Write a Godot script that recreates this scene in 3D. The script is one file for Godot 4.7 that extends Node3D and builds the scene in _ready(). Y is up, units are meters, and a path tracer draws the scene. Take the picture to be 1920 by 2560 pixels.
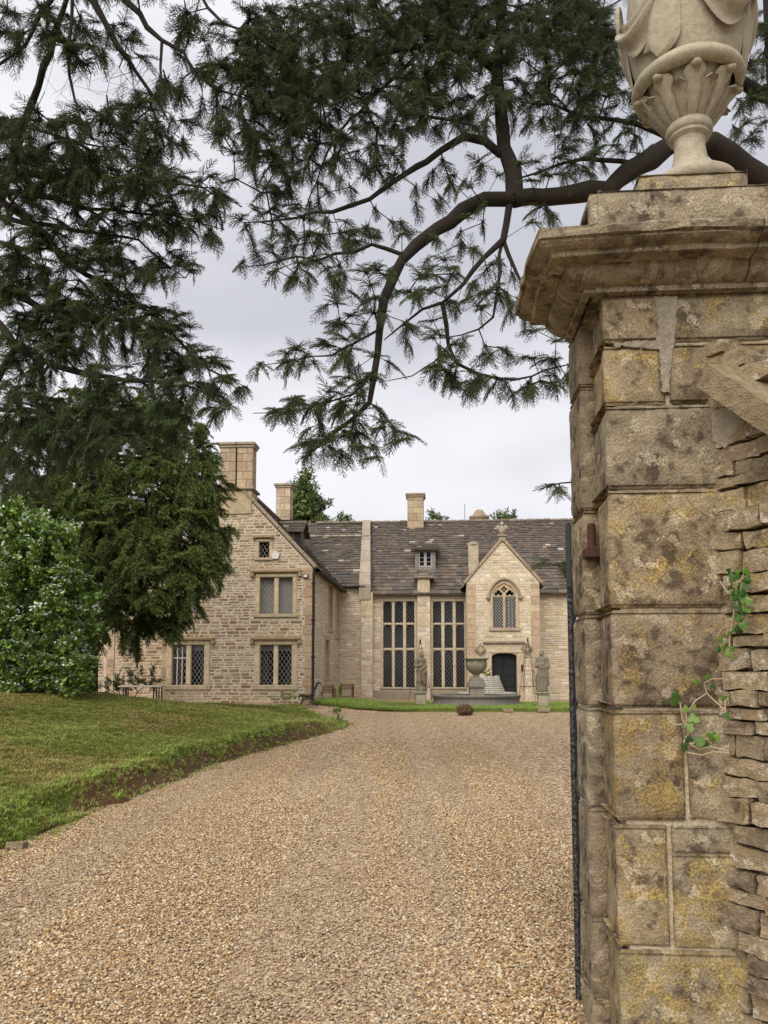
extends Node3D
# A manor house at the end of a gravel drive, seen past a stone gate pier under two cedars.

const FOCAL := 1960.0          # focal length in photograph pixels (the photograph is 1920 x 2560)
const PITCH := 0.0909          # camera tilt upwards, radians
const MIDDLE_U := 960.0
const MIDDLE_V := 1486.0       # the lens is shifted: its axis meets the picture here
const EYE := Vector3(0.0, 1.6, 0.0)

var rng := RandomNumberGenerator.new()
var mats := {}
var taken := {}
var house_frame := Transform3D(Basis(Vector3.UP, deg_to_rad(-3.9)), Vector3(0.0, 0.0, -38.0))
var house_back := Transform3D()

# ------------------------------------------------------------------ mesh builder
class Mb:
	var v := PackedVector3Array()
	var n := PackedVector3Array()
	var c := PackedColorArray()
	var t := Transform3D.IDENTITY
	var col := Color(1, 1, 1)
	func trin(a: Vector3, b: Vector3, d: Vector3, na: Vector3, nb: Vector3, nd: Vector3) -> void:
		v.append(t * a); v.append(t * d); v.append(t * b)
		n.append((t.basis * na).normalized()); n.append((t.basis * nd).normalized()); n.append((t.basis * nb).normalized())
		c.append(col); c.append(col); c.append(col)
	func tri(a: Vector3, b: Vector3, d: Vector3) -> void:
		a = t * a; b = t * b; d = t * d
		var nn := (b - a).cross(d - a)
		if nn.length_squared() < 1e-16:
			return
		nn = nn.normalized()
		v.append(a); v.append(d); v.append(b)
		n.append(nn); n.append(nn); n.append(nn)
		c.append(col); c.append(col); c.append(col)
	func quad(a: Vector3, b: Vector3, e: Vector3, d: Vector3) -> void:
		tri(a, b, e); tri(a, e, d)
	func box(x0: float, x1: float, y0: float, y1: float, z0: float, z1: float) -> void:
		hexa([Vector3(x0, y0, z1), Vector3(x1, y0, z1), Vector3(x1, y1, z1), Vector3(x0, y1, z1)], [Vector3(x0, y0, z0), Vector3(x1, y0, z0), Vector3(x1, y1, z0), Vector3(x0, y1, z0)])
	func hexa(f: Array, b: Array) -> void:   # front and back corners, each counter-clockwise seen from the front
		quad(f[0], f[1], f[2], f[3]); quad(b[1], b[0], b[3], b[2])
		quad(f[1], b[1], b[2], f[2]); quad(b[0], f[0], f[3], b[3])
		quad(f[3], f[2], b[2], b[3]); quad(b[0], b[1], f[1], f[0])
	func bevel(x0: float, x1: float, y0: float, y1: float, z0: float, z1: float, e: float) -> void:
		var lo := Vector3(x0, y0, z0); var hi := Vector3(x1, y1, z1)
		var at := func(sx: int, sy: int, sz: int, ax: int) -> Vector3:
			var p := Vector3(hi.x if sx > 0 else lo.x, hi.y if sy > 0 else lo.y, hi.z if sz > 0 else lo.z)
			if ax != 0: p.x -= sx * e
			if ax != 1: p.y -= sy * e
			if ax != 2: p.z -= sz * e
			return p
		for s: int in [-1, 1]:
			var q := [at.call(s, -1, s, 0), at.call(s, -1, -s, 0), at.call(s, 1, -s, 0), at.call(s, 1, s, 0)]
			quad(q[0], q[1], q[2], q[3])
			q = [at.call(-1, s, s, 1), at.call(1, s, s, 1), at.call(1, s, -s, 1), at.call(-1, s, -s, 1)]
			quad(q[0], q[1], q[2], q[3])
			q = [at.call(-s, -1, s, 2), at.call(s, -1, s, 2), at.call(s, 1, s, 2), at.call(-s, 1, s, 2)]
			quad(q[0], q[1], q[2], q[3])
		var mid := (lo + hi) / 2
		for a: int in [-1, 1]:
			for b: int in [-1, 1]:
				face4(mid, at.call(a, b, -1, 0), at.call(a, b, 1, 0), at.call(a, b, 1, 1), at.call(a, b, -1, 1))
				face4(mid, at.call(a, -1, b, 0), at.call(a, 1, b, 0), at.call(a, 1, b, 2), at.call(a, -1, b, 2))
				face4(mid, at.call(-1, a, b, 1), at.call(1, a, b, 1), at.call(1, a, b, 2), at.call(-1, a, b, 2))
				for d: int in [-1, 1]:
					face3(mid, at.call(a, b, d, 0), at.call(a, b, d, 1), at.call(a, b, d, 2))
	func face3(mid: Vector3, a: Vector3, b: Vector3, d: Vector3) -> void:
		if (b - a).cross(d - a).dot(a - mid) < 0: tri(a, d, b)
		else: tri(a, b, d)
	func face4(mid: Vector3, a: Vector3, b: Vector3, e: Vector3, d: Vector3) -> void:
		face3(mid, a, b, e); face3(mid, a, e, d)
	func stone(x0: float, x1: float, y0: float, y1: float, zb: float, zf: float, e: float, r: RandomNumberGenerator) -> void:
		# a hewn stone face: uneven corners, worn edges, a middle that stands out
		var j := minf(e * 0.8, 0.02)
		var o := [Vector2(x0, y0), Vector2(x1, y0), Vector2(x1, y1), Vector2(x0, y1)]
		var m := [Vector2(1, 1), Vector2(-1, 1), Vector2(-1, -1), Vector2(1, -1)]
		var f := []; var b := []
		for i in 4:
			var p: Vector2 = o[i] + m[i] * (e * r.randf_range(0.5, 1.3))
			f.append(Vector3(p.x, p.y, zf - r.randf() * j))
			p = o[i] + Vector2(r.randf_range(-1, 1), r.randf_range(-1, 1)) * j * 0.5
			b.append(Vector3(p.x, p.y, zb))
		var mid := Vector3(r.randf_range(0.4, 0.6) * (x1 - x0) + x0, r.randf_range(0.4, 0.6) * (y1 - y0) + y0, zf + r.randf_range(0.0, 0.4) * e)
		for i in 4:
			var k := (i + 1) % 4
			tri(f[i], f[k], mid)
			quad(b[i], b[k], f[k], f[i])
	func tube(p: Array, rad: Array, sides: int, cap := true) -> void:
		var rings := []; var nor := []
		var side := Vector3.ZERO
		for i in p.size():
			var d: Vector3 = (p[mini(i + 1, p.size() - 1)] - p[maxi(i - 1, 0)]).normalized()
			if side == Vector3.ZERO:
				side = d.cross(Vector3.UP if absf(d.y) < 0.9 else Vector3.RIGHT).normalized()
			side = (side - d * side.dot(d)).normalized()
			var up := side.cross(d)
			var ring := []; var nn := []
			for k in sides:
				var a := TAU * k / sides
				var q := side * cos(a) + up * sin(a)
				nn.append(q); ring.append(p[i] + q * rad[i])
			rings.append(ring); nor.append(nn)
		for i in p.size() - 1:
			for k in sides:
				var m := (k + 1) % sides
				trin(rings[i][k], rings[i + 1][m], rings[i][m], nor[i][k], nor[i + 1][m], nor[i][m])
				trin(rings[i][k], rings[i + 1][k], rings[i + 1][m], nor[i][k], nor[i + 1][k], nor[i + 1][m])
		if cap:
			for k in range(1, sides - 1):
				tri(rings[0][0], rings[0][k], rings[0][k + 1])
				tri(rings[-1][0], rings[-1][k + 1], rings[-1][k])
	func lathe(prof: Array, segs: int, wave = null) -> void:   # prof: Vector2(radius, height) from the bottom up
		var ring := func(i: int, k: int) -> Vector3:
			var a := TAU * k / segs
			var r: float = prof[i].x
			if wave != null:
				r *= wave.call(a, prof[i].y)
			return Vector3(cos(a) * r, prof[i].y, sin(a) * r)
		var grid := []; var nor := []
		for i in prof.size():
			var row := []
			for k in segs: row.append(ring.call(i, k))
			grid.append(row)
		for i in prof.size():
			var row := []
			for k in segs:
				var du: Vector3 = grid[i][(k + 1) % segs] - grid[i][(k + segs - 1) % segs]
				var dv: Vector3 = grid[mini(i + 1, prof.size() - 1)][k] - grid[maxi(i - 1, 0)][k]
				var q := dv.cross(du).normalized()
				row.append(q if q != Vector3.ZERO else Vector3.UP)
			nor.append(row)
		for i in prof.size() - 1:
			for k in segs:
				var m := (k + 1) % segs
				trin(grid[i][k], grid[i + 1][m], grid[i][m], nor[i][k], nor[i + 1][m], nor[i][m])
				trin(grid[i][k], grid[i + 1][k], grid[i + 1][m], nor[i][k], nor[i + 1][k], nor[i + 1][m])
	func prism(poly: PackedVector2Array, z0: float, z1: float) -> void:   # outline counter-clockwise seen from +z
		var idx := Geometry2D.triangulate_polygon(poly)
		for i in range(0, idx.size(), 3):
			var a := poly[idx[i]]; var b := poly[idx[i + 1]]; var d := poly[idx[i + 2]]
			if (b - a).cross(d - a) < 0:
				var s := b; b = d; d = s
			tri(Vector3(a.x, a.y, z1), Vector3(b.x, b.y, z1), Vector3(d.x, d.y, z1))
			tri(Vector3(a.x, a.y, z0), Vector3(d.x, d.y, z0), Vector3(b.x, b.y, z0))
		for i in poly.size():
			var a := poly[i]; var b := poly[(i + 1) % poly.size()]
			quad(Vector3(a.x, a.y, z0), Vector3(b.x, b.y, z0), Vector3(b.x, b.y, z1), Vector3(a.x, a.y, z1))
	func ball(at: Vector3, r: Vector3, rows := 7, segs := 10) -> void:
		for i in rows:
			for k in segs:
				var f := func(ii: int, kk: int) -> Vector3:
					var a := PI * ii / rows - PI / 2; var b := TAU * kk / segs
					return Vector3(cos(a) * cos(b), sin(a), cos(a) * sin(b))
				var p: Vector3 = f.call(i, k); var q: Vector3 = f.call(i, k + 1); var s: Vector3 = f.call(i + 1, k + 1); var w: Vector3 = f.call(i + 1, k)
				trin(at + p * r, at + s * r, at + q * r, p, s, q)
				trin(at + p * r, at + w * r, at + s * r, p, w, s)
	func mesh(m: Material) -> ArrayMesh:
		var a := []
		a.resize(Mesh.ARRAY_MAX)
		a[Mesh.ARRAY_VERTEX] = v; a[Mesh.ARRAY_NORMAL] = n; a[Mesh.ARRAY_COLOR] = c
		var out := ArrayMesh.new()
		if v.size():
			out.add_surface_from_arrays(Mesh.PRIMITIVE_TRIANGLES, a)
			out.surface_set_material(0, m)
		return out

# ------------------------------------------------------------------ naming and placing
func numbered(called: String) -> String:
	taken[called] = taken.get(called, -1) + 1
	return called if taken[called] == 0 else "%s_%03d" % [called, taken[called]]

func tag(o: Node, label: String, category: String, group := "") -> Node:
	o.set_meta("label", label); o.set_meta("category", category)
	if group: o.set_meta("group", group)
	return o

func thing(called: String, label: String, category: String, where := Vector3.ZERO, turn := 0.0, group := "") -> Node3D:
	var o := Node3D.new()
	o.name = numbered(called); o.position = where; o.rotation.y = turn
	add_child(o, true)
	tag(o, label, category, group)
	return o

func part(called: String, mb: Mb, m: Material, parent: Node) -> MeshInstance3D:
	return piece(called, mb.mesh(m), parent)

func piece(called: String, mesh: Mesh, parent: Node, where := Transform3D.IDENTITY) -> MeshInstance3D:
	var o := MeshInstance3D.new()
	o.name = called; o.mesh = mesh; o.transform = where
	parent.add_child(o, true)
	return o

func swarm(called: String, mesh: Mesh, where: Array, tint: Array, parent: Node) -> MultiMeshInstance3D:
	var mm := MultiMesh.new()
	mm.transform_format = MultiMesh.TRANSFORM_3D
	mm.use_colors = tint.size() > 0
	mm.mesh = mesh
	mm.instance_count = where.size()
	for i in where.size():
		mm.set_instance_transform(i, where[i])
		if tint.size(): mm.set_instance_color(i, tint[i])
	var o := MultiMeshInstance3D.new()
	o.name = called; o.multimesh = mm
	parent.add_child(o, true)
	return o

# ------------------------------------------------------------------ photograph pixels to places
func ray(u: float, v: float) -> Vector3:   # direction through a pixel, scaled to one metre of depth
	var d := Vector3((u - MIDDLE_U) / FOCAL, (MIDDLE_V - v) / FOCAL, -1.0).rotated(Vector3.RIGHT, PITCH)
	return d / -d.z

func at(u: float, v: float, depth: float) -> Vector3:
	return EYE + ray(u, v) * depth

func on_ground(u: float, v: float, y := 0.0) -> Vector3:
	var d := ray(u, v)
	return EYE + d * ((y - EYE.y) / d.y)

func hl(u: float, v: float, z: float) -> Vector3:   # where the pixel's ray meets the house's own plane z
	var o := house_back * EYE; var d := house_back.basis * ray(u, v)
	return o + d * ((z - o.z) / d.z)

# ------------------------------------------------------------------ materials
func shade(r: float, g: float, b: float) -> Color:   # linear base colour to the sRGB that albedo_color takes
	return Color(r, g, b).linear_to_srgb()

func noise(type: int, freq: float, sd: int, oct := 4) -> FastNoiseLite:
	var f := FastNoiseLite.new()
	f.noise_type = type; f.frequency = freq; f.seed = sd
	f.fractal_octaves = oct
	return f

func layer(type: int, freq: float, sd: int, size: int, oct := 4, cell := -1) -> PackedByteArray:
	var f := noise(type, freq, sd, oct)
	if cell >= 0: f.cellular_return_type = cell
	var im := f.get_seamless_image(size, size)
	im.convert(Image.FORMAT_L8)
	return im.get_data()

func pattern(size: int, f: Callable) -> ImageTexture:   # f(i) -> Color in sRGB
	var b := PackedByteArray()
	b.resize(size * size * 3)
	for i in size * size:
		var k: Color = f.call(i)
		b[i * 3] = clampi(int(k.r * 255), 0, 255); b[i * 3 + 1] = clampi(int(k.g * 255), 0, 255); b[i * 3 + 2] = clampi(int(k.b * 255), 0, 255)
	return ImageTexture.create_from_image(Image.create_from_data(size, size, false, Image.FORMAT_RGB8, b))

func grey(data: PackedByteArray, size: int) -> ImageTexture:
	return ImageTexture.create_from_image(Image.create_from_data(size, size, false, Image.FORMAT_L8, data))

func mat(called: String, color: Color, rough := 0.9, tex: Texture2D = null, metres := 1.0, bump: Texture2D = null, bump_cm := 0.0, bump_metres := 0.0) -> StandardMaterial3D:
	var m := StandardMaterial3D.new()
	m.resource_name = called
	m.albedo_color = color; m.roughness = rough; m.metallic_specular = 0.3
	m.vertex_color_use_as_albedo = true
	if tex or bump:
		m.uv1_triplanar = true; m.uv1_world_triplanar = true
		m.uv1_scale = Vector3.ONE / metres
	if tex: m.albedo_texture = tex
	if bump:
		m.heightmap_enabled = true; m.heightmap_texture = bump; m.heightmap_scale = bump_cm
	mats[called] = m
	return m

func mixc(a: Color, b: Color, k: float) -> Color:
	return a.lerp(b, clampf(k, 0, 1))

func step01(a: float, b: float, x: float) -> float:
	return smoothstep(a, b, x)

func make_materials() -> void:
	var S := 512
	var big := layer(FastNoiseLite.TYPE_SIMPLEX_SMOOTH, 0.008, 11, S, 4)
	var mid := layer(FastNoiseLite.TYPE_SIMPLEX_SMOOTH, 0.03, 12, S, 4)
	var fine := layer(FastNoiseLite.TYPE_SIMPLEX, 0.14, 13, S, 3)
	var cell := layer(FastNoiseLite.TYPE_CELLULAR, 0.035, 14, S, 2, FastNoiseLite.RETURN_DISTANCE)
	var cell2 := layer(FastNoiseLite.TYPE_CELLULAR, 0.02, 15, S, 2, FastNoiseLite.RETURN_DISTANCE)
	var patch := layer(FastNoiseLite.TYPE_SIMPLEX_SMOOTH, 0.012, 16, S, 3)
	var patch2 := layer(FastNoiseLite.TYPE_SIMPLEX_SMOOTH, 0.016, 17, S, 4)
	var rough := PackedByteArray(); rough.resize(S * S)
	for i in S * S:
		rough[i] = clampi(int(mid[i] * 0.55 + fine[i] * 0.35 + big[i] * 0.1), 0, 255)
	var rough_tex := grey(rough, S)
	# weathered oolite of the pier, with ochre and pale lichen in three degrees
	for spec: Array in [["pier_light", 0.06, 0.50, 0], ["pier_mid", 0.26, 0.40, 1], ["pier_heavy", 0.42, 0.36, 2]]:
		var amount: float = spec[1]; var pale: float = spec[2]
		var tex := pattern(S, func(i: int) -> Color:
			var a := big[i] / 255.0; var m := mid[i] / 255.0; var f := fine[i] / 255.0
			var k := mixc(Color8(108, 99, 84), Color8(168, 155, 131), a * 0.7 + m * 0.5 - 0.1)
			k = mixc(k, Color8(78, 68, 58), step01(0.50, 0.80, m * 0.6 + (1.0 - a) * 0.5))
			var p := patch[i] / 255.0; var q := cell[i] / 255.0
			var spot := step01(1.0 - amount - 0.16, 1.0 - amount + 0.06, p * 0.62 + (1.0 - q) * 0.45 + f * 0.18 - 0.1)
			var och := mixc(Color8(118, 99, 58), Color8(164, 145, 92), f * 0.8 + m * 0.3)
			k = mixc(k, och, spot * 0.62)
			# round crusts with paler rims
			var q2 := cell2[i] / 255.0
			var zone := step01(0.95 - amount, 1.1 - amount, p + 0.25 * f)
			k = mixc(k, mixc(Color8(132, 118, 84), och, 0.4), (1.0 - step01(0.30, 0.36, q2 + 0.12 * m)) * zone * 0.7)
			k = mixc(k, Color8(172, 150, 92), step01(0.28, 0.34, q2 + 0.12 * m) * (1.0 - step01(0.38, 0.44, q2 + 0.12 * m)) * zone * 0.7)
			var w := step01(0.74, 0.80, patch2[i] / 255.0 * 0.7 + (1.0 - cell2[i] / 255.0) * 0.4 + f * 0.1 - 0.04 * pale)
			k = mixc(k, Color8(186, 178, 158), w * 0.6)
			return k * (0.80 + 0.36 * f))
		for k in 3:   # the same weathering, each block cut from another part of it
			var m := mat(spec[0] + str(k), [Color(0.96, 0.96, 0.96), Color(0.90, 0.88, 0.87), Color(1.0, 0.98, 0.95)][k], 0.95, tex, 1.1, rough_tex, 1.0)
			m.uv1_offset = Vector3(0.37, 0.61, 0.23) * k
		mats[spec[0]] = mats[spec[0] + "0"]

	mats.rough_tex = rough_tex
	# house stone: cream-brown limestone tinted stone by stone through vertex colours
	var plain := pattern(S, func(i: int) -> Color:
		var k := mixc(Color(0.74, 0.73, 0.72), Color(1, 1, 1), mid[i] / 255.0 * 0.7 + big[i] / 255.0 * 0.45)
		return k * (0.84 + 0.26 * fine[i] / 255.0))
	mats.plain = plain
	mat("stone", Color(1, 1, 1), 0.95, plain, 1.7, rough_tex, 1.2)
	mat("mortar", shade(0.70, 0.62, 0.50), 0.97, plain, 1.3, rough_tex, 1.0)
	mat("mortar_grey", shade(0.42, 0.375, 0.295), 0.97, plain, 0.5, rough_tex, 1.2)
	mat("wall_stone", Color(1, 1, 1), 0.95, pattern(S, func(i: int) -> Color:
		var k := mixc(Color8(112, 98, 78), Color8(170, 152, 124), mid[i] / 255.0 * 0.8 + big[i] / 255.0 * 0.3)
		k = mixc(k, Color8(206, 202, 192), step01(0.70, 0.76, patch2[i] / 255.0 * 0.6 + (1.0 - cell[i] / 255.0) * 0.3 + fine[i] / 255.0 * 0.25) * 0.8)
		k = mixc(k, Color8(150, 120, 48), step01(0.80, 0.86, patch[i] / 255.0 * 0.7 + fine[i] / 255.0 * 0.35) * 0.7)
		return k * (0.74 + 0.4 * fine[i] / 255.0)), 0.55, rough_tex, 1.2)
	mat("slate", Color(1, 1, 1), 0.85, plain, 1.1, rough_tex, 0.8)
	var ashlar := mat("ashlar", Color(1, 1, 1), 0.95, plain, 2.3, rough_tex, 0.6)
	ashlar.resource_name = "ashlar"
	mat("carved", Color(1, 1, 1), 0.9, plain, 0.6, rough_tex, 0.35)
	mat("coping", shade(0.38, 0.32, 0.22), 0.95, pattern(S, func(i: int) -> Color:
		var k := mixc(Color(0.62, 0.58, 0.52), Color(1, 1, 1), mid[i] / 255.0 * 0.8 + big[i] / 255.0 * 0.3)
		k = mixc(k, Color(1.0, 0.98, 0.92), step01(0.78, 0.84, patch2[i] / 255.0 * 0.7 + fine[i] / 255.0 * 0.4))
		return k * (0.78 + 0.3 * fine[i] / 255.0)), 0.8, rough_tex, 1.2)
	# timber, iron, glass, cloth
	mat("dark_paint", shade(0.018, 0.02, 0.022), 0.5)
	var iron := mat("iron", shade(0.03, 0.03, 0.032), 0.55, pattern(S, func(i: int) -> Color:
		return mixc(Color(0.55, 0.55, 0.57), Color(2.0, 2.0, 2.1) * 0.5, step01(0.5, 0.7, fine[i] / 255.0)) ), 0.2, rough_tex, 0.3)
	iron.metallic_specular = 0.5
	mat("flaked", Color(1, 1, 1), 0.7, pattern(S, func(i: int) -> Color:
		return mixc(Color8(24, 24, 26), Color8(120, 120, 122), step01(0.60, 0.72, fine[i] / 255.0 * 0.6 + mid[i] / 255.0 * 0.5))), 0.35, rough_tex, 0.3)
	mat("rust", shade(0.10, 0.05, 0.035), 0.9, plain, 0.2, rough_tex, 0.4)
	mat("lead_dark", shade(0.18, 0.18, 0.185), 0.6)
	mat("lead", shade(0.30, 0.30, 0.31), 0.6)
	var glass := mat("glass", Color(0.03, 0.035, 0.04, 0.35), 0.05)
	glass.transparency = BaseMaterial3D.TRANSPARENCY_ALPHA; glass.metallic_specular = 0.35; glass.vertex_color_use_as_albedo = false
	mat("cloth", shade(0.16, 0.14, 0.10), 0.95)
	mat("blind", shade(0.62, 0.60, 0.57), 0.95)
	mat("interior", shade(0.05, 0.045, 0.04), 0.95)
	mat("white_paint", shade(0.72, 0.70, 0.62), 0.7, plain, 0.7)
	mat("teak", shade(0.24, 0.14, 0.07), 0.8, plain, 0.3)
	mat("bark", shade(0.050, 0.040, 0.034), 0.95, plain, 0.5, rough_tex, 2.0)
	mat("leaf", Color(1, 1, 1), 0.65)
	mats.leaf.backlight_enabled = true
	mats.leaf.backlight = shade(0.06, 0.085, 0.025)
	var shiny := mat("ivy_leaf", Color(1, 1, 1), 0.4)
	shiny.backlight_enabled = true; shiny.backlight = shade(0.05, 0.10, 0.02)
	mat("petal", Color(1, 1, 1), 0.7)
	mat("pebble", Color(1, 1, 1), 0.75)
	# gravel between and beyond the single pebbles
	var G := 1024
	var gc := layer(FastNoiseLite.TYPE_CELLULAR, 0.055, 31, G, 1, FastNoiseLite.RETURN_CELL_VALUE)
	var gd := layer(FastNoiseLite.TYPE_CELLULAR, 0.055, 31, G, 1, FastNoiseLite.RETURN_DISTANCE)
	var gb := layer(FastNoiseLite.TYPE_SIMPLEX_SMOOTH, 0.006, 32, G, 3)
	var gh := PackedByteArray(); gh.resize(G * G)
	for i in G * G: gh[i] = 255 - gd[i]
	mat("gravel", Color(1, 1, 1), 0.9, pattern(G, func(i: int) -> Color:
		var k := gc[i] / 255.0
		var a := Color8(158, 134, 106)
		if k < 0.16: a = Color8(112, 90, 70)
		elif k < 0.36: a = Color8(142, 114, 86)
		elif k > 0.86: a = Color8(204, 188, 164)
		elif k > 0.66: a = Color8(182, 158, 126)
		return a * (0.84 + 0.26 * gb[i] / 255.0)), 1.7, grey(gh, G), 1.6)
	# turf and soil
	mat("turf", Color(1, 1, 1), 0.95, pattern(S, func(i: int) -> Color:
		var k := mixc(Color8(70, 84, 36), Color8(112, 118, 52), mid[i] / 255.0)
		k = mixc(k, Color8(122, 100, 60), step01(0.52, 0.75, patch[i] / 255.0) * 0.6)
		return k * (0.7 + 0.45 * fine[i] / 255.0)), 2.6, rough_tex, 3.0)
	mat("soil", Color(1, 1, 1), 0.98, pattern(S, func(i: int) -> Color:
		return mixc(Color8(62, 46, 32), Color8(116, 92, 66), mid[i] / 255.0 * 0.6 + fine[i] / 255.0 * 0.4)), 0.7, rough_tex, 4.0)

# ------------------------------------------------------------------ camera, sky, sun
func set_camera_and_light() -> void:
	var cam := Camera3D.new()
	cam.name = "camera"
	var near := 0.05
	cam.set_frustum(near * 2560.0 / FOCAL, Vector2(0.0, near * (MIDDLE_V - 1280.0) / FOCAL), near, 900.0)
	cam.position = EYE
	cam.rotation.x = PITCH
	add_child(cam)
	cam.current = true
	var env := Environment.new()
	env.background_mode = Environment.BG_SKY
	env.tonemap_mode = Environment.TONE_MAPPER_LINEAR
	env.tonemap_exposure = 2.65
	env.sdfgi_enabled = true; env.ssao_enabled = true; env.ssil_enabled = true
	var sky := Sky.new()
	var pano := PanoramaSkyMaterial.new()
	pano.panorama = overcast()
	sky.sky_material = pano
	env.sky = sky
	var we := WorldEnvironment.new()
	we.name = "environment"; we.environment = env
	add_child(we)
	var sun := DirectionalLight3D.new()
	sun.name = "sun"
	sun.light_energy = 0.5
	sun.light_angular_distance = 65.0
	sun.light_color = Color(1.0, 0.965, 0.91)
	sun.shadow_enabled = true
	sun.rotation_degrees = Vector3(-40, -24, 0)   # the bright part of the cloud deck: high, behind the camera and to the left
	add_child(sun)

func overcast() -> ImageTexture:   # an even lavender-grey cloud deck with soft darker folds
	var w := 1024; var h := 512
	var f := noise(FastNoiseLite.TYPE_SIMPLEX_SMOOTH, 1.15, 5, 5)
	var im := Image.create(w, h, false, Image.FORMAT_RGBF)
	for y in h:
		var el := PI / 2 - PI * (y + 0.5) / h
		for x in w:
			var az := TAU * (x + 0.5) / w
			var p := Vector3(cos(el) * cos(az), sin(el) * 2.4, cos(el) * sin(az))
			var k := f.get_noise_3dv(p) * 0.5 + 0.5
			var m := smoothstep(0.28, 0.72, k)
			var c := Color(0.228, 0.231, 0.256).lerp(Color(0.355, 0.355, 0.376), m)
			if el < 0.0: c = Color(0.11, 0.105, 0.09)
			im.set_pixel(x, y, c)
	return ImageTexture.create_from_image(im)

# ------------------------------------------------------------------ ground
var lawn_edge := [Vector2(-3.9, 2.0), Vector2(-3.62, 5.0), Vector2(-3.42, 6.85), Vector2(-3.30, 7.96), Vector2(-3.08, 9.8), Vector2(-2.80, 12.0), Vector2(-2.33, 14.6), Vector2(-1.45, 18.6), Vector2(-1.02, 20.7), Vector2(-1.0, 21.8), Vector2(-1.5, 23.2), Vector2(-2.25, 25.8), Vector2(-2.45, 27.4), Vector2(-3.2, 28.3), Vector2(-5.4, 28.75), Vector2(-8.0, 29.0), Vector2(-60.0, 31.0)]
var bumps: FastNoiseLite
var ruts: FastNoiseLite

func edge_at(d: float) -> float:
	for i in lawn_edge.size() - 1:
		if d < lawn_edge[i + 1].y:
			return lerpf(lawn_edge[i].x, lawn_edge[i + 1].x, clampf(inverse_lerp(lawn_edge[i].y, lawn_edge[i + 1].y, d), 0, 1))
	return -60.0

func inside_lawn(x: float, d: float) -> float:   # metres inside the lawn's edge, negative outside
	var p := Vector2(x, d)
	var best := 1e9
	for i in lawn_edge.size() - 1:
		var q := Geometry2D.get_closest_point_to_segment(p, lawn_edge[i], lawn_edge[i + 1])
		best = minf(best, q.distance_squared_to(p))
	best = sqrt(best)
	return best if x < edge_at(d) else -best

func lawn_height(x: float, d: float) -> float:
	var s := inside_lawn(x, d)
	s += bumps.get_noise_2d(x * 3.0, d * 3.0) * 0.15 + bumps.get_noise_2d(x * 9.0, d * 9.0 + 7.0) * 0.08
	if s < 0.0:
		return maxf(-0.06, s * 0.6)
	var bank := lerpf(0.20, 0.30, smoothstep(8, 12, d)) * (1.0 - 0.82 * smoothstep(17.0, 22.5, d) + 0.46 * smoothstep(23.2, 26.0, d))
	var h := bank * smoothstep(0.0, 0.42, s) + s * 0.122 * lerpf(1.0, 0.34, smoothstep(20, 27, d)) * smoothstep(0.0, 2.0, s)
	h += bumps.get_noise_2d(x, d) * 0.07 + bumps.get_noise_2d(x * 5, d * 5 + 40) * 0.02
	return minf(h, 1.25 + 0.02 * s)

func drive_height(x: float, d: float) -> float:
	return ruts.get_noise_2d(x * 1.4, d * 0.4) * 0.018

func court_height(x: float, d: float) -> float:   # the forecourt rises a little towards the wing
	return 0.21 * smoothstep(1.0, -2.6, x) * smoothstep(26.3, 28.6, d)

func structure(o: Node) -> Node:
	o.set_meta("kind", "structure")
	return o

func stuff(o: Node, label := "", category := "") -> Node:
	o.set_meta("kind", "stuff")
	if label: tag(o, label, category)
	return o

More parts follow.
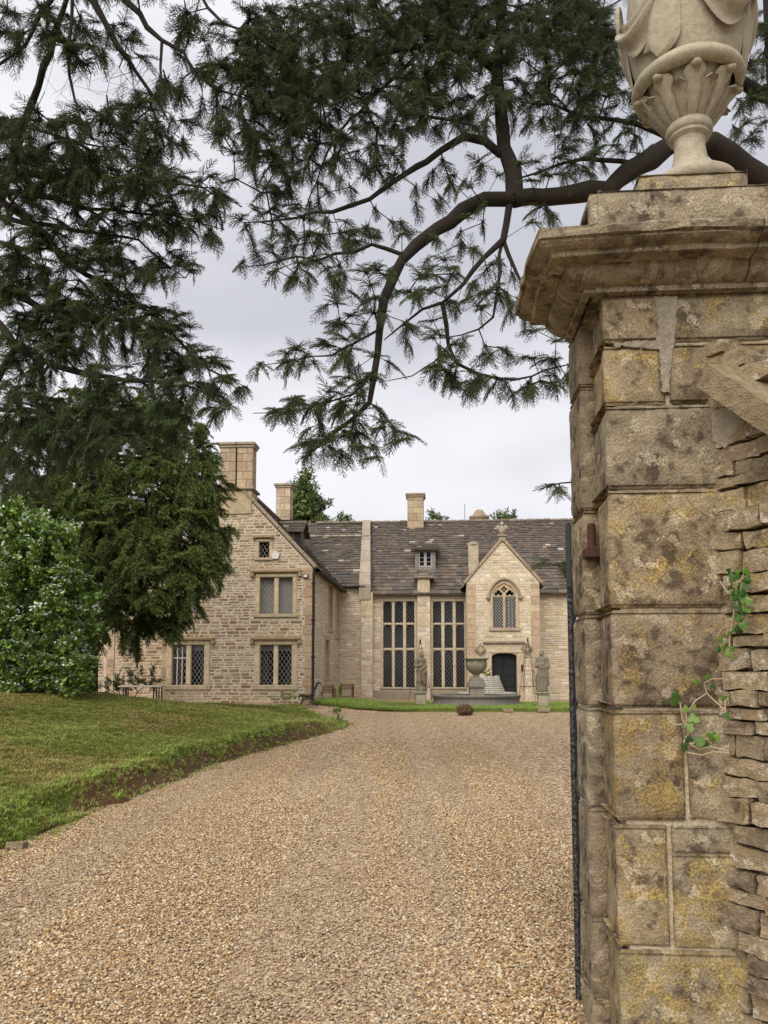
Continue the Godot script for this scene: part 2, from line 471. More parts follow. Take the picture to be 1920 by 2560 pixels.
func build_ground() -> void:
	bumps = noise(FastNoiseLite.TYPE_SIMPLEX_SMOOTH, 0.35, 77, 3)
	var mb := Mb.new()
	mb.quad(Vector3(-420, -0.12, 60), Vector3(420, -0.12, 60), Vector3(420, -0.12, -700), Vector3(-420, -0.12, -700))
	structure(part("ground", mb, mats.turf, self))
	# the drive, faintly rutted
	mb = Mb.new()
	ruts = noise(FastNoiseLite.TYPE_SIMPLEX_SMOOTH, 0.5, 9, 2)
	var gx := []
	var k := -16.0
	while k < 26.0:
		gx.append(k); k += 0.5
	var gd := []
	k = -8.0
	while k < 44.0:
		gd.append(k); k += 0.5
	for i in gx.size() - 1:
		for j in gd.size() - 1:
			var a := Vector3(gx[i], drive_height(gx[i], gd[j]), -gd[j]); var b := Vector3(gx[i + 1], drive_height(gx[i + 1], gd[j]), -gd[j])
			var c := Vector3(gx[i + 1], drive_height(gx[i + 1], gd[j + 1]), -gd[j + 1]); var e := Vector3(gx[i], drive_height(gx[i], gd[j + 1]), -gd[j + 1])
			mb.quad(a, b, c, e)
	structure(part("gravel_drive", mb, mats.gravel, self))
	# the lawn bank on the left: turf above, a torn edge of bare soil where it meets the drive
	var turf := Mb.new(); var soil := Mb.new()
	var xs := []; var ds := []
	k = -46.0
	while k < -0.3:
		xs.append(k); k += 0.12 if k > -6.0 else 0.45
	k = 2.0
	while k < 31.5:
		ds.append(k); k += 0.16
	var grid := []
	for d: float in ds:
		var row := []
		for x: float in xs:
			row.append(Vector3(x, lawn_height(x, d), -d) if x < edge_at(d) + 1.0 else Vector3.INF)
		grid.append(row)
	for j in ds.size() - 1:
		for i in xs.size() - 1:
			var a: Vector3 = grid[j][i]; var b: Vector3 = grid[j][i + 1]; var c: Vector3 = grid[j + 1][i + 1]; var e: Vector3 = grid[j + 1][i]
			if a == Vector3.INF or b == Vector3.INF or c == Vector3.INF or e == Vector3.INF: continue
			if maxf(maxf(a.y, b.y), maxf(c.y, e.y)) < -0.04: continue
			var s := inside_lawn(xs[i] + 0.05, ds[j] + 0.08)
			var bare: bool = s < 0.30 + bumps.get_noise_2d(xs[i] * 4, ds[j] * 4) * 0.22 and ds[j] > 8.6 and ds[j] < 19.4
			(soil if bare else turf).quad(a, b, c, e)
	structure(part("lawn", turf, mats.turf, self))
	structure(part("soil_bank", soil, mats.soil, self))
	# the gravelled forecourt along the wing
	mb = Mb.new()
	for i in 22:
		for j in 26:
			var p := func(u: int, v: int) -> Vector3:
				var x := -9.0 + u * 0.5; var d := 26.0 + v * 0.5
				return Vector3(x, court_height(x, d) - 0.03 + (0.034 if court_height(x, d) > 0.03 else 0.0), -d)
			mb.quad(p.call(i, j), p.call(i + 1, j), p.call(i + 1, j + 1), p.call(i, j + 1))
	structure(part("forecourt_path", mb, mats.gravel, self))
	# the flat lawn that carries the fountain
	var isle := Mb.new()
	var rim := []
	for a: Array in [[-3.0, 29.5], [-2.4, 28.7], [-1.2, 27.8], [1.5, 27.4], [4.5, 27.3], [8, 27.1], [13, 27.0], [13, 32.4], [8, 32.6], [4, 32.8], [0.5, 32.8], [-1.6, 32.3], [-2.4, 31.6], [-2.9, 30.6]]:
		rim.append(Vector3(a[0], 0.0, -a[1]))
	var middle := Vector3(4, 0.03, -30.2)
	for i in rim.size():
		var p: Vector3 = rim[i]; var q: Vector3 = rim[(i + 1) % rim.size()]
		for w in 6:
			var m0 := p.lerp(q, w / 6.0); var m1 := p.lerp(q, (w + 1) / 6.0)
			var i0 := m0.lerp(middle, 0.06); i0.y = 0.05 + court_height(i0.x, -i0.z); var i1 := m1.lerp(middle, 0.06); i1.y = 0.05 + court_height(i1.x, -i1.z)
			m0.y = -0.03 + court_height(m0.x, -m0.z); m1.y = -0.03 + court_height(m1.x, -m1.z)
			isle.quad(m0, m1, i1, i0)
			isle.tri(i0, i1, middle + Vector3(0, 0.02, 0))
	structure(part("fountain_lawn", isle, mats.turf, self))

func blade_tuft(seed_: int, blades: int, tall: float, wide: float, lean: float, tone: Array) -> ArrayMesh:
	var r := RandomNumberGenerator.new(); r.seed = seed_
	var mb := Mb.new()
	for i in blades:
		mb.col = (tone[r.randi() % tone.size()] as Color) * r.randf_range(0.75, 1.2)
		var a := r.randf() * TAU; var base := Vector3(r.randf_range(-1, 1), 0, r.randf_range(-1, 1)) * wide * 4.0
		var out := Vector3(cos(a), 0, sin(a)); var h := tall * r.randf_range(0.5, 1.1); var w := wide * r.randf_range(0.6, 1.2)
		var side := Vector3(-out.z, 0, out.x) * w
		var m := base + Vector3.UP * h * 0.6 + out * h * lean * 0.35; var tip := base + Vector3.UP * h * r.randf_range(0.7, 1.0) + out * h * lean
		mb.quad(base - side, base + side, m + side * 0.7, m - side * 0.7)
		mb.tri(m - side * 0.7, m + side * 0.7, tip)
	return mb.mesh(mats.leaf)

func build_grass() -> void:
	var green := [Color(0.200, 0.244, 0.048), Color(0.250, 0.281, 0.063), Color(0.163, 0.213, 0.048), Color(0.325, 0.293, 0.098)]
	var fresh := [Color(0.188, 0.293, 0.046), Color(0.237, 0.342, 0.069), Color(0.300, 0.366, 0.103)]
	var dry := [Color(0.413, 0.317, 0.138), Color(0.325, 0.256, 0.103), Color(0.250, 0.232, 0.069)]
	var kinds := [blade_tuft(1, 11, 0.040, 0.0032, 0.7, green), blade_tuft(2, 11, 0.034, 0.0034, 0.9, green), blade_tuft(3, 10, 0.036, 0.0032, 0.9, dry), blade_tuft(4, 11, 0.06, 0.0042, 0.7, fresh), blade_tuft(5, 8, 0.026, 0.0065, 1.2, fresh)]
	var lots := [[], [], [], [], []]
	var worn := noise(FastNoiseLite.TYPE_SIMPLEX_SMOOTH, 0.28, 21, 3)
	rng.seed = 501
	for i in 275000:
		var d := 5.8 + 24.5 * pow(rng.randf(), 1.35)
		var left := -0.52 * d - 1.8
		var x := rng.randf_range(left, edge_at(d) + 0.25)
		if x < left: continue
		var s := inside_lawn(x, d)
		var bare := s < 0.32 + bumps.get_noise_2d(x * 4, d * 4) * 0.26 and d > 8.6 and d < 19.4
		if bare and rng.randf() > 0.10: continue
		if s < -0.05 and (rng.randf() > 0.03 or s < -0.5): continue
		var y := maxf(lawn_height(x, d), 0.0)
		var w := worn.get_noise_2d(x, d)
		var kind := rng.randi() % 2
		if w > 0.12 and rng.randf() < 0.6: kind = 2
		if s < 0.6 and rng.randf() < 0.07: kind = 3
		if w < -0.1 and rng.randf() < 0.2: kind = 4
		var size := rng.randf_range(0.7, 1.35) * (1.0 + d * 0.022)
		lots[kind].append(Transform3D(Basis(Vector3.UP, rng.randf() * TAU).scaled(Vector3(size, size, size)), Vector3(x, y - 0.004, -d)))
	for i in 42000:   # the fountain lawn
		var d := rng.randf_range(27.15, 32.6); var x := rng.randf_range(-2.7, 7.5)
		var rim_d := 27.6 if x > -1.0 else 27.6 + (-1.0 - x) * 0.5
		if d < rim_d or (x < -1.6 and d > 32.2 + (x + 1.6) * 0.9): continue
		var size := rng.randf_range(1.2, 2.2)
		lots[[0, 1, 3][rng.randi() % 3]].append(Transform3D(Basis(Vector3.UP, rng.randf() * TAU).scaled(Vector3(size, size, size)), Vector3(x, 0.05 + court_height(x, d), -d)))
	var turf := thing("grass", "short green and straw coloured grass of the mown lawns", "grass")
	stuff(turf)
	for i in 5:
		stuff(swarm(["short_grass", "flattened_grass", "dry_grass", "fresh_grass", "clover"][i], kinds[i], lots[i], [], turf))

func build_gravel() -> void:
	# every pebble near the gate is a flint chip of its own; past them the drive's material takes over
	var kinds := []
	for s in 6:
		var r := RandomNumberGenerator.new(); r.seed = 90 + s
		var mb := Mb.new()
		var pts := []
		for i in 3:
			var ring := []
			for k in 6:
				var a := TAU * k / 6.0 + r.randf_range(-0.3, 0.3)
				var w: float = [0.75, 1.0, 0.55][i] * r.randf_range(0.75, 1.2)
				ring.append(Vector3(cos(a) * w, [-0.25, 0.1, 0.42][i] + r.randf_range(-0.08, 0.08), sin(a) * w * 0.72))
			pts.append(ring)
		for i in 2:
			for k in 6:
				var m := (k + 1) % 6
				mb.quad(pts[i][m], pts[i][k], pts[i + 1][k], pts[i + 1][m])
		for k in range(1, 5):
			mb.tri(pts[2][0], pts[2][k + 1], pts[2][k])
		kinds.append(mb.mesh(mats.pebble))
	var tones := [Color(0.386, 0.253, 0.126), Color(0.470, 0.343, 0.196), Color(0.553, 0.441, 0.283), Color(0.302, 0.180, 0.086), Color(0.184, 0.122, 0.078), Color(0.436, 0.294, 0.134), Color(0.638, 0.555, 0.409), Color(0.335, 0.253, 0.173), Color(0.419, 0.326, 0.219)]
	rng.seed = 777
	var where := [[], [], [], [], [], []]; var tint := [[], [], [], [], [], []]
	var drift := noise(FastNoiseLite.TYPE_SIMPLEX_SMOOTH, 0.22, 33, 3)
	for i in 400000:
		var d := 2.4 + 15.6 * pow(rng.randf(), 1.15)
		var x := rng.randf_range(-0.55 * d - 0.7, minf(0.36 * d, 2.2))
		if x < edge_at(d) - 0.18: continue
		if x > 0.87 and d > 3.1 and d < 3.8: continue
		if rng.randf() < smoothstep(12.0, 18.0, d): continue
		if x < edge_at(d) and rng.randf() < 0.6: continue
		var loose := drift.get_noise_2d(x * 1.6, d * 0.55)   # wheel tracks hold finer, greyer stones
		var track := drift.get_noise_2d(x * 3.4 + 40.0, d * 0.22)
		if track > 0.0 and rng.randf() < track: continue
		var size := rng.randf_range(0.007, 0.0135) * (1.0 + 0.5 * maxf(0.0, rng.randf() - 0.85) * 4.0) * (0.9 + 0.35 * loose) * (1.0 + maxf(0.0, d - 8.0) * 0.05)
		var b := Basis.from_euler(Vector3(rng.randf_range(-0.5, 0.5), rng.randf() * TAU, rng.randf_range(-0.5, 0.5))).scaled(Vector3(size, size * rng.randf_range(0.7, 1.1), size))
		var k := rng.randi() % 6
		where[k].append(Transform3D(b, Vector3(x, drive_height(x, d) + rng.randf_range(0.0, 0.012), -d)))
		var c: Color = tones[rng.randi() % tones.size()]
		if rng.randf() < 0.012: c = [Color(0.07, 0.05, 0.03), Color(0.08, 0.09, 0.03), Color(0.16, 0.10, 0.05)][rng.randi() % 3]   # bits of twig and leaf
		if track > 0.0: c = c.lerp(Color(0.36, 0.30, 0.235), minf(0.4, track * 1.8))
		tint[k].append(c * rng.randf_range(0.8, 1.12))
	var all := thing("gravel", "loose tan and brown flint gravel covering the drive", "gravel")
	stuff(all)
	for k in 6:
		stuff(swarm("flint_chips", kinds[k], where[k], tint[k], all))

# ------------------------------------------------------------------ the manor house
var stone_kinds := []
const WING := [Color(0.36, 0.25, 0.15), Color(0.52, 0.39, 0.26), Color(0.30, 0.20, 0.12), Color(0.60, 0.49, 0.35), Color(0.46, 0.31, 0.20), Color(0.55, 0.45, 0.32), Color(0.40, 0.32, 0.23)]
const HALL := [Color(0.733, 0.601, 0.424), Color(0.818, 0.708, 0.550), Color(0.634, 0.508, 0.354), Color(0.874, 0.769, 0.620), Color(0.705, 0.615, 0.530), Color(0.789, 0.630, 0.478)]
const DRESSED := [Color(0.658, 0.555, 0.407), Color(0.706, 0.593, 0.433), Color(0.611, 0.470, 0.352), Color(0.565, 0.456, 0.365)]

func hx(u: float, v: float, x: float) -> Vector3:
	var o := house_back * EYE; var d := house_back.basis * ray(u, v)
	return o + d * ((x - o.x) / d.x)

func side_x(prof: Array, y: float, k: int) -> float:
	for i in prof.size() - 1:
		if y <= prof[i + 1][0]:
			return lerpf(prof[i][k], prof[i + 1][k], clampf(inverse_lerp(prof[i][0], prof[i + 1][0], y), 0, 1))
	return prof[-1][k]

func wall_face(mb: Mb, prof: Array, holes: Array, z: float) -> void:   # prof rows: [y, left, right]; holes: [x0, x1, y0, y1]
	var ys := []
	for p: Array in prof: ys.append(p[0])
	for h: Array in holes:
		ys.append(clampf(h[2], prof[0][0], prof[-1][0])); ys.append(clampf(h[3], prof[0][0], prof[-1][0]))
	ys.sort()
	for i in ys.size() - 1:
		var a: float = ys[i]; var b: float = ys[i + 1]
		if b - a < 1e-4: continue
		var m := (a + b) / 2
		var cuts := []
		for h: Array in holes:
			if h[2] < m and h[3] > m: cuts.append(h)
		cuts.sort_custom(func(p: Array, q: Array) -> bool: return p[0] < q[0])
		var l0 := side_x(prof, a, 1); var l1 := side_x(prof, b, 1)
		for h: Array in cuts:
			mb.quad(Vector3(l0, a, z), Vector3(h[0], a, z), Vector3(h[0], b, z), Vector3(l1, b, z))
			l0 = h[1]; l1 = h[1]
		mb.quad(Vector3(l0, a, z), Vector3(side_x(prof, a, 2), a, z), Vector3(side_x(prof, b, 2), b, z), Vector3(l1, b, z))

func rubble(prof: Array, holes: Array, hmin: float, hmax: float, wmin: float, wmax: float) -> Array:
	var out := []
	var y: float = prof[0][0]
	while y < prof[-1][0] - 0.05:
		var h := rng.randf_range(hmin, hmax)
		var x: float = maxf(side_x(prof, y, 1), side_x(prof, y + h, 1)) - rng.randf() * 0.1
		var end: float = minf(side_x(prof, y, 2), side_x(prof, y + h, 2))
		var start: float = maxf(side_x(prof, y, 1), side_x(prof, y + h, 1))
		while x < end:
			var w := rng.randf_range(wmin, wmax)
			var x0 := maxf(x, start); var x1 := minf(x + w, end)
			var hit := false
			for q: Array in holes:
				if x0 < q[1] and x1 > q[0] and y < q[3] and y + h > q[2]:
					if q[0] - x0 > 0.10: x1 = q[0]
					elif x1 - q[1] > 0.10: x0 = q[1]
					else: hit = true
			if not hit and x1 - x0 > 0.05:
				out.append([x0, x1, y + rng.randf_range(-0.008, 0.008), y + h + rng.randf_range(-0.012, 0.006)])
			x += w
		y += h
	return out

func make_stone_kinds() -> void:
	rng.seed = 40
	for tone: Color in WING + HALL:
		for k in 3:
			var mb := Mb.new(); mb.col = tone * rng.randf_range(0.88, 1.12)
			mb.stone(0, 1, 0, 1, 0, 1, 0.07, rng)
			stone_kinds.append(mb.mesh(mats.stone))

func lay_stones(parent: Node, rects: Array, z: float, proud: float, gap: float, tones: Array, single: int, turn := Transform3D.IDENTITY) -> void:
	rects.sort_custom(func(a: Array, b: Array) -> bool: return (a[1] - a[0]) * (a[3] - a[2]) > (b[1] - b[0]) * (b[3] - b[2]))
	var rest := Mb.new(); rest.t = turn
	for i in rects.size():
		var r: Array = rects[i]
		var up := proud * rng.randf_range(0.6, 1.3)
		if i < single:
			var kind: Mesh = stone_kinds[(rng.randi() % 21) + (21 if tones == HALL else 0)] if tones != HALL else stone_kinds[21 + rng.randi() % 18]
			piece("stone", kind, parent, turn * Transform3D(Basis.from_scale(Vector3(r[1] - r[0] - gap, r[3] - r[2] - gap, up + 0.03)), Vector3(r[0] + gap / 2, r[2] + gap / 2, z - 0.03)))
		else:
			rest.col = (tones[rng.randi() % tones.size()] as Color) * rng.randf_range(0.85, 1.12)
			rest.stone(r[0] + gap / 2, r[1] - gap / 2, r[2] + gap / 2, r[3] - gap / 2, z - 0.02, z + up, 0.014, rng)
	if rest.v.size():
		stuff(part("rubble_stone", rest, mats.stone, parent))

func blocks(mb: Mb, x0: float, x1: float, y0: float, y1: float, z0: float, z1: float, course: float, bond: float) -> Array:   # ashlar courses as boxes
	var out := []
	var y := y0; var odd := false
	while y < y1 - 0.02:
		var h := minf(course * rng.randf_range(0.85, 1.15), y1 - y)
		if y1 - y - h < 0.1: h = y1 - y
		var cut := lerpf(x0, x1, bond if odd else 1.0 - bond)
		for s: Array in [[x0, cut], [cut, x1]]:
			if s[1] - s[0] < 0.03: continue
			out.append([s[0], s[1], y, y + h])
			if mb:
				mb.col = (DRESSED[rng.randi() % 4] as Color) * rng.randf_range(0.85, 1.08)
				mb.bevel(s[0] + 0.004, s[1] - 0.004, y + 0.004, y + h - 0.004, z0, z1, 0.012)
		y += h; odd = not odd
	return out

func block_parts(called: String, parent: Node, x0: float, x1: float, y0: float, y1: float, z0: float, z1: float, course: float, bond: float, tint := Color(1, 1, 1)) -> void:
	for r: Array in blocks(null, x0, x1, y0, y1, z0, z1, course, bond):
		var mb := Mb.new(); mb.col = (DRESSED[rng.randi() % 4] as Color) * tint * rng.randf_range(0.85, 1.08)
		mb.bevel(r[0] + 0.004, r[1] - 0.004, r[2] + 0.004, r[3] - 0.004, z0, z1, 0.012)
		part(called, mb, mats.ashlar, parent)

func lattice(mb: Mb, x0: float, x1: float, y0: float, y1: float, z: float, pw: float, ph: float, th: float) -> void:
	var k := ph / pw
	var span := (x1 - x0) + (y1 - y0) / k
	var n := int(span / pw) + 1
	for s: int in [1, -1]:
		for i in n + 1:
			var c := x0 + i * pw - ((y1 - y0) / k if s > 0 else 0.0)   # x at y0
			var ya := y0; var yb := y1
			if s > 0:
				ya = maxf(ya, y0 + (x0 - c) * k); yb = minf(yb, y0 + (x1 - c) * k)
			else:
				ya = maxf(ya, y0 + (c - x1) * k); yb = minf(yb, y0 + (c - x0) * k)
			if yb - ya < 0.02: continue
			var a := Vector3(c + s * (ya - y0) / k, ya, z); var b := Vector3(c + s * (yb - y0) / k, yb, z)
			var side := (b - a).cross(Vector3.BACK).normalized() * th / 2
			mb.hexa([a - side, b - side, b + side, a + side] if false else [a + side, b + side, b - side, a - side], [a + side + Vector3(0, 0, -0.012), b + side + Vector3(0, 0, -0.012), b - side + Vector3(0, 0, -0.012), a - side + Vector3(0, 0, -0.012)])

func window(house: Node, z: float, cols: Array, rows: Array, opt: Dictionary) -> Array:   # pixel columns and rows of its lights; returns the hole in the wall
	var xs := []; var ys := []
	var vm: float = (rows[0][0] + rows[-1][1]) / 2.0; var um: float = (cols[0][0] + cols[-1][1]) / 2.0
	for c: Array in cols: xs.append([hl(c[0], vm, z).x, hl(c[1], vm, z).x])
	for r: Array in rows: ys.append([hl(um, r[1], z).y, hl(um, r[0], z).y])   # top row first
	var jamb: float = opt.get("jamb", 0.2)
	var lx: float = xs[0][0]; var rx: float = xs[-1][1]; var by: float = ys[-1][0]; var ty: float = ys[0][1]
	var rec: float = opt.get("recess", 0.16)
	var m := Mb.new()
	var tone: Color = opt.get("tone", Color(0.58, 0.46, 0.30))
	m.col = tone
	# dressed surround
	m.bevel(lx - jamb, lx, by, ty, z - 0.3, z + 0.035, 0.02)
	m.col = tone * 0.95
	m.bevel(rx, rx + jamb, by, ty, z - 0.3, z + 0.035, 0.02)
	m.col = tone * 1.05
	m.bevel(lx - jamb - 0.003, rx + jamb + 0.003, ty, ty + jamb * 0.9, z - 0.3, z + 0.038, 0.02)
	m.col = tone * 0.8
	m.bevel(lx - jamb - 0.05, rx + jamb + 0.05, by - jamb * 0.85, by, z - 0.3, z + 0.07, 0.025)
	m.col = tone
	if opt.get("arch", 0.0) > 0.0:
		for r: Array in ys:
			for c: Array in xs:
				var rise: float = opt.arch * (c[1] - c[0]); var w: float = (c[1] - c[0]) / 2; var mid: float = (c[0] + c[1]) / 2
				for s: int in [-1, 1]:
					for i in 6:
						var a0 := PI / 2 * i / 6.0; var a1 := PI / 2 * (i + 1) / 6.0
						var p0 := Vector3(mid + s * w * cos(a0), r[1] - rise + rise * sin(a0), z - rec + 0.06); var p1 := Vector3(mid + s * w * cos(a1), r[1] - rise + rise * sin(a1), z - rec + 0.06)
						var q0 := Vector3(p0.x, r[1] + 0.01, p0.z); var q1 := Vector3(p1.x, r[1] + 0.01, p1.z)
						var back := Vector3(0, 0, -0.1)
						if s > 0:
							m.quad(p0, q0, q1, p1); m.quad(p0, p1, p1 + back, p0 + back)
						else:
							m.quad(p0, p1, q1, q0); m.quad(p0 + back, p1 + back, p1, p0)
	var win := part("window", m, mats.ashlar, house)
	for i in xs.size() - 1:
		m = Mb.new(); m.col = tone * 1.06
		m.bevel(xs[i][1], xs[i + 1][0], by, ty, z - rec - 0.08, z - 0.02, 0.025)
		part("mullion", m, mats.ashlar, win)
	for j in ys.size() - 1:
		for i in xs.size():
			m = Mb.new(); m.col = tone
			m.bevel(xs[i][0] - 0.002, xs[i][1] + 0.002, ys[j + 1][1], ys[j][0], z - rec - 0.06, z - 0.035, 0.02)
			part("transom", m, mats.ashlar, win)
	for j in ys.size():
		for i in xs.size():
			var x0: float = xs[i][0]; var x1: float = xs[i][1]; var y0: float = ys[j][0]; var y1: float = ys[j][1]
			m = Mb.new()
			var tilt := rng.randf_range(-0.006, 0.006)
			m.quad(Vector3(x0, y0, z - rec + tilt), Vector3(x1, y0, z - rec - tilt), Vector3(x1, y1, z - rec - tilt), Vector3(x0, y1, z - rec + tilt))
			part("pane", m, mats.glass, win)
			m = Mb.new()
			lattice(m, x0, x1, y0, y1, z - rec + 0.022, opt.get("pw", 0.16), opt.get("ph", 0.24), opt.get("lead", 0.011))
			part("lead_lattice", m, mats[opt.get("cames", "lead")], win)
			if opt.get("blind", 0.0) > 0.0 and j == 0:
				m = Mb.new(); m.box(x0 - 0.05, x1 + 0.05, y1 - (y1 - y0) * opt.blind, y1 + 0.05, z - rec - 0.11, z - rec - 0.10)
				part("blind", m, mats.blind, win)
			if opt.get("curtain", false):
				m = Mb.new()
				var inner: int = 1 if i == 0 else -1
				var base: float = x0 if i == 0 else x1
				for f in 8:
					var a := base + inner * (x1 - x0) * 0.055 * f; var b := base + inner * (x1 - x0) * 0.055 * (f + 1)
					var sway := 1.25; var dz := 0.05 if f % 2 == 0 else 0.0
					var ax := base + (a - base) * sway; var bx := base + (b - base) * sway
					var za := z - rec - 0.2 - dz; var zb := z - rec - 0.25 + dz
					m.quad(Vector3(ax, y0 - 0.1, za), Vector3(bx, y0 - 0.1, zb), Vector3(b, y1, zb), Vector3(a, y1, za))
				part("curtain", m, mats.cloth, win)
			if opt.get("casement", false) and i == 0:
				m = Mb.new()
				for q: float in [0.32, 0.68]:
					m.box(lerpf(x0, x1, q) - 0.018, lerpf(x0, x1, q) + 0.018, y0, y1, z - rec + 0.03, z - rec + 0.06)
				m.box(x0, x1, lerpf(y0, y1, 0.67) - 0.02, lerpf(y0, y1, 0.67) + 0.02, z - rec + 0.025, z - rec + 0.065)
				part("glazing_bar", m, mats.white_paint, win)
	if opt.has("hood"):
		var hd: Array = opt.hood   # [u0, u1, v, drop in px]
		var h0 := hl(hd[0], hd[2], z + 0.1); var h1 := hl(hd[1], hd[2], z + 0.1); var low := hl(hd[0], hd[2] + hd[3], z + 0.1).y
		m = Mb.new(); m.col = tone * Color(0.62, 0.56, 0.5)
		m.prism(PackedVector2Array([Vector2(-0.02, -0.09), Vector2(0.07, -0.09), Vector2(0.16, -0.01), Vector2(0.14, 0.02), Vector2(-0.02, 0.10)]), 0, 1) if false else m.bevel(h0.x, h1.x, h0.y - 0.07, h0.y + 0.055, z - 0.05, z + 0.15, 0.03)
		for ex: float in [h0.x + 0.06, h1.x - 0.06]:
			m.bevel(ex - 0.075, ex + 0.075, low - 0.05, h0.y - 0.06, z - 0.05, z + 0.13, 0.025)
		part("hood_mould", m, mats.ashlar, win)
	return [lx - jamb + 0.01, rx + jamb - 0.01, by - jamb * 0.85 + 0.01, ty + jamb * 0.9 - 0.01]

const SLATE := [Color(0.142, 0.119, 0.104), Color(0.166, 0.137, 0.114), Color(0.118, 0.104, 0.095), Color(0.186, 0.154, 0.124), Color(0.157, 0.119, 0.095), Color(0.138, 0.129, 0.124)]
var slate_budget := 300

func slates(parent: Node, o: Vector3, along: Vector3, up: Vector3, length: float, slope: float, keep, first := 0.30, last := 0.15, single := false) -> void:
	var nrm := along.cross(up).normalized()
	var mb := Mb.new()
	var s := 0.0
	var kinds := []
	if single:
		for tone: Color in SLATE:
			for k in 2:
				var one := Mb.new(); one.col = tone * rng.randf_range(0.9, 1.15)
				slate(one, Vector3.ZERO, Vector3.RIGHT, Vector3.UP, Vector3.BACK, 1.0, 1.0, 1.0)
				kinds.append(one.mesh(mats.slate))
	while s < slope - 0.03:
		var e := lerpf(first, last, s / slope)
		var x := -rng.randf() * 0.3
		var row_jit := rng.randf_range(-0.012, 0.012)
		while x < length:
			var w := rng.randf_range(0.18, 0.40) * lerpf(1.15, 0.75, s / slope)
			var x0 := maxf(x, 0.0); var x1 := minf(x + w, length)
			x += w
			if x1 - x0 < 0.06 or (keep != null and not keep.call((x0 + x1) / 2, s)): continue
			var th := rng.randf_range(0.022, 0.045)
			var p := o + along * (x0 + 0.004) + up * (s + row_jit + rng.randf_range(-0.014, 0.014))
			if single and slate_budget > 0:
				slate_budget -= 1
				piece("slate", kinds[rng.randi() % kinds.size()], parent, Transform3D(Basis(along * (x1 - x0 - 0.008), up * (e * 1.45), nrm * th), p))
			else:
				mb.col = (SLATE[rng.randi() % SLATE.size()] as Color) * rng.randf_range(0.88, 1.14)
				if rng.randf() < 0.02: mb.col = mb.col.lerp(Color(0.62, 0.56, 0.48), rng.randf_range(0.3, 0.9))
				slate(mb, p, along, up, nrm, x1 - x0 - 0.008, e * 1.45, th)
		s += e
	if mb.v.size(): stuff(part("stone_slate", mb, mats.slate, parent))

func slate(mb: Mb, p: Vector3, a: Vector3, u: Vector3, n: Vector3, w: float, l: float, th: float) -> void:
	var b0 := p + n * 0.35 * th; var b1 := b0 + a * w; var t0 := p + n * 1.5 * th; var t1 := t0 + a * w
	var e0 := p + u * l + n * 0.1 * th; var e1 := e0 + a * w; var f0 := e0 - n * 0.6 * th; var f1 := e1 - n * 0.6 * th
	mb.quad(t0, t1, e1, e0); mb.quad(b0, b1, t1, t0); mb.quad(b1, f1, e1, t1); mb.quad(f0, b0, t0, e0)

func chimney(parent: Node, called: String, x0: float, x1: float, y0: float, y1: float, z0: float, z1: float, tint := Color(0.9, 0.9, 0.9)) -> MeshInstance3D:
	var core := Mb.new(); core.col = DRESSED[1]
	core.box(x0 + 0.03, x1 - 0.03, y0, y1 - 0.02, z0 + 0.03, z1 - 0.03)
	var o := part(called, core, mats.ashlar, parent)
	block_parts("block", o, x0, x1, y0, y1 - 0.22, z0, z1, 0.36, 0.38, tint)
	var cap := Mb.new(); cap.col = Color(0.42, 0.36, 0.27)
	cap.bevel(x0 - 0.05, x1 + 0.05, y1 - 0.22, y1 - 0.13, z0 - 0.05, z1 + 0.05, 0.02)
	cap.bevel(x0 - 0.10, x1 + 0.10, y1 - 0.13, y1, z0 - 0.10, z1 + 0.10, 0.035)
	part("cap", cap, mats.ashlar, o)
	return o

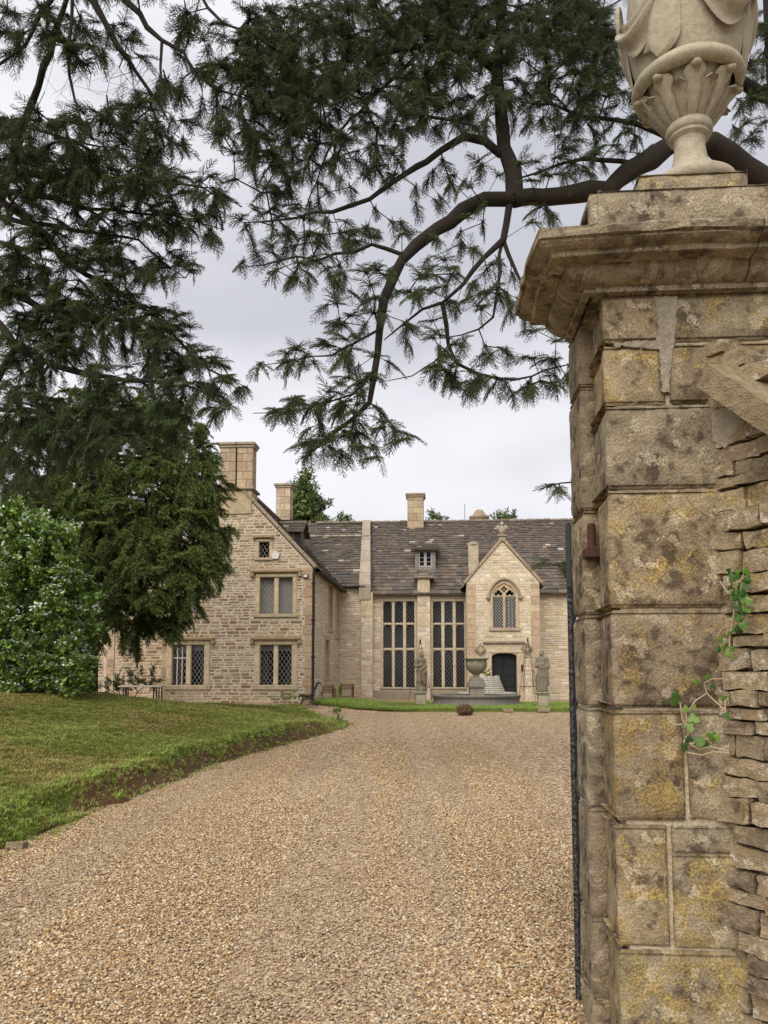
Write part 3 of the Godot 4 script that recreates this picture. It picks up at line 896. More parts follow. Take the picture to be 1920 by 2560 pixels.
func build_house() -> void:
	rng.seed = 1234
	make_stone_kinds()
	var house := thing("manor_house", "rambling golden limestone manor house with gables, tall mullioned windows and stone slate roofs", "house", house_frame.origin, deg_to_rad(-3.9))
	var none = null
	# dark panelled rooms behind the windows
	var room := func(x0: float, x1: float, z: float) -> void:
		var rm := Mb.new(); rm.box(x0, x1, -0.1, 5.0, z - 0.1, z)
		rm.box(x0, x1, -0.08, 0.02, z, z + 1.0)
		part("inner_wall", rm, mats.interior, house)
	# ---- gabled wing standing forward on the left
	var zw := 8.6
	var xr := hl(779, 1600, zw).x; var xc := hl(591, 1600, zw).x; var half := xr - xc; var xl := xc - half
	var ev := hl(779, 1418, zw).y
	var g0 := hl(632, 1261, zw); var g1 := hl(779, 1418, zw)
	var pitch := (g0.y - g1.y) / (g1.x - g0.x)
	var apex := ev + pitch * half
	var prof := [[-0.2, xl, xr], [ev, xl, xr], [apex, xc - 0.01, xc + 0.01]]
	var k := 0.3978
	var px := func(x: float) -> float: return 200 + x * k
	var py := func(y: float) -> float: return 1080 + y * k
	var W := Color(0.68, 0.56, 0.39)
	var holes := []
	holes.append(window(house, zw, [[px.call(1130), px.call(1214)], [px.call(1243), px.call(1330)]], [[py.call(1337), py.call(1590)]], {"tone": W, "jamb": 0.22, "hood": [px.call(1070), px.call(1388), py.call(1296), 12.0], "blind": 0.15, "curtain": true, "arch": 0.12}))
	holes.append(window(house, zw, [[px.call(578), px.call(664)], [px.call(695), px.call(780)]], [[py.call(1337), py.call(1590)]], {"tone": W, "jamb": 0.22, "hood": [px.call(515), px.call(842), py.call(1298), 12.0], "blind": 0.14, "casement": true, "curtain": true, "arch": 0.12}))
	holes.append(window(house, zw, [[px.call(1130), px.call(1218)], [px.call(1247), px.call(1336)]], [[py.call(912), py.call(1142)]], {"tone": W, "jamb": 0.17, "hood": [px.call(1072), px.call(1390), py.call(873), 12.0], "blind": 0.97, "arch": 0.1}))
	holes.append(window(house, zw, [[418, 453], [465, 500]], [[py.call(912), py.call(1142)]], {"tone": W, "jamb": 0.17, "hood": [395, 520, py.call(873), 12.0], "blind": 0.97, "arch": 0.1}))
	holes.append(window(house, zw, [[px.call(1125), px.call(1190)]], [[py.call(690), py.call(790)]], {"tone": W, "jamb": 0.13, "hood": [px.call(1086), px.call(1216), py.call(655), 4.0]}))
	holes.append(window(house, zw, [[507, 533]], [[py.call(690), py.call(790)]], {"tone": W, "jamb": 0.13, "hood": [493, 545, py.call(655), 4.0]}))
	var mb := Mb.new()
	wall_face(mb, prof, holes, zw)
	mb.quad(Vector3(xl, -0.2, -1), Vector3(xl, -0.2, zw), Vector3(xl, ev, zw), Vector3(xl, ev, -1))
	var wall := part("gable_wall", mb, mats.mortar, house)
	room.call(xl + 0.3, xr - 0.3, zw - 1.5)
	# quoins up the right corner
	var qy := 0.15; var odd := false; var quoins := []
	while qy < ev - 0.1:
		var qh := rng.randf_range(0.26, 0.42); var qw := 0.62 if odd else 0.34
		if qy + qh > ev: qh = ev - qy
		for s: int in [-1, 1]:
			var x0 := xr - qw if s > 0 else xl; var x1 := xr if s > 0 else xl + qw
			var q := [x0, x1, qy, qy + qh]
			var clash := false
			for h: Array in holes:
				if x0 < h[1] + 0.03 and x1 > h[0] - 0.03 and qy < h[3] and qy + qh > h[2]: clash = true
			if clash:
				if s > 0: x0 = maxf(x0, xr - 0.26)
				else: x1 = minf(x1, xl + 0.26)
				q = [x0, x1, qy, qy + qh]
			quoins.append(q)
			var m := Mb.new(); m.col = (DRESSED[rng.randi() % 4] as Color) * Color(0.95, 0.86, 0.78) * rng.randf_range(0.8, 1.05)
			m.bevel(x0 + 0.004, x1 - 0.004 + (0.02 if s > 0 else 0.0), qy + 0.005, qy + qh - 0.005, zw - 0.45, zw + 0.024, 0.012)
			part("quoin", m, mats.stone, wall)
		qy += qh; odd = not odd
	var skip := holes.duplicate(); skip.append_array(quoins)
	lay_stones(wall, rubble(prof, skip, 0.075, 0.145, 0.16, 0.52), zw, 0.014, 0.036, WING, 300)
	# coping up the gable, wing roof behind it
	var s_len := sqrt(half * half + (apex - ev) * (apex - ev)); var up := Vector3(-half, apex - ev, 0) / s_len
	for s: int in [1, -1]:
		var n := int(s_len / 0.7)
		for i in n:
			var cb := Mb.new(); cb.col = Color(0.42, 0.34, 0.25) * rng.randf_range(0.85, 1.1)
			var dir := Vector3(-s * half, apex - ev, 0) / s_len
			var o := Vector3(xc + s * (half + 0.10), ev - 0.05, 0) + dir * (i * s_len / n)
			var x_axis := dir if s < 0 else dir
			cb.t = Transform3D(Basis(x_axis, Vector3(0, 0, 1).cross(x_axis) * (1 if s < 0 else -1), Vector3(0, 0, 1) * (1 if s < 0 else -1)), o)
			if s < 0: cb.bevel(0.004, s_len / n - 0.004, 0.0, 0.13, zw - 0.32, zw + 0.09, 0.02)
			else: cb.bevel(0.004, s_len / n - 0.004, 0.0, 0.13, -zw - 0.09, -zw + 0.32, 0.02)
			part("coping", cb, mats.ashlar, wall)
	var deck := Mb.new(); deck.col = SLATE[0]
	var eave := Vector3(xr + 0.28, ev - 0.10, zw - 0.30)
	var ridge_w := Vector3(xc, eave.y + (eave.x - xc) * pitch, 0)
	var wdir := (Vector3(xc, ridge_w.y, 0) - Vector3(eave.x, eave.y, 0)); var wlen := wdir.length(); wdir = wdir / wlen
	deck.quad(eave, Vector3(eave.x, eave.y, -6), Vector3(xc, ridge_w.y, -6), Vector3(xc, ridge_w.y, eave.z))
	deck.quad(Vector3(xl - 0.28, eave.y, -6), Vector3(xl - 0.28, eave.y, eave.z), Vector3(xc, ridge_w.y, eave.z), Vector3(xc, ridge_w.y, -6))
	deck.quad(eave + Vector3(0, -0.03, 0), Vector3(xr - 0.1, eave.y - 0.03, eave.z), Vector3(xr - 0.1, eave.y - 0.03, -1), Vector3(eave.x, eave.y - 0.03, -1))
	var wroof := part("wing_roof", deck, mats.slate, house)
	# ---- the hall range behind
	var ey := hl(1100, 1485, 0.35).y
	var rz := -4.3
	var ry := hl(1100, 1304, rz).y
	var hall_pitch := (ry - ey) / (0.35 - rz)
	var roof_hit := func(u: float, v: float, lift := 0.0) -> Vector3:
		var o := house_back * EYE; var d := house_back.basis * ray(u, v)
		# plane: y = ey + (0.35 - z) * pitch
		var t := (ey + lift + (0.35 - o.z) * hall_pitch - o.y) / (d.y + d.z * hall_pitch)
		return o + d * t
	var hxl := hl(915, 1600, 0).x; var hxr := hxl + 17.0
	var k2 := 0.3858
	var qx := func(x: float) -> float: return 800 + x * k2
	var qyf := func(y: float) -> float: return 1200 + y * k2
	var zp := 1.9
	var pl := hl(qx.call(953), 1600, zp).x; var pr := hl(qx.call(1428), 1600, zp).x
	var hh := []
	var T := Color(0.64, 0.56, 0.43)
	var rows := [[qyf.call(786), qyf.call(925)], [qyf.call(938), qyf.call(1088)], [qyf.call(1104), qyf.call(1343)]]
	hh.append(window(house, 0.0, [[qx.call(410), qx.call(465)], [qx.call(484), qx.call(538)], [qx.call(558), qx.call(612)]], rows, {"tone": T, "jamb": 0.12, "arch": 0.42, "recess": 0.2, "pw": 0.16, "ph": 0.23, "lead": 0.013, "cames": "lead_dark"}))
	hh.append(window(house, 0.0, [[qx.call(733), qx.call(787)], [qx.call(808), qx.call(861)], [qx.call(882), qx.call(936)]], rows, {"tone": T, "jamb": 0.12, "arch": 0.42, "recess": 0.2, "pw": 0.16, "ph": 0.23, "lead": 0.013, "cames": "lead_dark"}))
	var hp := [[-0.2, hxl, hxr], [ey + 0.25, hxl, hxr]]
	mb = Mb.new(); mb.col = Color(1.05, 1.02, 0.95)
	wall_face(mb, hp, hh, 0.0)
	mb.quad(Vector3(hxr, -0.2, 0), Vector3(hxr, -0.2, -9), Vector3(hxr, ey, -9), Vector3(hxr, ey, 0))
	mb.tri(Vector3(hxr, ey, 0), Vector3(hxr, ey, -9), Vector3(hxr, ry, rz))
	mb.quad(Vector3(hxr, -0.2, -9), Vector3(xl, -0.2, -9), Vector3(xl, ey, -9), Vector3(hxr, ey, -9))
	var hwall := part("hall_wall", mb, mats.mortar, house)
	room.call(hxl + 0.3, pl, -1.4)
	var clear := hh.duplicate()
	clear.append([pl - 0.05, pr + 0.05, -1, 9])
	var bu0 := hl(qx.call(632), 1600, 0.25).x; var bu1 := hl(qx.call(715), 1600, 0.25).x
	clear.append([bu0, bu1, -1, 9])
	lay_stones(hwall, rubble([[-0.1, hxl, hxr], [ey + 0.1, hxl, hxr]], clear, 0.09, 0.16, 0.18, 0.5), 0.0, 0.016, 0.02, HALL, 0)
	# plinth below the great windows
	mb = Mb.new(); mb.col = Color(0.40, 0.34, 0.26)
	mb.bevel(hxl - 0.1, pl, -0.2, hl(1000, qyf.call(1362), 0.1).y, -0.1, 0.1, 0.04)
	part("plinth", mb, mats.stone, hwall)
	# pilaster with a capped stack between the great windows
	mb = Mb.new(); mb.col = Color(1.05, 1.02, 0.95)
	var btop := hl(qx.call(672), qyf.call(640), 0.3).y
	mb.box(bu0, bu1, -0.2, btop - 0.02, -0.3, 0.22)
	var butt := part("buttress", mb, mats.mortar, house)
	lay_stones(butt, rubble([[0.0, bu0, bu1], [ey - 0.05, bu0, bu1]], [], 0.1, 0.24, 0.2, 0.6), 0.22, 0.008, 0.010, HALL, 0)
	mb = Mb.new(); mb.col = Color(0.62, 0.52, 0.38)
	mb.bevel(bu0 + 0.02, bu1 - 0.02, ey, btop, -0.6, 0.3, 0.02)
	mb.col = Color(0.3, 0.25, 0.19)
	mb.bevel(bu0 - 0.16, bu1 + 0.2, btop, btop + 0.14, -0.75, 0.42, 0.04)
	mb.bevel(bu0 + 0.05, bu1 - 0.05, btop + 0.14, btop + 0.30, -0.55, 0.25, 0.04)
	part("cap", mb, mats.ashlar, butt)
	# hall roof
	deck = Mb.new(); deck.col = SLATE[0]
	deck.quad(Vector3(hxl, ey, 0.35), Vector3(hxr, ey, 0.35), Vector3(hxr, ry, rz), Vector3(hxl, ry, rz))
	deck.quad(Vector3(hxr, ey, -9.2), Vector3(xl, ey, -9.2), Vector3(xl, ry, rz), Vector3(hxr, ry, rz))
	deck.quad(Vector3(hxr, ey - 0.04, 0.35), Vector3(hxl, ey - 0.04, 0.35), Vector3(hxl, ey - 0.04, -0.02), Vector3(hxr, ey - 0.04, -0.02))
	deck.quad(Vector3(hxl, ey - 0.04, 0.345), Vector3(hxr, ey - 0.04, 0.345), Vector3(hxr, ey + 0.02, 0.345), Vector3(hxl, ey + 0.02, 0.345))
	var hroof := part("hall_roof", deck, mats.slate, house)
	var hup := Vector3(0, ry - ey, rz - 0.35); var hlen := hup.length(); hup /= hlen
	var seen := func(x: float, s: float) -> bool:
		var wx := hxl + x; var wy := ey + s * hup.y
		if wx > pl + 0.35 and wx < pr - 0.35 and wy < ey + 1.3: return false
		return true
	slates(hroof, Vector3(hxl, ey, 0.35), Vector3.RIGHT, hup, pr + 3.6 - hxl, hlen, seen, 0.30, 0.13, true)
	slates(hroof, Vector3(pr + 3.6, ey, 0.35), Vector3.RIGHT, hup, hxr - pr - 3.6, hlen, none, 0.30, 0.13)
	mb = Mb.new(); mb.col = Color(0.26, 0.22, 0.18)
	var rx2 := xc + 1.0
	while rx2 < hxr:
		mb.col = Color(0.26, 0.22, 0.18) * rng.randf_range(0.8, 1.3)
		mb.bevel(rx2 + 0.005, rx2 + 0.45, ry - 0.08, ry + 0.07 + rng.randf() * 0.02, rz - 0.16, rz + 0.16, 0.05)
		rx2 += 0.455
	part("ridge_tile", mb, mats.slate, hroof).set_meta("kind", "stuff")
	# ---- lower roof and wall between wing and hall
	var ly := hl(870, 1467, 0.5).y
	var lz := -3.0; var lty := hl(850, 1341, lz).y
	mb = Mb.new()
	var mp := [[-0.2, xr, hxl + 0.1], [ly + 0.1, xr, hxl + 0.1]]
	wall_face(mb, mp, [], 0.15)
	var mwall := part("link_wall", mb, mats.mortar, house)
	lay_stones(mwall, rubble(mp, [], 0.08, 0.15, 0.16, 0.46), 0.15, 0.018, 0.02, HALL, 0)
	deck = Mb.new(); deck.col = SLATE[0]
	deck.quad(Vector3(xc, ly, 0.5), Vector3(hxl, ly, 0.5), Vector3(hxl, lty, lz), Vector3(xc, lty, lz))
	deck.quad(Vector3(hxl, ly - 0.03, 0.5), Vector3(xc, ly - 0.03, 0.5), Vector3(xc, ly - 0.03, 0.1), Vector3(hxl, ly - 0.03, 0.1))
	var bz := rz; var by2 := ry
	deck.quad(Vector3(xc, lty - 1.0, -3.3), Vector3(hxl + 0.3, lty - 1.0, -3.3), Vector3(hxl + 0.3, by2, bz), Vector3(xc, by2, bz))
	var lroof := part("link_roof", deck, mats.slate, house)
	var lup := Vector3(0, lty - ly, lz - 0.5); var llen := lup.length(); lup /= llen
	var wing_y := func(x: float) -> float: return eave.y + (eave.x - x) * pitch
	slates(lroof, Vector3(xc, ly, 0.5), Vector3.RIGHT, lup, hxl - xc, llen, func(x: float, s: float) -> bool: return ly + s * lup.y > wing_y.call(xc + x) - 0.4, 0.27, 0.14)
	var bup := Vector3(0, by2 - lty + 1.0, bz + 3.3); var blen := bup.length(); bup /= blen
	slates(lroof, Vector3(xc, lty - 1.0, -3.3), Vector3.RIGHT, bup, hxl + 0.3 - xc, blen, none, 0.17, 0.12)
	mb = Mb.new()
	var lx2 := xc
	while lx2 < hxl - 0.2:   # pale mortared ridge
		mb.col = Color(0.5, 0.45, 0.37) * rng.randf_range(0.55, 1.1)
		mb.bevel(lx2 + 0.004, lx2 + 0.40, lty - 0.05, lty + 0.07, lz - 0.14, lz + 0.14, 0.04)
		lx2 += 0.405
	part("ridge_tile", mb, mats.slate, lroof).set_meta("kind", "stuff")
	# wing roof slates, valley kept open
	slates(wroof, eave, Vector3(0, 0, -1), wdir, eave.z + 6.0, wlen, func(x: float, s: float) -> bool:
		var zz := eave.z - x; var yy := eave.y + s * wdir.y
		if zz < 0.5: return yy > ly + (0.5 - zz) * (lty - ly) / (0.5 - lz) - 0.35 and zz > -5.6
		return true, 0.26, 0.14)
	mb = Mb.new()
	var rzz := eave.z
	while rzz > -4:
		mb.col = Color(0.27, 0.23, 0.19) * rng.randf_range(0.8, 1.3)
		mb.bevel(xc - 0.15, xc + 0.15, ridge_w.y - 0.06, ridge_w.y + 0.07, rzz - 0.44, rzz, 0.05)
		rzz -= 0.45
	part("ridge_tile", mb, mats.slate, wroof).set_meta("kind", "stuff")
	# ---- return wall of the wing, with two narrow openings
	var rt := Transform3D(Basis(Vector3(0, 0, -1), Vector3.UP, Vector3.RIGHT), Vector3(xr, 0, zw))
	var slit := []
	for s: Array in [[822, 829, 1462, 1572, 0.0], [812, 821, 1600, 1692, 0.5], [840, 845, 1484, 1590, 0.0]]:
		var a := hx(s[0], (s[2] + s[3]) / 2, xr); var b := hx(s[1], (s[2] + s[3]) / 2, xr)
		var x0 := zw - a.z; var x1 := zw - b.z
		slit.append([x0, x1, hx((s[0] + s[1]) / 2, s[3], xr).y, hx((s[0] + s[1]) / 2, s[2], xr).y])
	mb = Mb.new(); mb.t = rt; mb.col = Color(1.08, 1.02, 0.92)
	var rp := [[-0.2, 0.0, zw], [ev + 0.05, 0.0, zw]]
	wall_face(mb, rp, slit, 0.0)
	var rwall := part("return_wall", mb, mats.mortar, house)
	var rskip := []
	for s: Array in slit:
		var sm := Mb.new(); sm.t = rt; sm.col = Color(0.56, 0.42, 0.28)
		sm.bevel(s[0] - 0.2, s[0] + 0.01, s[2], s[3], -0.25, 0.05, 0.02); sm.bevel(s[1] - 0.01, s[1] + 0.2, s[2], s[3], -0.25, 0.05, 0.02)
		sm.bevel(s[0] - 0.2, s[1] + 0.2, s[3] - 0.01, s[3] + 0.2, -0.25, 0.052, 0.02); sm.bevel(s[0] - 0.22, s[1] + 0.22, s[2] - 0.16, s[2] + 0.01, -0.25, 0.07, 0.02)
		var slot := part("narrow_window", sm, mats.ashlar, house)
		sm = Mb.new(); sm.t = rt
		sm.quad(Vector3(s[0], s[2], -0.15), Vector3(s[1], s[2], -0.15), Vector3(s[1], s[3], -0.15), Vector3(s[0], s[3], -0.15))
		part("pane", sm, mats.glass, slot)
		rskip.append([s[0] - 0.2, s[1] + 0.2, s[2] - 0.16, s[3] + 0.2])
	lay_stones(rwall, rubble([[0.0, 0.06, zw], [ev, 0.06, zw]], rskip, 0.08, 0.15, 0.2, 0.55), 0.0, 0.016, 0.02, HALL, 0, rt)
	# wall running on to the left of the wing
	var zl := 6.6
	var lw := [[-0.2, hl(120, 1600, zl).x, xl + 0.02], [ev, hl(120, 1600, zl).x, xl + 0.02]]
	mb = Mb.new(); mb.col = Color(0.95, 0.9, 0.88)
	wall_face(mb, lw, [], zl)
	mb.quad(Vector3(lw[0][1], ev, zl), Vector3(xl, ev, zl), Vector3(xl, ev + 2.0, zl - 3.0), Vector3(lw[0][1], ev + 2.0, zl - 3.0))
	var side := part("service_wall", mb, mats.mortar, house)
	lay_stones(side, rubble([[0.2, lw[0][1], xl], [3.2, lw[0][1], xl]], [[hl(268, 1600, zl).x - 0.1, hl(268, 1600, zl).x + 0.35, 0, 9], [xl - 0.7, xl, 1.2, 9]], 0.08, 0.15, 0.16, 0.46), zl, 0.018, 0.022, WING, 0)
	mb = Mb.new()
	block_parts("quoin", side, hl(268, 1600, zl).x, hl(268, 1600, zl).x + 0.34, 0.2, ev, zl - 0.2, zl + 0.05, 0.35, 0.98, Color(0.85, 0.8, 0.76))
	# ---- verge parapet of the hall and the buttress under it
	var vx0 := hl(897, 1440, 0.6).x; var vx1 := hl(931, 1440, 0.6).x
	mb = Mb.new(); mb.col = Color(1.05, 1.02, 0.95)
	mb.hexa([Vector3(vx0 + 0.1, -0.2, 0.42), Vector3(vx1, -0.2, 0.42), Vector3(vx1, ey + 0.1, 0.42), Vector3(vx0 + 0.1, ey + 0.1, 0.42)], [Vector3(vx0 + 0.1, -0.2, -0.5), Vector3(vx1, -0.2, -0.5), Vector3(vx1, ey + 0.1, -0.5), Vector3(vx0 + 0.1, ey + 0.1, -0.5)])
	var verge := part("verge_parapet", mb, mats.mortar, house)
	lay_stones(verge, rubble([[0.0, vx0 + 0.1, vx1], [ey, vx0 + 0.1, vx1]], [], 0.1, 0.24, 0.2, 0.6), 0.42, 0.008, 0.010, HALL, 0)
	for i in 6:
		var a := i / 6.0; var b := (i + 1) / 6.0
		var p := func(f: float, h: float) -> Vector3: return Vector3(0, ey + 0.05 + h * (1.0 - 0.8 * f) + f * (ry - ey), lerpf(0.5, rz + 0.1, f))
		var w0 := lerpf(0.0, 0.22, a); var w1 := lerpf(0.0, 0.22, b)
		var cb := Mb.new(); cb.col = Color(0.44, 0.38, 0.30) * rng.randf_range(0.85, 1.15)
		var lo0: Vector3 = p.call(a + 0.004, 0.42); var lo1: Vector3 = p.call(b - 0.004, 0.42); var dn := Vector3(0, -0.75, 0)
		var X0 := Vector3(vx0 - 0.28 * a, 0, 0); var X1 := Vector3(lerpf(vx1 - 0.1, vx0 + 0.14, a), 0, 0); var Y0 := Vector3(vx0 - 0.28 * b, 0, 0); var Y1 := Vector3(lerpf(vx1 - 0.1, vx0 + 0.14, b), 0, 0)
		cb.hexa([lo0 + dn + X0, lo0 + dn + X1, lo0 + X1, lo0 + X0], [lo1 + dn + Y0, lo1 + dn + Y1, lo1 + Y1, lo1 + Y0])
		part("coping", cb, mats.ashlar, verge)
	# ---- porch
	var pey := hl(qx.call(1428), qyf.call(662), zp).y
	var pap := hl(qx.call(1186), qyf.call(398), zp); var pc := (pl + pr) / 2
	var pprof := [[-0.2, pl, pr], [pey, pl, pr], [pap.y, pc - 0.01, pc + 0.01]]
	var ph := []
	# door
	var dx0 := hl(qx.call(1114), 1650, zp).x; var dx1 := hl(qx.call(1275), 1650, zp).x; var dty := hl(1260, qyf.call(1122), zp).y
	ph.append([dx0 - 0.01, dx1 + 0.01, -0.3, dty])
	# traceried window
	var k3 := 0.16878
	var tx := func(x: float) -> float: return hl(1160 + x * k3, 1480, zp).x
	var tyf := func(y: float) -> float: return hl(1260, 1340 + y * k3, zp).y
	var wl: float = tx.call(428); var wr: float = tx.call(762); var wb: float = tyf.call(1360); var wsp: float = tyf.call(890); var wt: float = tyf.call(700)
	ph.append([wl, wr, wb, wt])
	mb = Mb.new(); mb.col = Color(1.06, 1.0, 0.92)
	wall_face(mb, pprof, ph, zp)
	mb.quad(Vector3(pr, -0.2, zp), Vector3(pr, -0.2, -0.2), Vector3(pr, pey, -0.2), Vector3(pr, pey, zp))
	mb.quad(Vector3(pl, -0.2, -0.2), Vector3(pl, -0.2, zp), Vector3(pl, pey, zp), Vector3(pl, pey, -0.2))
	var pwall := part("porch_wall", mb, mats.mortar, house)
	var sur := 0.26
	var pskip := [[dx0 - 0.36, dx1 + 0.36, -1, dty + 0.55], [wl - 0.2, wr + 0.2, wb - 0.2, wt + 0.25]]
	for s: int in [-1, 1]:
		var x0 := pr - 0.42 if s > 0 else pl; var x1 := pr if s > 0 else pl + 0.42
		block_parts("quoin", pwall, x0, x1, 0.0, pey - 0.05, zp - 0.4, zp + 0.02, 0.34, 0.02 if s > 0 else 0.98, Color(0.95, 0.90, 0.84))
		pskip.append([x0, x1, -1, pey])
	lay_stones(pwall, rubble(pprof, pskip, 0.09, 0.2, 0.18, 0.5), zp, 0.012, 0.02, HALL, 0)
	room.call(pl + 0.2, pr - 0.2, zp - 1.3)
	# window tracery: surround, mullion, two cusped lights and a quatrefoil under a pointed arch
	var wc := (wl + wr) / 2
	var arch := func(y: float) -> float:   # half width of the opening at height y
		if y <= wsp: return (wr - wl) / 2
		var q := clampf((y - wsp) / (wt - wsp), 0, 1)
		return (wr - wl) / 2 * pow(maxf(0.0, 1.0 - q * q), 0.62)
	var fr := Mb.new(); fr.col = Color(0.62, 0.49, 0.33)
	for i in 24:   # tracery plate above the springing, pierced
		for j in 24:
			var xa := lerpf(wl, wr, j / 24.0); var xb := lerpf(wl, wr, (j + 1) / 24.0)
			var ya := lerpf(wsp - 0.02, wt, i / 24.0); var yb := lerpf(wsp - 0.02, wt, (i + 1) / 24.0)
			var mx := (xa + xb) / 2; var my := (ya + yb) / 2
			var d := absf(mx - wc)
			var w := wr - wl
			var open := false
			if absf(mx - wc) < arch.call(my):
				for l: int in [-1, 1]:
					var lc := Vector2(wc + l * w * 0.25, wsp + 0.06)
					if Vector2(mx, my).distance_to(lc + Vector2(0, 0.14)) < 0.09 or Vector2(mx, my).distance_to(lc + Vector2(-0.10, 0.05)) < 0.085 or Vector2(mx, my).distance_to(lc + Vector2(0.10, 0.05)) < 0.085: open = true
				var qc := Vector2(wc, wt - 0.27)
				for a in 4:
					if Vector2(mx, my).distance_to(qc + Vector2(0.085, 0).rotated(a * PI / 2)) < 0.062: open = true
			if not open:
				fr.box(xa, xb, ya, yb, zp - 0.22, zp - 0.06 if d < arch.call(my) else zp + 0.01)
	fr.bevel(wl - 0.16, wl + 0.005, wb, wsp, zp - 0.3, zp + 0.03, 0.03); fr.bevel(wr - 0.005, wr + 0.16, wb, wsp, zp - 0.3, zp + 0.03, 0.03)
	fr.col = Color(0.5, 0.38, 0.28)
	fr.bevel(wl - 0.2, wr + 0.2, wb - 0.16, wb, zp - 0.3, zp + 0.08, 0.03)
	var gothic := part("traceried_window", fr, mats.ashlar, house)
	mb = Mb.new(); mb.col = Color(0.6, 0.46, 0.32)
	mb.bevel(wc - 0.06, wc + 0.06, wb, wsp, zp - 0.22, zp - 0.04, 0.03)
	part("mullion", mb, mats.ashlar, gothic)
	for s: int in [-1, 1]:
		var x0 := wl if s < 0 else wc + 0.06; var x1 := wc - 0.06 if s < 0 else wr
		mb = Mb.new(); mb.quad(Vector3(x0, wb, zp - 0.17), Vector3(x1, wb, zp - 0.17), Vector3(x1, wt, zp - 0.17), Vector3(x0, wt, zp - 0.17))
		part("pane", mb, mats.glass, gothic)
		mb = Mb.new(); lattice(mb, x0, x1, wb, wsp - 0.05, zp - 0.14, 0.13, 0.16, 0.022)
		mb.box(x0, x1, wsp - 0.09, wsp - 0.05, zp - 0.16, zp - 0.12)
		if s > 0:
			for q: float in [0.33, 0.66]: mb.box(lerpf(x0, x1, q) - 0.012, lerpf(x0, x1, q) + 0.012, wb, wsp, zp - 0.15, zp - 0.12)
		part("lead_lattice", mb, mats.lead, gothic)
	var path := []; var rad := []
	for i in 17:
		var a := -1.0 + 2.0 * i / 16.0
		var y := wsp - 0.05 + (wt - wsp + 0.24) * pow(maxf(0.0, 1.0 - a * a), 0.62)
		path.append(Vector3(wc + a * ((wr - wl) / 2 + 0.2), y, zp + 0.05)); rad.append(0.065)
	mb = Mb.new(); mb.col = Color(0.40, 0.30, 0.23)
	mb.tube(path, rad, 6)
	for s: int in [-1, 1]: mb.ball(Vector3(wc + s * ((wr - wl) / 2 + 0.22), wsp - 0.08, zp + 0.06), Vector3(0.1, 0.12, 0.1))
	part("hood_mould", mb, mats.ashlar, gothic)
	# door surround and leaves
	var sr := Mb.new(); sr.col = Color(0.66, 0.55, 0.40)
	sr.bevel(dx0 - 0.34, dx0, -0.1, dty, zp - 0.45, zp + 0.05, 0.04); sr.col = Color(0.62, 0.5, 0.38); sr.bevel(dx1, dx1 + 0.34, -0.1, dty, zp - 0.45, zp + 0.05, 0.04)
	sr.col = Color(0.68, 0.58, 0.42); sr.bevel(dx0 - 0.342, dx1 + 0.342, dty, dty + 0.46, zp - 0.45, zp + 0.054, 0.03)
	var dw := (dx1 - dx0) / 2; var dc := (dx0 + dx1) / 2
	for s: int in [-1, 1]:
		for i in 6:
			var a0 := PI / 2 * i / 6.0; var a1 := PI / 2 * (i + 1) / 6.0
			var p0 := Vector3(dc + s * dw * cos(a0), dty - 0.16 + 0.16 * pow(sin(a0), 0.7), zp); var p1 := Vector3(dc + s * dw * cos(a1), dty - 0.16 + 0.16 * pow(sin(a1), 0.7), zp)
			var q0 := Vector3(p0.x, dty + 0.01, zp); var q1 := Vector3(p1.x, dty + 0.01, zp); var back := Vector3(0, 0, -0.4)
			if s > 0:
				sr.quad(p0, q0, q1, p1); sr.quad(p0, p1, p1 + back, p0 + back)
			else:
				sr.quad(p0, p1, q1, q0); sr.quad(p0 + back, p1 + back, p1, p0)
	var dsur := part("door_surround", sr, mats.ashlar, house)
	mb = Mb.new(); mb.col = Color(0.34, 0.28, 0.22)
	var hy := hl(1260, qyf.call(1052), zp).y
	mb.bevel(hl(qx.call(1056), 1600, zp).x, hl(qx.call(1325), 1600, zp).x, hy - 0.07, hy + 0.06, zp - 0.05, zp + 0.16, 0.035)
	for e: Array in [[1040, 1100], [1341, 1092]]:
		var c := hl(qx.call(e[0]), qyf.call(e[1]), zp + 0.1)
		for ring in 2:
			var w: float = [0.27, 0.15][ring]
			mb.col = [Color(0.34, 0.27, 0.2), Color(0.56, 0.46, 0.34)][ring]
			mb.prism(PackedVector2Array([Vector2(c.x - w, c.y), Vector2(c.x, c.y - w), Vector2(c.x + w, c.y), Vector2(c.x, c.y + w)]), zp - 0.02, zp + 0.10 + 0.035 * ring)
	part("hood_mould", mb, mats.ashlar, dsur)
	mb = Mb.new(); mb.box(dx0, dx1, -0.1, dty, zp - 0.42, zp - 0.36)
	var door := part("door", mb, mats.dark_paint, house)
	for s: int in [-1, 1]:
		mb = Mb.new()
		var x0 := dc + 0.006 if s > 0 else dx0 + 0.01; var x1 := dx1 - 0.01 if s > 0 else dc - 0.006
		mb.bevel(x0, x1, -0.05, dty, zp - 0.36, zp - 0.31, 0.012)
		var leaf := part("leaf", mb, mats.dark_paint, door)
		for r in 4:
			var y0 := 0.1 + r * (dty - 0.25) / 4.0
			mb = Mb.new(); mb.bevel(x0 + 0.09, x1 - 0.09, y0 + 0.05, y0 + (dty - 0.25) / 4.0 - 0.05, zp - 0.32, zp - 0.285, 0.022)
			part("panel", mb, mats.dark_paint, door)
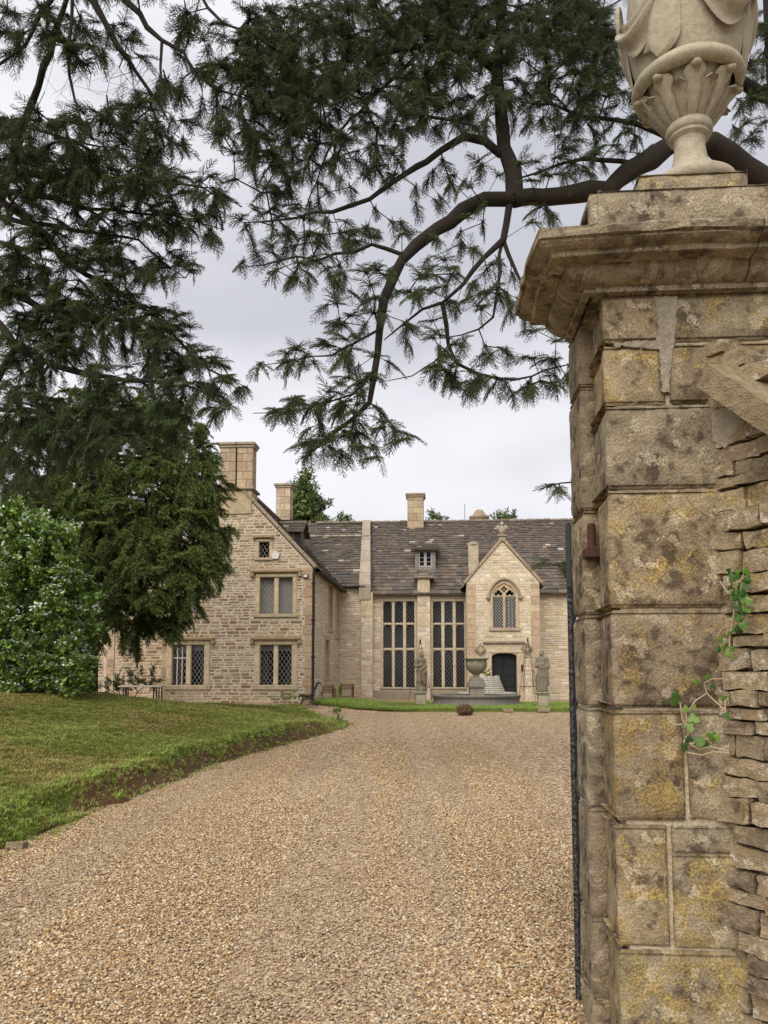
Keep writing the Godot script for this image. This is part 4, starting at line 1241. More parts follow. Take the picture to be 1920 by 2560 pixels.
	# porch coping, finial, roof
	for s: int in [-1, 1]:
		var a := Vector3(pc + s * ((pr - pl) / 2 + 0.08), pey - 0.05, 0); var b := Vector3(pc, pap.y + 0.06, 0)
		var dir := (b - a).normalized(); var L := (b - a).length()
		for i in 5:
			var cb := Mb.new(); cb.col = Color(0.46, 0.35, 0.26) * rng.randf_range(0.88, 1.1)
			var nn := Vector3(-dir.y, dir.x, 0) * (-s)
			if nn.y < 0: nn = -nn
			var p0 := a + dir * (L * i / 5.0 + 0.003); var p1 := a + dir * (L * (i + 1) / 5.0 - 0.003)
			var zf := Vector3(0, 0, zp + 0.07); var zb := Vector3(0, 0, zp - 0.3)
			var f := [p0 + zf, p1 + zf, p1 + nn * 0.11 + zf, p0 + nn * 0.11 + zf]; var g := [p0 + zb, p1 + zb, p1 + nn * 0.11 + zb, p0 + nn * 0.11 + zb]
			if s > 0: cb.hexa([f[1], f[0], f[3], f[2]], [g[1], g[0], g[3], g[2]])
			else: cb.hexa(f, g)
			part("coping", cb, mats.ashlar, pwall)
	mb = Mb.new(); mb.col = Color(0.42, 0.36, 0.28)
	mb.bevel(pc - 0.17, pc + 0.17, pap.y - 0.02, pap.y + 0.22, zp - 0.2, zp + 0.1, 0.05)
	mb.bevel(pc - 0.24, pc + 0.24, pap.y + 0.22, pap.y + 0.30, zp - 0.25, zp + 0.15, 0.03)
	mb.ball(Vector3(pc, pap.y + 0.50, zp - 0.05), Vector3(0.17, 0.26, 0.13))
	mb.ball(Vector3(pc - 0.17, pap.y + 0.62, zp - 0.05), Vector3(0.11, 0.16, 0.08)); mb.ball(Vector3(pc + 0.17, pap.y + 0.62, zp - 0.05), Vector3(0.11, 0.16, 0.08))
	mb.ball(Vector3(pc, pap.y + 0.82, zp - 0.05), Vector3(0.10, 0.12, 0.09))
	part("finial", mb, mats.ashlar, pwall)
	deck = Mb.new(); deck.col = SLATE[0]
	var pyb := pap.y - 0.08
	deck.quad(Vector3(pr + 0.2, pey - 0.2, zp - 0.2), Vector3(pr + 0.2, pey - 0.2, -3), Vector3(pc, pyb, -3), Vector3(pc, pyb, zp - 0.2))
	deck.quad(Vector3(pl - 0.2, pey - 0.2, -3), Vector3(pl - 0.2, pey - 0.2, zp - 0.2), Vector3(pc, pyb, zp - 0.2), Vector3(pc, pyb, -3))
	var proof := part("porch_roof", deck, mats.slate, house)
	for s: int in [-1, 1]:
		var o := Vector3(pc + s * ((pr - pl) / 2 + 0.2), pey - 0.2, zp - 0.25 if s > 0 else -3.0)
		var u2 := (Vector3(pc, pyb, o.z) - o); var l2 := u2.length()
		slates(proof, o, Vector3(0, 0, -s), u2 / l2, zp + 2.7, l2, none, 0.26, 0.15)
	# ---- chimneys
	var cz := zw - 0.15
	var ctop := hl(590, 1105, cz).y; var cstr := hl(590, 1222, cz).y
	var ca := hl(549, 1160, cz).x; var cbx := hl(632, 1160, cz).x; var cm := (ca + cbx) / 2
	chimney(house, "chimney", ca, cm - 0.025, cstr, ctop, cz - 0.62, cz - 0.02, Color(0.80, 0.78, 0.74))
	chimney(house, "chimney", cm + 0.025, cbx, cstr, ctop, cz - 0.62, cz - 0.02, Color(0.84, 0.80, 0.74))
	mb = Mb.new(); mb.col = Color(0.52, 0.42, 0.28)
	mb.bevel(ca - 0.02, cbx + 0.03, apex - 1.0, cstr - 0.1, cz - 0.75, zw + 0.05, 0.03)
	mb.col = Color(0.36, 0.3, 0.22); mb.bevel(ca - 0.12, cbx + 0.13, cstr - 0.1, cstr + 0.005, cz - 0.85, zw + 0.15, 0.035)
	part("chimney_base", mb, mats.ashlar, house)
	var c2 := hx(711, 1280, xc)
	chimney(house, "chimney", xc - 0.36, xc + 0.36, ridge_w.y - 1.6, hl(711, 1213, c2.z).y, c2.z - 0.4, c2.z + 0.4)
	var c3a := hl(qx.call(568), 1260, rz).x; var c3b := hl(qx.call(672), 1260, rz).x
	chimney(house, "chimney", c3a, c3b, ry - 0.8, hl(1040, qyf.call(97), rz).y, rz - 0.5, rz + 0.5, Color(0.85, 0.84, 0.78))
	mb = Mb.new(); mb.col = Color(0.40, 0.30, 0.22)
	var pot := hl(qx.call(1032), qyf.call(235), rz - 2)
	mb.t = Transform3D(Basis.IDENTITY, Vector3(pot.x, pot.y - 0.5, rz - 2))
	mb.lathe([Vector2(0.34, -1.2), Vector2(0.36, 0.1), Vector2(0.55, 0.35), Vector2(0.6, 0.48), Vector2(0.42, 0.5), Vector2(0.26, 0.75), Vector2(0.2, 0.85), Vector2(0, 0.85)], 12)
	part("chimney_pot", mb, mats.ashlar, house)
	mb = Mb.new(); var pole := hl(qx.call(938), qyf.call(210), rz)
	mb.tube([Vector3(pole.x, ry - 0.2, rz), Vector3(pole.x, hl(qx.call(938), qyf.call(157), rz).y, rz)], [0.03, 0.025], 6)
	part("mast", mb, mats.lead, house)
	# small capped stack on the hall roof by the porch
	var st: Vector3 = roof_hit.call(qx.call(995), qyf.call(612))
	var sw := (hl(qx.call(1028), 1400, st.z).x - hl(qx.call(962), 1400, st.z).x) / 2; var sx := hl(qx.call(995), 1400, st.z).x
	var sty := hl(qx.call(995), qyf.call(398), st.z).y
	mb = Mb.new(); mb.col = Color(0.58, 0.50, 0.37)
	mb.bevel(sx - sw, sx + sw, st.y - 0.7, sty - 0.16, st.z - 0.5, st.z, 0.02)
	var flue := part("chimney", mb, mats.ashlar, house)
	mb = Mb.new(); mb.col = Color(0.36, 0.33, 0.25)
	mb.t = Transform3D(Basis(Vector3(0, 0, 1), Vector3(1, 0, 0), Vector3(0, 1, 0)) if false else Basis.IDENTITY, Vector3(sx, sty - 0.17, st.z - 0.25))
	mb.lathe([Vector2(sw * 1.25, 0), Vector2(sw * 1.3, 0.06), Vector2(sw * 1.1, 0.13), Vector2(sw * 0.6, 0.18), Vector2(0.0, 0.19)], 12)
	part("cap", mb, mats.ashlar, flue)
	# roof dormer of the hall
	var dm: Vector3 = roof_hit.call(qx.call(682), qyf.call(580))
	var z := dm.z + 0.06
	var d0 := hl(qx.call(616), 1400, z).x; var d1 := hl(qx.call(748), 1400, z).x; var dt := hl(qx.call(682), qyf.call(458), z).y
	mb = Mb.new(); mb.col = Color(0.30, 0.26, 0.22)
	mb.box(d0, d0 + 0.16, dm.y - 0.05, dt, z - 1.6, z); mb.box(d1 - 0.16, d1, dm.y - 0.05, dt, z - 1.6, z)
	mb.box(d0 + 0.16, d1 - 0.16, dm.y - 0.05, dm.y + 0.12, z - 0.3, z + 0.03); mb.box(d0 + 0.16, d1 - 0.16, dt - 0.08, dt, z - 0.3, z)
	var dor := part("dormer", mb, mats.slate, house)
	mb = Mb.new(); var dmid := (d0 + d1) / 2
	mb.quad(Vector3(d0, dm.y, z - 0.12), Vector3(d1, dm.y, z - 0.12), Vector3(d1, dt, z - 0.12), Vector3(d0, dt, z - 0.12))
	part("pane", mb, mats.glass, dor)
	mb = Mb.new()
	for b: Array in [[d0 + 0.16, d0 + 0.24], [dmid - 0.07, dmid + 0.07], [d1 - 0.24, d1 - 0.16]]: mb.box(b[0], b[1], dm.y + 0.12, dt - 0.08, z - 0.13, z - 0.05)
	mb.box(d0 + 0.16, d1 - 0.16, dm.y + 0.12, dm.y + 0.19, z - 0.12, z - 0.03)
	for q: float in [0.35, 0.65]: mb.box(d0 + 0.2, d1 - 0.2, lerpf(dm.y + 0.15, dt - 0.1, q) - 0.012, lerpf(dm.y + 0.15, dt - 0.1, q) + 0.012, z - 0.12, z - 0.08)
	part("casement", mb, mats.white_paint, dor).mesh.surface_set_material(0, mats.lead)
	var lid := Vector3(0, 0.16, -0.5).normalized()
	mb = Mb.new(); mb.col = Color(0.12, 0.1, 0.085)
	mb.hexa([Vector3(d0 - 0.16, dt, z + 0.24), Vector3(d1 + 0.2, dt, z + 0.24), Vector3(d1 + 0.2, dt + 0.05, z + 0.24), Vector3(d0 - 0.16, dt + 0.05, z + 0.24)], [Vector3(d0 - 0.16, dt + 0.42, z - 1.2), Vector3(d1 + 0.2, dt + 0.42, z - 1.2), Vector3(d1 + 0.2, dt + 0.47, z - 1.2), Vector3(d0 - 0.16, dt + 0.47, z - 1.2)])
	var lidp := part("dormer_roof", mb, mats.slate, dor)
	slates(lidp, Vector3(d0 - 0.17, dt + 0.05, z + 0.25), Vector3.RIGHT, Vector3(0, 0.42, -1.45).normalized(), d1 - d0 + 0.38, 1.4, none, 0.22, 0.2)
	# dormer on the wing's slope, looking to the right
	var w0 := hl(748, 1376, zw - 3.0)
	w0.y = eave.y + (eave.x - w0.x) * pitch
	var wt2 := hl(745, 1328, w0.z).y; var wtop := hl(735, 1299, w0.z).y
	mb = Mb.new(); mb.col = Color(0.20, 0.165, 0.135)
	var deep := 1.5
	mb.box(w0.x - 2.6, w0.x - 0.02, w0.y - 0.4, wt2, w0.z - deep, w0.z)
	mb.prism(PackedVector2Array([Vector2(0, 0), Vector2(0, 0)]), 0, 0) if false else mb.tri(Vector3(w0.x - 0.02, wt2, w0.z), Vector3(w0.x - 0.02, wt2, w0.z - deep), Vector3(w0.x - 0.02, wtop, w0.z - deep / 2))
	var wd := part("dormer", mb, mats.slate, house)
	mb = Mb.new(); mb.box(w0.x - 0.2, w0.x + 0.06, w0.y, wt2 - 0.02, w0.z - 0.18, w0.z + 0.03)
	part("corner_post", mb, mats.dark_paint, wd)
	for s: int in [-1, 1]:
		var oo := Vector3(w0.x - 2.8, wt2 - 0.08, w0.z + 0.2) if s > 0 else Vector3(w0.x + 0.2, wt2 - 0.08, w0.z - deep - 0.2)
		var u3 := Vector3(0, wtop - wt2 + 0.1, -s * (deep / 2 + 0.2)); var l3 := u3.length()
		slates(wd, oo, Vector3(s, 0, 0), u3 / l3, 3.0, l3, none, 0.2, 0.15)
	mb = Mb.new(); mb.col = Color(0.3, 0.26, 0.2); mb.bevel(w0.x - 2.7, w0.x + 0.2, wtop - 0.05, wtop + 0.09, w0.z - deep / 2 - 0.12, w0.z - deep / 2 + 0.12, 0.04)
	part("ridge_tile", mb, mats.slate, wd)
	# downpipe, alarm box, lamp, gutter
	mb = Mb.new(); mb.tube([Vector3(xr + 0.07, ev - 0.2, zw + 0.02), Vector3(xr + 0.07, 0.1, zw + 0.02)], [0.045, 0.045], 8)
	for f in 4: mb.box(xr, xr + 0.13, 0.5 + f * 1.4, 0.56 + f * 1.4, zw - 0.05, zw + 0.08)
	part("downpipe", mb, mats.dark_paint, house)
	mb = Mb.new(); mb.tube([Vector3(eave.x + 0.05, eave.y - 0.04, zw - 0.3), Vector3(eave.x + 0.05, eave.y - 0.06, 0.4)], [0.055, 0.055], 8)
	part("gutter", mb, mats.dark_paint, house)
	var al := hl(px.call(1231), py.call(776), zw)
	var pent := PackedVector2Array()
	for i in 5: pent.append(Vector2(al.x, al.y) + Vector2(0, 0.17).rotated(TAU * i / 5.0))
	mb = Mb.new(); mb.prism(pent, zw, zw + 0.1)
	part("alarm_box", mb, mats.blind, house)
	var lp := hl(px.call(1421), py.call(906), zw)
	mb = Mb.new(); mb.bevel(lp.x - 0.1, lp.x + 0.1, lp.y - 0.07, lp.y + 0.07, zw, zw + 0.12, 0.02)
	part("floodlight", mb, mats.dark_paint, house)
	mb = Mb.new(); mb.box(lp.x - 0.07, lp.x + 0.07, lp.y - 0.05, lp.y + 0.045, zw + 0.118, zw + 0.126)
	part("floodlight_lens", mb, mats.blind, house)
	var bell := hl(1160 - 0 + 145, 1580 + 90, zp)
	mb = Mb.new(); mb.bevel(bell.x - 0.05, bell.x + 0.05, bell.y - 0.15, bell.y + 0.15, zp, zp + 0.1, 0.02)
	part("bell_pull", mb, mats.rust, house)

# ------------------------------------------------------------------ gate pier, urn, gate and flanking wall
var pier_frame := Transform3D(Basis(Vector3.UP, deg_to_rad(-4.0)), Vector3(0.872, 0.0, -3.2))

func pl_(u: float, v: float, z: float) -> Vector3:   # where the pixel's ray meets the pier's own plane z
	var inv := pier_frame.affine_inverse()
	var o := inv * EYE; var d := inv.basis * ray(u, v)
	return o + d * ((z - o.z) / d.z)

func worn_block(x0: float, x1: float, y0: float, y1: float, z0: float, z1: float, e: float, cell := 0.028, splay := 0.0) -> Mb:
	# a weathered block: only front (+z) and left (-x) faces are finely divided and eroded; splay turns the left face outwards
	var cut := 0.0
	var mb := Mb.new()
	var f := noise(FastNoiseLite.TYPE_SIMPLEX_SMOOTH, 9.0, rng.randi() % 9999, 3)
	var big := noise(FastNoiseLite.TYPE_SIMPLEX_SMOOTH, 2.6, rng.randi() % 9999, 2)
	var wear := func(p: Vector3, n: Vector3, edge: float) -> Vector3:
		var a := f.get_noise_3dv(p) * 0.0045 + big.get_noise_3dv(p) * 0.006
		var r := smoothstep(0.035, 0.0, edge)
		return p + n * (a - r * (e + absf(f.get_noise_3dv(p * 1.7)) * e * 1.6))
	var path := [Vector2(x0, z0), Vector2(x0, z1 - cut), Vector2(x0 + cut, z1), Vector2(x1, z1)] if cut > 0 else [Vector2(x0 + splay, z0), Vector2(x0, z1), Vector2(x1, z1)]
	var rows := maxi(2, int((y1 - y0) / cell))
	for s in path.size() - 1:
		var a: Vector2 = path[s]; var b: Vector2 = path[s + 1]
		var n2 := (b - a).orthogonal().normalized()
		var nrm := Vector3(n2.x, 0, n2.y)
		if nrm.dot(Vector3(-1, 0, 1)) < 0: nrm = -nrm
		var cols := maxi(2, int(a.distance_to(b) / cell))
		var g := []
		for j in rows + 1:
			var row := []
			for i in cols + 1:
				var q := a.lerp(b, float(i) / cols); var y := lerpf(y0, y1, float(j) / rows)
				var edge := minf(y - y0, y1 - y)
				if s == path.size() - 2: edge = minf(edge, x1 - q.x)
				var p: Vector3 = wear.call(Vector3(q.x, y, q.y), nrm, edge)
				if i == 0 and s > 0 or i == cols and s < path.size() - 2:   # arrises stay closed
					var c := Vector3(q.x, y, q.y)
					p = wear.call(c, Vector3(-0.6, 0, 0.6), minf(edge, 0.02))
				row.append(p)
			g.append(row)
		for j in rows:
			for i in cols:
				mb.quad(g[j][i], g[j][i + 1], g[j + 1][i + 1], g[j + 1][i])
	mb.quad(Vector3(x0, y1 - e, z0), Vector3(x0, y1 - e, z1), Vector3(x1, y1 - e, z1), Vector3(x1, y1 - e, z0)) if cut == 0.0 else mb.quad(Vector3(x0, y1 - e, z0), Vector3(x0 + cut, y1 - e, z1), Vector3(x1, y1 - e, z1), Vector3(x1, y1 - e, z0))
	mb.quad(Vector3(x0 + cut, y0 + e, z1), Vector3(x0, y0 + e, z0), Vector3(x1, y0 + e, z0), Vector3(x1, y0 + e, z1))
	mb.quad(Vector3(x1, y0, z1), Vector3(x1, y0, z0), Vector3(x1, y1, z0), Vector3(x1, y1, z1))
	return smooth(mb)

func smooth(mb: Mb, limit := 0.55) -> Mb:   # average the normals of corners that coincide and bend less than about 60 degrees
	var sum := {}
	for i in mb.v.size():
		var k := mb.v[i].snapped(Vector3.ONE * 0.0004)
		if sum.has(k): sum[k] += mb.n[i]
		else: sum[k] = mb.n[i]
	for i in mb.v.size():
		var q: Vector3 = sum[mb.v[i].snapped(Vector3.ONE * 0.0004)].normalized()
		if q.dot(mb.n[i]) > limit: mb.n[i] = q
	return mb

func cy_of() -> float:
	return pier_y(731) + 0.02

func pier_y(v: float) -> float:
	return pl_(1650, v, 0.0).y

func build_pier() -> void:
	rng.seed = 88
	var pier := thing("gate_pier", "weathered limestone gate pier with moulded cornice and patches of ochre lichen", "gate pier", pier_frame.origin, deg_to_rad(-4.0))
	var w := 0.98; var deep := 0.50; var cut := 0.05
	# mortar core
	var mb := Mb.new(); mb.col = Color(0.9, 0.86, 0.78)
	mb.box(0.10, w - 0.02, -0.1, pier_y(735), -deep + 0.01, -0.022)
	mb.box(0.025, 0.2, -0.1, pier_y(735), -deep - 0.08, -0.345)
	part("mortar_core", mb, mats.mortar, pier)
	var xa := func(u: float, v: float) -> float: return pl_(u, v, 0.0).x
	# courses of the front face, from the photograph's joints: [v_top, v_bottom, [u where it is cut], materials]
	var courses := [
		[733, 852, [1668], ["pier_light", "pier_mid"]],
		[860, 1008, [1668], ["pier_mid", "pier_mid"]],
		[1013, 1219, [], ["pier_light"]],
		[1224, 1518, [], ["pier_mid"]],
		[1525, 1769, [], ["pier_mid"]],
		[1776, 2052, [1716], ["pier_heavy", "pier_mid"]],
		[2064, 2370, [1678], ["pier_mid", "pier_heavy"]],
		[2378, 2700, [], ["pier_heavy"]],
		[2706, 2960, [1700], ["pier_heavy", "pier_mid"]]]
	var front_x := 0.052
	for c: Array in courses:
		var y1 := pier_y(c[0]); var y0 := maxf(-0.08, pier_y(c[1]))
		if y1 < -0.05: continue
		var cuts := [front_x]
		for u: float in c[2]: cuts.append(xa.call(u, (c[0] + c[1]) / 2.0))
		cuts.append(w)
		for i in cuts.size() - 1:
			var g := 0.010
			if c[0] == 2064 and i == 1:   # this course's right block is capped by a thin one
				var ym := pier_y(2133)
				part("block", worn_block(cuts[i] + g, cuts[i + 1], ym + 0.003, y1, -deep, 0.004, 0.007), mats.pier_light, pier)
				part("block", worn_block(cuts[i] + g, cuts[i + 1], y0, ym - 0.003, -deep, 0.0, 0.007), mats.pier_heavy, pier)
				continue
			part("block", worn_block(cuts[i] + (g if i > 0 else 0.0), cuts[i + 1] - (g if i < cuts.size() - 2 else 0.0), y0, y1, -deep + 0.03, rng.randf_range(-0.006, 0.006), 0.012, 0.028, 0.035 if i == 0 else 0.0), mats[c[3][i] + str(rng.randi() % 3)], pier)
	# the jamb strip: its own courses along the arris towards the gate
	var jy := [2960, 2500, 2296, 2020, 1768, 1537, 1275, 966, 800]
	for i in jy.size() - 1:
		var y0 := maxf(-0.08, pl_(1470, jy[i], -0.32).y); var y1 := pl_(1470, jy[i + 1], -0.32).y
		var b := worn_block(0.008, 0.115, y0 + 0.004, y1 - 0.004, -deep - 0.1, -0.32 + rng.randf_range(-0.005, 0.005), 0.009)
		part("jamb_block", b, mats["pier_light" + str(rng.randi() % 3)], pier)
	part("jamb_block", worn_block(0.008, 0.115, pl_(1470, 800, -0.32).y, cy_of(), -deep - 0.1, -0.32, 0.006), mats["pier_light" + str(rng.randi() % 3)], pier)
	# pale mortar smeared over the upright joint near the top, as a skin with an outline of its own
	mb = Mb.new(); mb.col = Color(0.92, 0.92, 0.92)
	var sp := []
	for q: Array in [[1632, 742], [1694, 742], [1690, 800], [1686, 850], [1676, 905], [1672, 980], [1655, 978], [1650, 920], [1648, 872], [1560, 864], [1540, 872], [1536, 858], [1580, 854], [1640, 850], [1645, 800]]:
		var p := pl_(q[0], q[1], 0.0); sp.append(Vector2(p.x, p.y))
	sp.reverse()
	var ragged := PackedVector2Array()
	for i in sp.size():
		var q0: Vector2 = sp[i]; var q1: Vector2 = sp[(i + 1) % sp.size()]
		for k in 6: ragged.append(q0.lerp(q1, k / 6.0) + Vector2(rng.randf_range(-1, 1), rng.randf_range(-1, 1)) * 0.005)
	mb.prism(ragged, -0.02, 0.0045)
	part("mortar_patch", mb, mats.mortar_grey, pier)
	# cornice: a moulding swept round three sides, in two stones
	var cy := pier_y(731)
	var prof := [Vector2(0.0, -0.012), Vector2(0.028, -0.006), Vector2(0.03, 0.012), Vector2(0.05, 0.014), Vector2(0.07, 0.022), Vector2(0.10, 0.040), Vector2(0.118, 0.066), Vector2(0.12, 0.078), Vector2(0.19, 0.080), Vector2(0.195, 0.084), Vector2(0.198, 0.100), Vector2(0.225, 0.106), Vector2(0.244, 0.118), Vector2(0.246, 0.128), Vector2(0.262, 0.130), Vector2(0.266, 0.158), Vector2(0.255, 0.172), Vector2(0.16, 0.182), Vector2(0.05, 0.186)]
	var fz := noise(FastNoiseLite.TYPE_SIMPLEX_SMOOTH, 6.0, 4, 3)
	for seg: Array in [[0.0, 0.62], [0.62, 1.9]]:
		mb = Mb.new()
		# walk: back left corner -> front left corner -> along the front
		var walk := []
		if seg[0] == 0.0:
			for i in 9: walk.append([Vector2(0.0, lerpf(-deep + 0.03, 0.0, i / 8.0)), Vector2(-1, 0)])
			walk.append([Vector2(0, 0), Vector2(-1, 1)])
			for i in range(1, 9): walk.append([Vector2(lerpf(0.0, seg[1], i / 8.0), 0.0), Vector2(0, 1)])
		else:
			for i in 12: walk.append([Vector2(lerpf(seg[0] + 0.006, w + 0.24, i / 11.0), 0.0), Vector2(0, 1)])
		var g := []
		for s: Array in walk:
			var row := []
			for p: Vector2 in prof:
				var q: Vector2 = s[0] + s[1] * p.x
				var v := Vector3(q.x, cy + p.y, q.y)
				var k := fz.get_noise_3dv(v * 1.5) * 0.012 + fz.get_noise_3dv(v * 5.0) * 0.007
				if s[1].x != 0.0 and s[1].y != 0.0: k -= 0.02 * p.x / 0.26   # worn corner
				row.append(v + Vector3(s[1].x, 0.3, s[1].y) * k * (0.2 + p.x * 4.0))
			g.append(row)
		for i in g.size() - 1:
			for j in prof.size() - 1:
				mb.quad(g[i][j], g[i + 1][j], g[i + 1][j + 1], g[i][j + 1])
		for e: int in [0, g.size() - 1]:   # close the ends
			var hub := Vector3(g[e][0].x, cy + 0.09, g[e][0].z)
			if e == 0 and seg[0] == 0.0: hub = Vector3(0.12, cy + 0.09, -deep + 0.03)
			for j in prof.size() - 1: mb.tri(hub, g[e][j + 1], g[e][j]) if e == 0 else mb.tri(hub, g[e][j], g[e][j + 1])
		mb.quad(g[0][-1], g[8][-1] if seg[0] == 0.0 else g[0][-1], Vector3(w, cy + 0.186, -0.1), Vector3(w, cy + 0.186, -deep))
		part("cornice_stone", smooth(mb, 0.96), mats.pier_light, pier)
	mb = Mb.new(); mb.box(0.02, w, cy - 0.01, cy + 0.165, -deep + 0.01, 0.04)
	part("cornice_core", mb, mats.pier_light, pier)
	# two plinth stones under the urn
	var py0 := cy + 0.178
	var top1 := pl_(1700, 469, -0.02).y
	mb = worn_block(0.045, w, py0 - 0.01, top1, -deep - 0.1, -0.01, 0.008)
	var lower := part("plinth_block", mb, mats.pier_light, pier)
	mb = Mb.new()   # raised border round the sunk panel on the flank
	for r: Array in [[py0 + 0.0, py0 + 0.035, -0.44, -0.06], [top1 - 0.05, top1 - 0.015, -0.44, -0.06], [py0, top1 - 0.015, -0.06, -0.012], [py0, top1 - 0.015, -0.48, -0.44]]:
		mb.bevel(0.012, 0.05, r[0], r[1], r[2], r[3], 0.006)
	part("panel_border", mb, mats.pier_light, lower)
	mb = Mb.new()
	var hole := pl_(1631, 491, 0.0)
	mb.t = Transform3D(Basis.IDENTITY, hole)
	for i in 7: mb.tri(Vector3(0, 0, 0.002), Vector3(cos(TAU * i / 7.0), sin(TAU * i / 7.0) * 1.3, 0.02) * 0.009, Vector3(cos(TAU * (i + 1) / 7.0), sin(TAU * (i + 1) / 7.0) * 1.3, 0.02) * 0.009)
	part("dowel_hole", mb, mats.interior, lower)
	var top2 := pl_(1730, 428, -0.10).y
	mb = worn_block(pl_(1597, 450, -0.10).x, pl_(1869, 450, -0.10).x, top1 - 0.004, top2, -deep + 0.02, -0.10, 0.010)
	part("plinth_block", mb, mats.pier_mid, pier)
	# rusty hinge pin let into the jamb
	mb = Mb.new()
	mb.t = Transform3D(Basis.IDENTITY, Vector3(0.045, pl_(1482, 1396, -0.29).y, -0.285))
	mb.bevel(-0.038, 0.038, 0.0, 0.048, -0.06, 0.030, 0.006)
	mb.tube([Vector3(-0.005, 0.04, 0), Vector3(-0.005, 0.15, 0), Vector3(-0.005, 0.157, 0)], [0.019, 0.019, 0.012], 10)
	part("hinge_pin", mb, mats.rust, pier)
	pier.set_meta("top", pier_frame * Vector3(0.46, top2, -0.3))
	build_urn(top2)
	build_gate()
	build_flank()

func build_urn(base_y: float) -> void:
	var centre := pl_(1726, 420, -0.30)
	var urn := thing("stone_urn", "carved cream stone urn with swagged drapery standing on the gate pier", "urn", pier_frame * Vector3(centre.x, base_y, -0.30), 0.0)
	var dist := -(pier_frame * Vector3(centre.x, base_y, -0.30)).z
	var wd := 0.985 * dist / FOCAL   # metres per pixel across, at the urn
	var y_of := func(v: float) -> float: return at(1726, v, dist).y - base_y
	var tone := Color(0.46, 0.415, 0.32)
	var mb := Mb.new(); mb.col = tone
	var bot := 0.0
	mb.lathe([Vector2(104 * wd, bot), Vector2(112 * wd, bot + 0.012), Vector2(115 * wd, bot + 0.032), Vector2(112 * wd, bot + 0.052), Vector2(103 * wd, bot + 0.064), Vector2(97 * wd, bot + 0.066), Vector2(96 * wd, bot + 0.067), Vector2(90 * wd, bot + 0.082), Vector2(89 * wd, bot + 0.083), Vector2(70 * wd, bot + 0.096), Vector2(54 * wd, bot + 0.13), Vector2(45 * wd, bot + 0.17), Vector2(39 * wd, y_of.call(372)), Vector2(41 * wd, y_of.call(357)), Vector2(42 * wd, y_of.call(356.5)), Vector2(51 * wd, y_of.call(350)), Vector2(52 * wd, y_of.call(349.5)), Vector2(52 * wd, y_of.call(343)), Vector2(53 * wd, y_of.call(342.5)), Vector2(59 * wd, y_of.call(339)), Vector2(60 * wd, y_of.call(330)), Vector2(58 * wd, y_of.call(321)), Vector2(50 * wd, y_of.call(318))], 40)
	part("foot", mb, mats.carved, urn)
	# acanthus cup
	mb = Mb.new(); mb.col = tone * 0.95
	var cy0: float = y_of.call(321); var cy1: float = y_of.call(226)
	var cup := []
	for i in 12:
		var q := i / 11.0
		cup.append(Vector2(lerpf(44, 108, pow(q, 0.75)) * wd, lerpf(cy0, cy1, q)))
	mb.lathe(cup, 64, func(a: float, y: float) -> float: return 1.0 + 0.03 * absf(sin(a * 8.0)))
	part("cup", mb, mats.carved, urn)
	for i in 16:   # curling leaves round the cup
		var a := TAU * i / 16.0 + 0.2
		var long := i % 2 == 0
		mb = Mb.new(); mb.col = tone * (1.05 if long else 0.9)
		var outw := Vector3(cos(a), 0, sin(a)); var tang := Vector3(-sin(a), 0, cos(a))
		var n := 9
		var rowp := []
		for j in n + 1:
			var q := j / float(n)
			var qq := q * (1.0 if long else 0.72)
			var rad: float = lerpf(50, 118, pow(qq, 0.75)) * wd + 0.010 + 0.022 * pow(q, 3.0)
			var hgt := lerpf(cy0, cy1, qq) - (0.03 * pow(maxf(0.0, q - 0.8) / 0.2, 2.0))
			var half: float = (0.020 + 0.032 * q) * (1.0 - 0.35 * smoothstep(0.86, 1.0, q)) * (1.0 if long else 0.8) * (1.0 + 0.14 * sin(q * 19.0))
			var c := outw * rad + Vector3.UP * hgt
			rowp.append([c - tang * half - outw * 0.024, c - tang * half * 0.5 + outw * 0.006, c - outw * 0.002, c + tang * half * 0.5 + outw * 0.006, c + tang * half - outw * 0.024])
		for j in n:
			for k in 4: mb.quad(rowp[j][k + 1], rowp[j][k], rowp[j + 1][k], rowp[j + 1][k + 1])
		var tip := outw * (lerpf(50, 118, pow(1.0 if long else 0.72, 0.75)) * wd + 0.028) + Vector3.UP * (lerpf(cy0, cy1, 1.0 if long else 0.72) - 0.035)
		if long: mb.ball(tip + outw * -0.012, Vector3(0.024, 0.013, 0.024), 6, 8)
		part("acanthus_leaf", smooth(mb), mats.carved, urn)
	# rim and body
	mb = Mb.new(); mb.col = tone * 1.04
	var ry0: float = y_of.call(236); var ry1: float = y_of.call(200)
	mb.lathe([Vector2(118 * wd, ry0), Vector2(132 * wd, ry0 + 0.004), Vector2(142 * wd, ry0 + 0.02), Vector2(145 * wd, (ry0 + ry1) / 2), Vector2(142 * wd, ry1 - 0.018), Vector2(132 * wd, ry1), Vector2(122 * wd, ry1 + 0.004)], 48)
	part("rim", mb, mats.carved, urn)
	mb = Mb.new(); mb.col = tone
	var b0 := ry1
	mb.lathe([Vector2(118 * wd, b0 - 0.01), Vector2(126 * wd, b0 + 0.02), Vector2(140 * wd, b0 + 0.10), Vector2(149 * wd, b0 + 0.19), Vector2(152 * wd, b0 + 0.28), Vector2(151 * wd, b0 + 0.38), Vector2(146 * wd, b0 + 0.46), Vector2(132 * wd, b0 + 0.52), Vector2(126 * wd, b0 + 0.55), Vector2(150 * wd, b0 + 0.60), Vector2(156 * wd, b0 + 0.66), Vector2(130 * wd, b0 + 0.67), Vector2(110 * wd, b0 + 0.62), Vector2(0, b0 + 0.60)], 48)
	part("body", mb, mats.carved, urn)
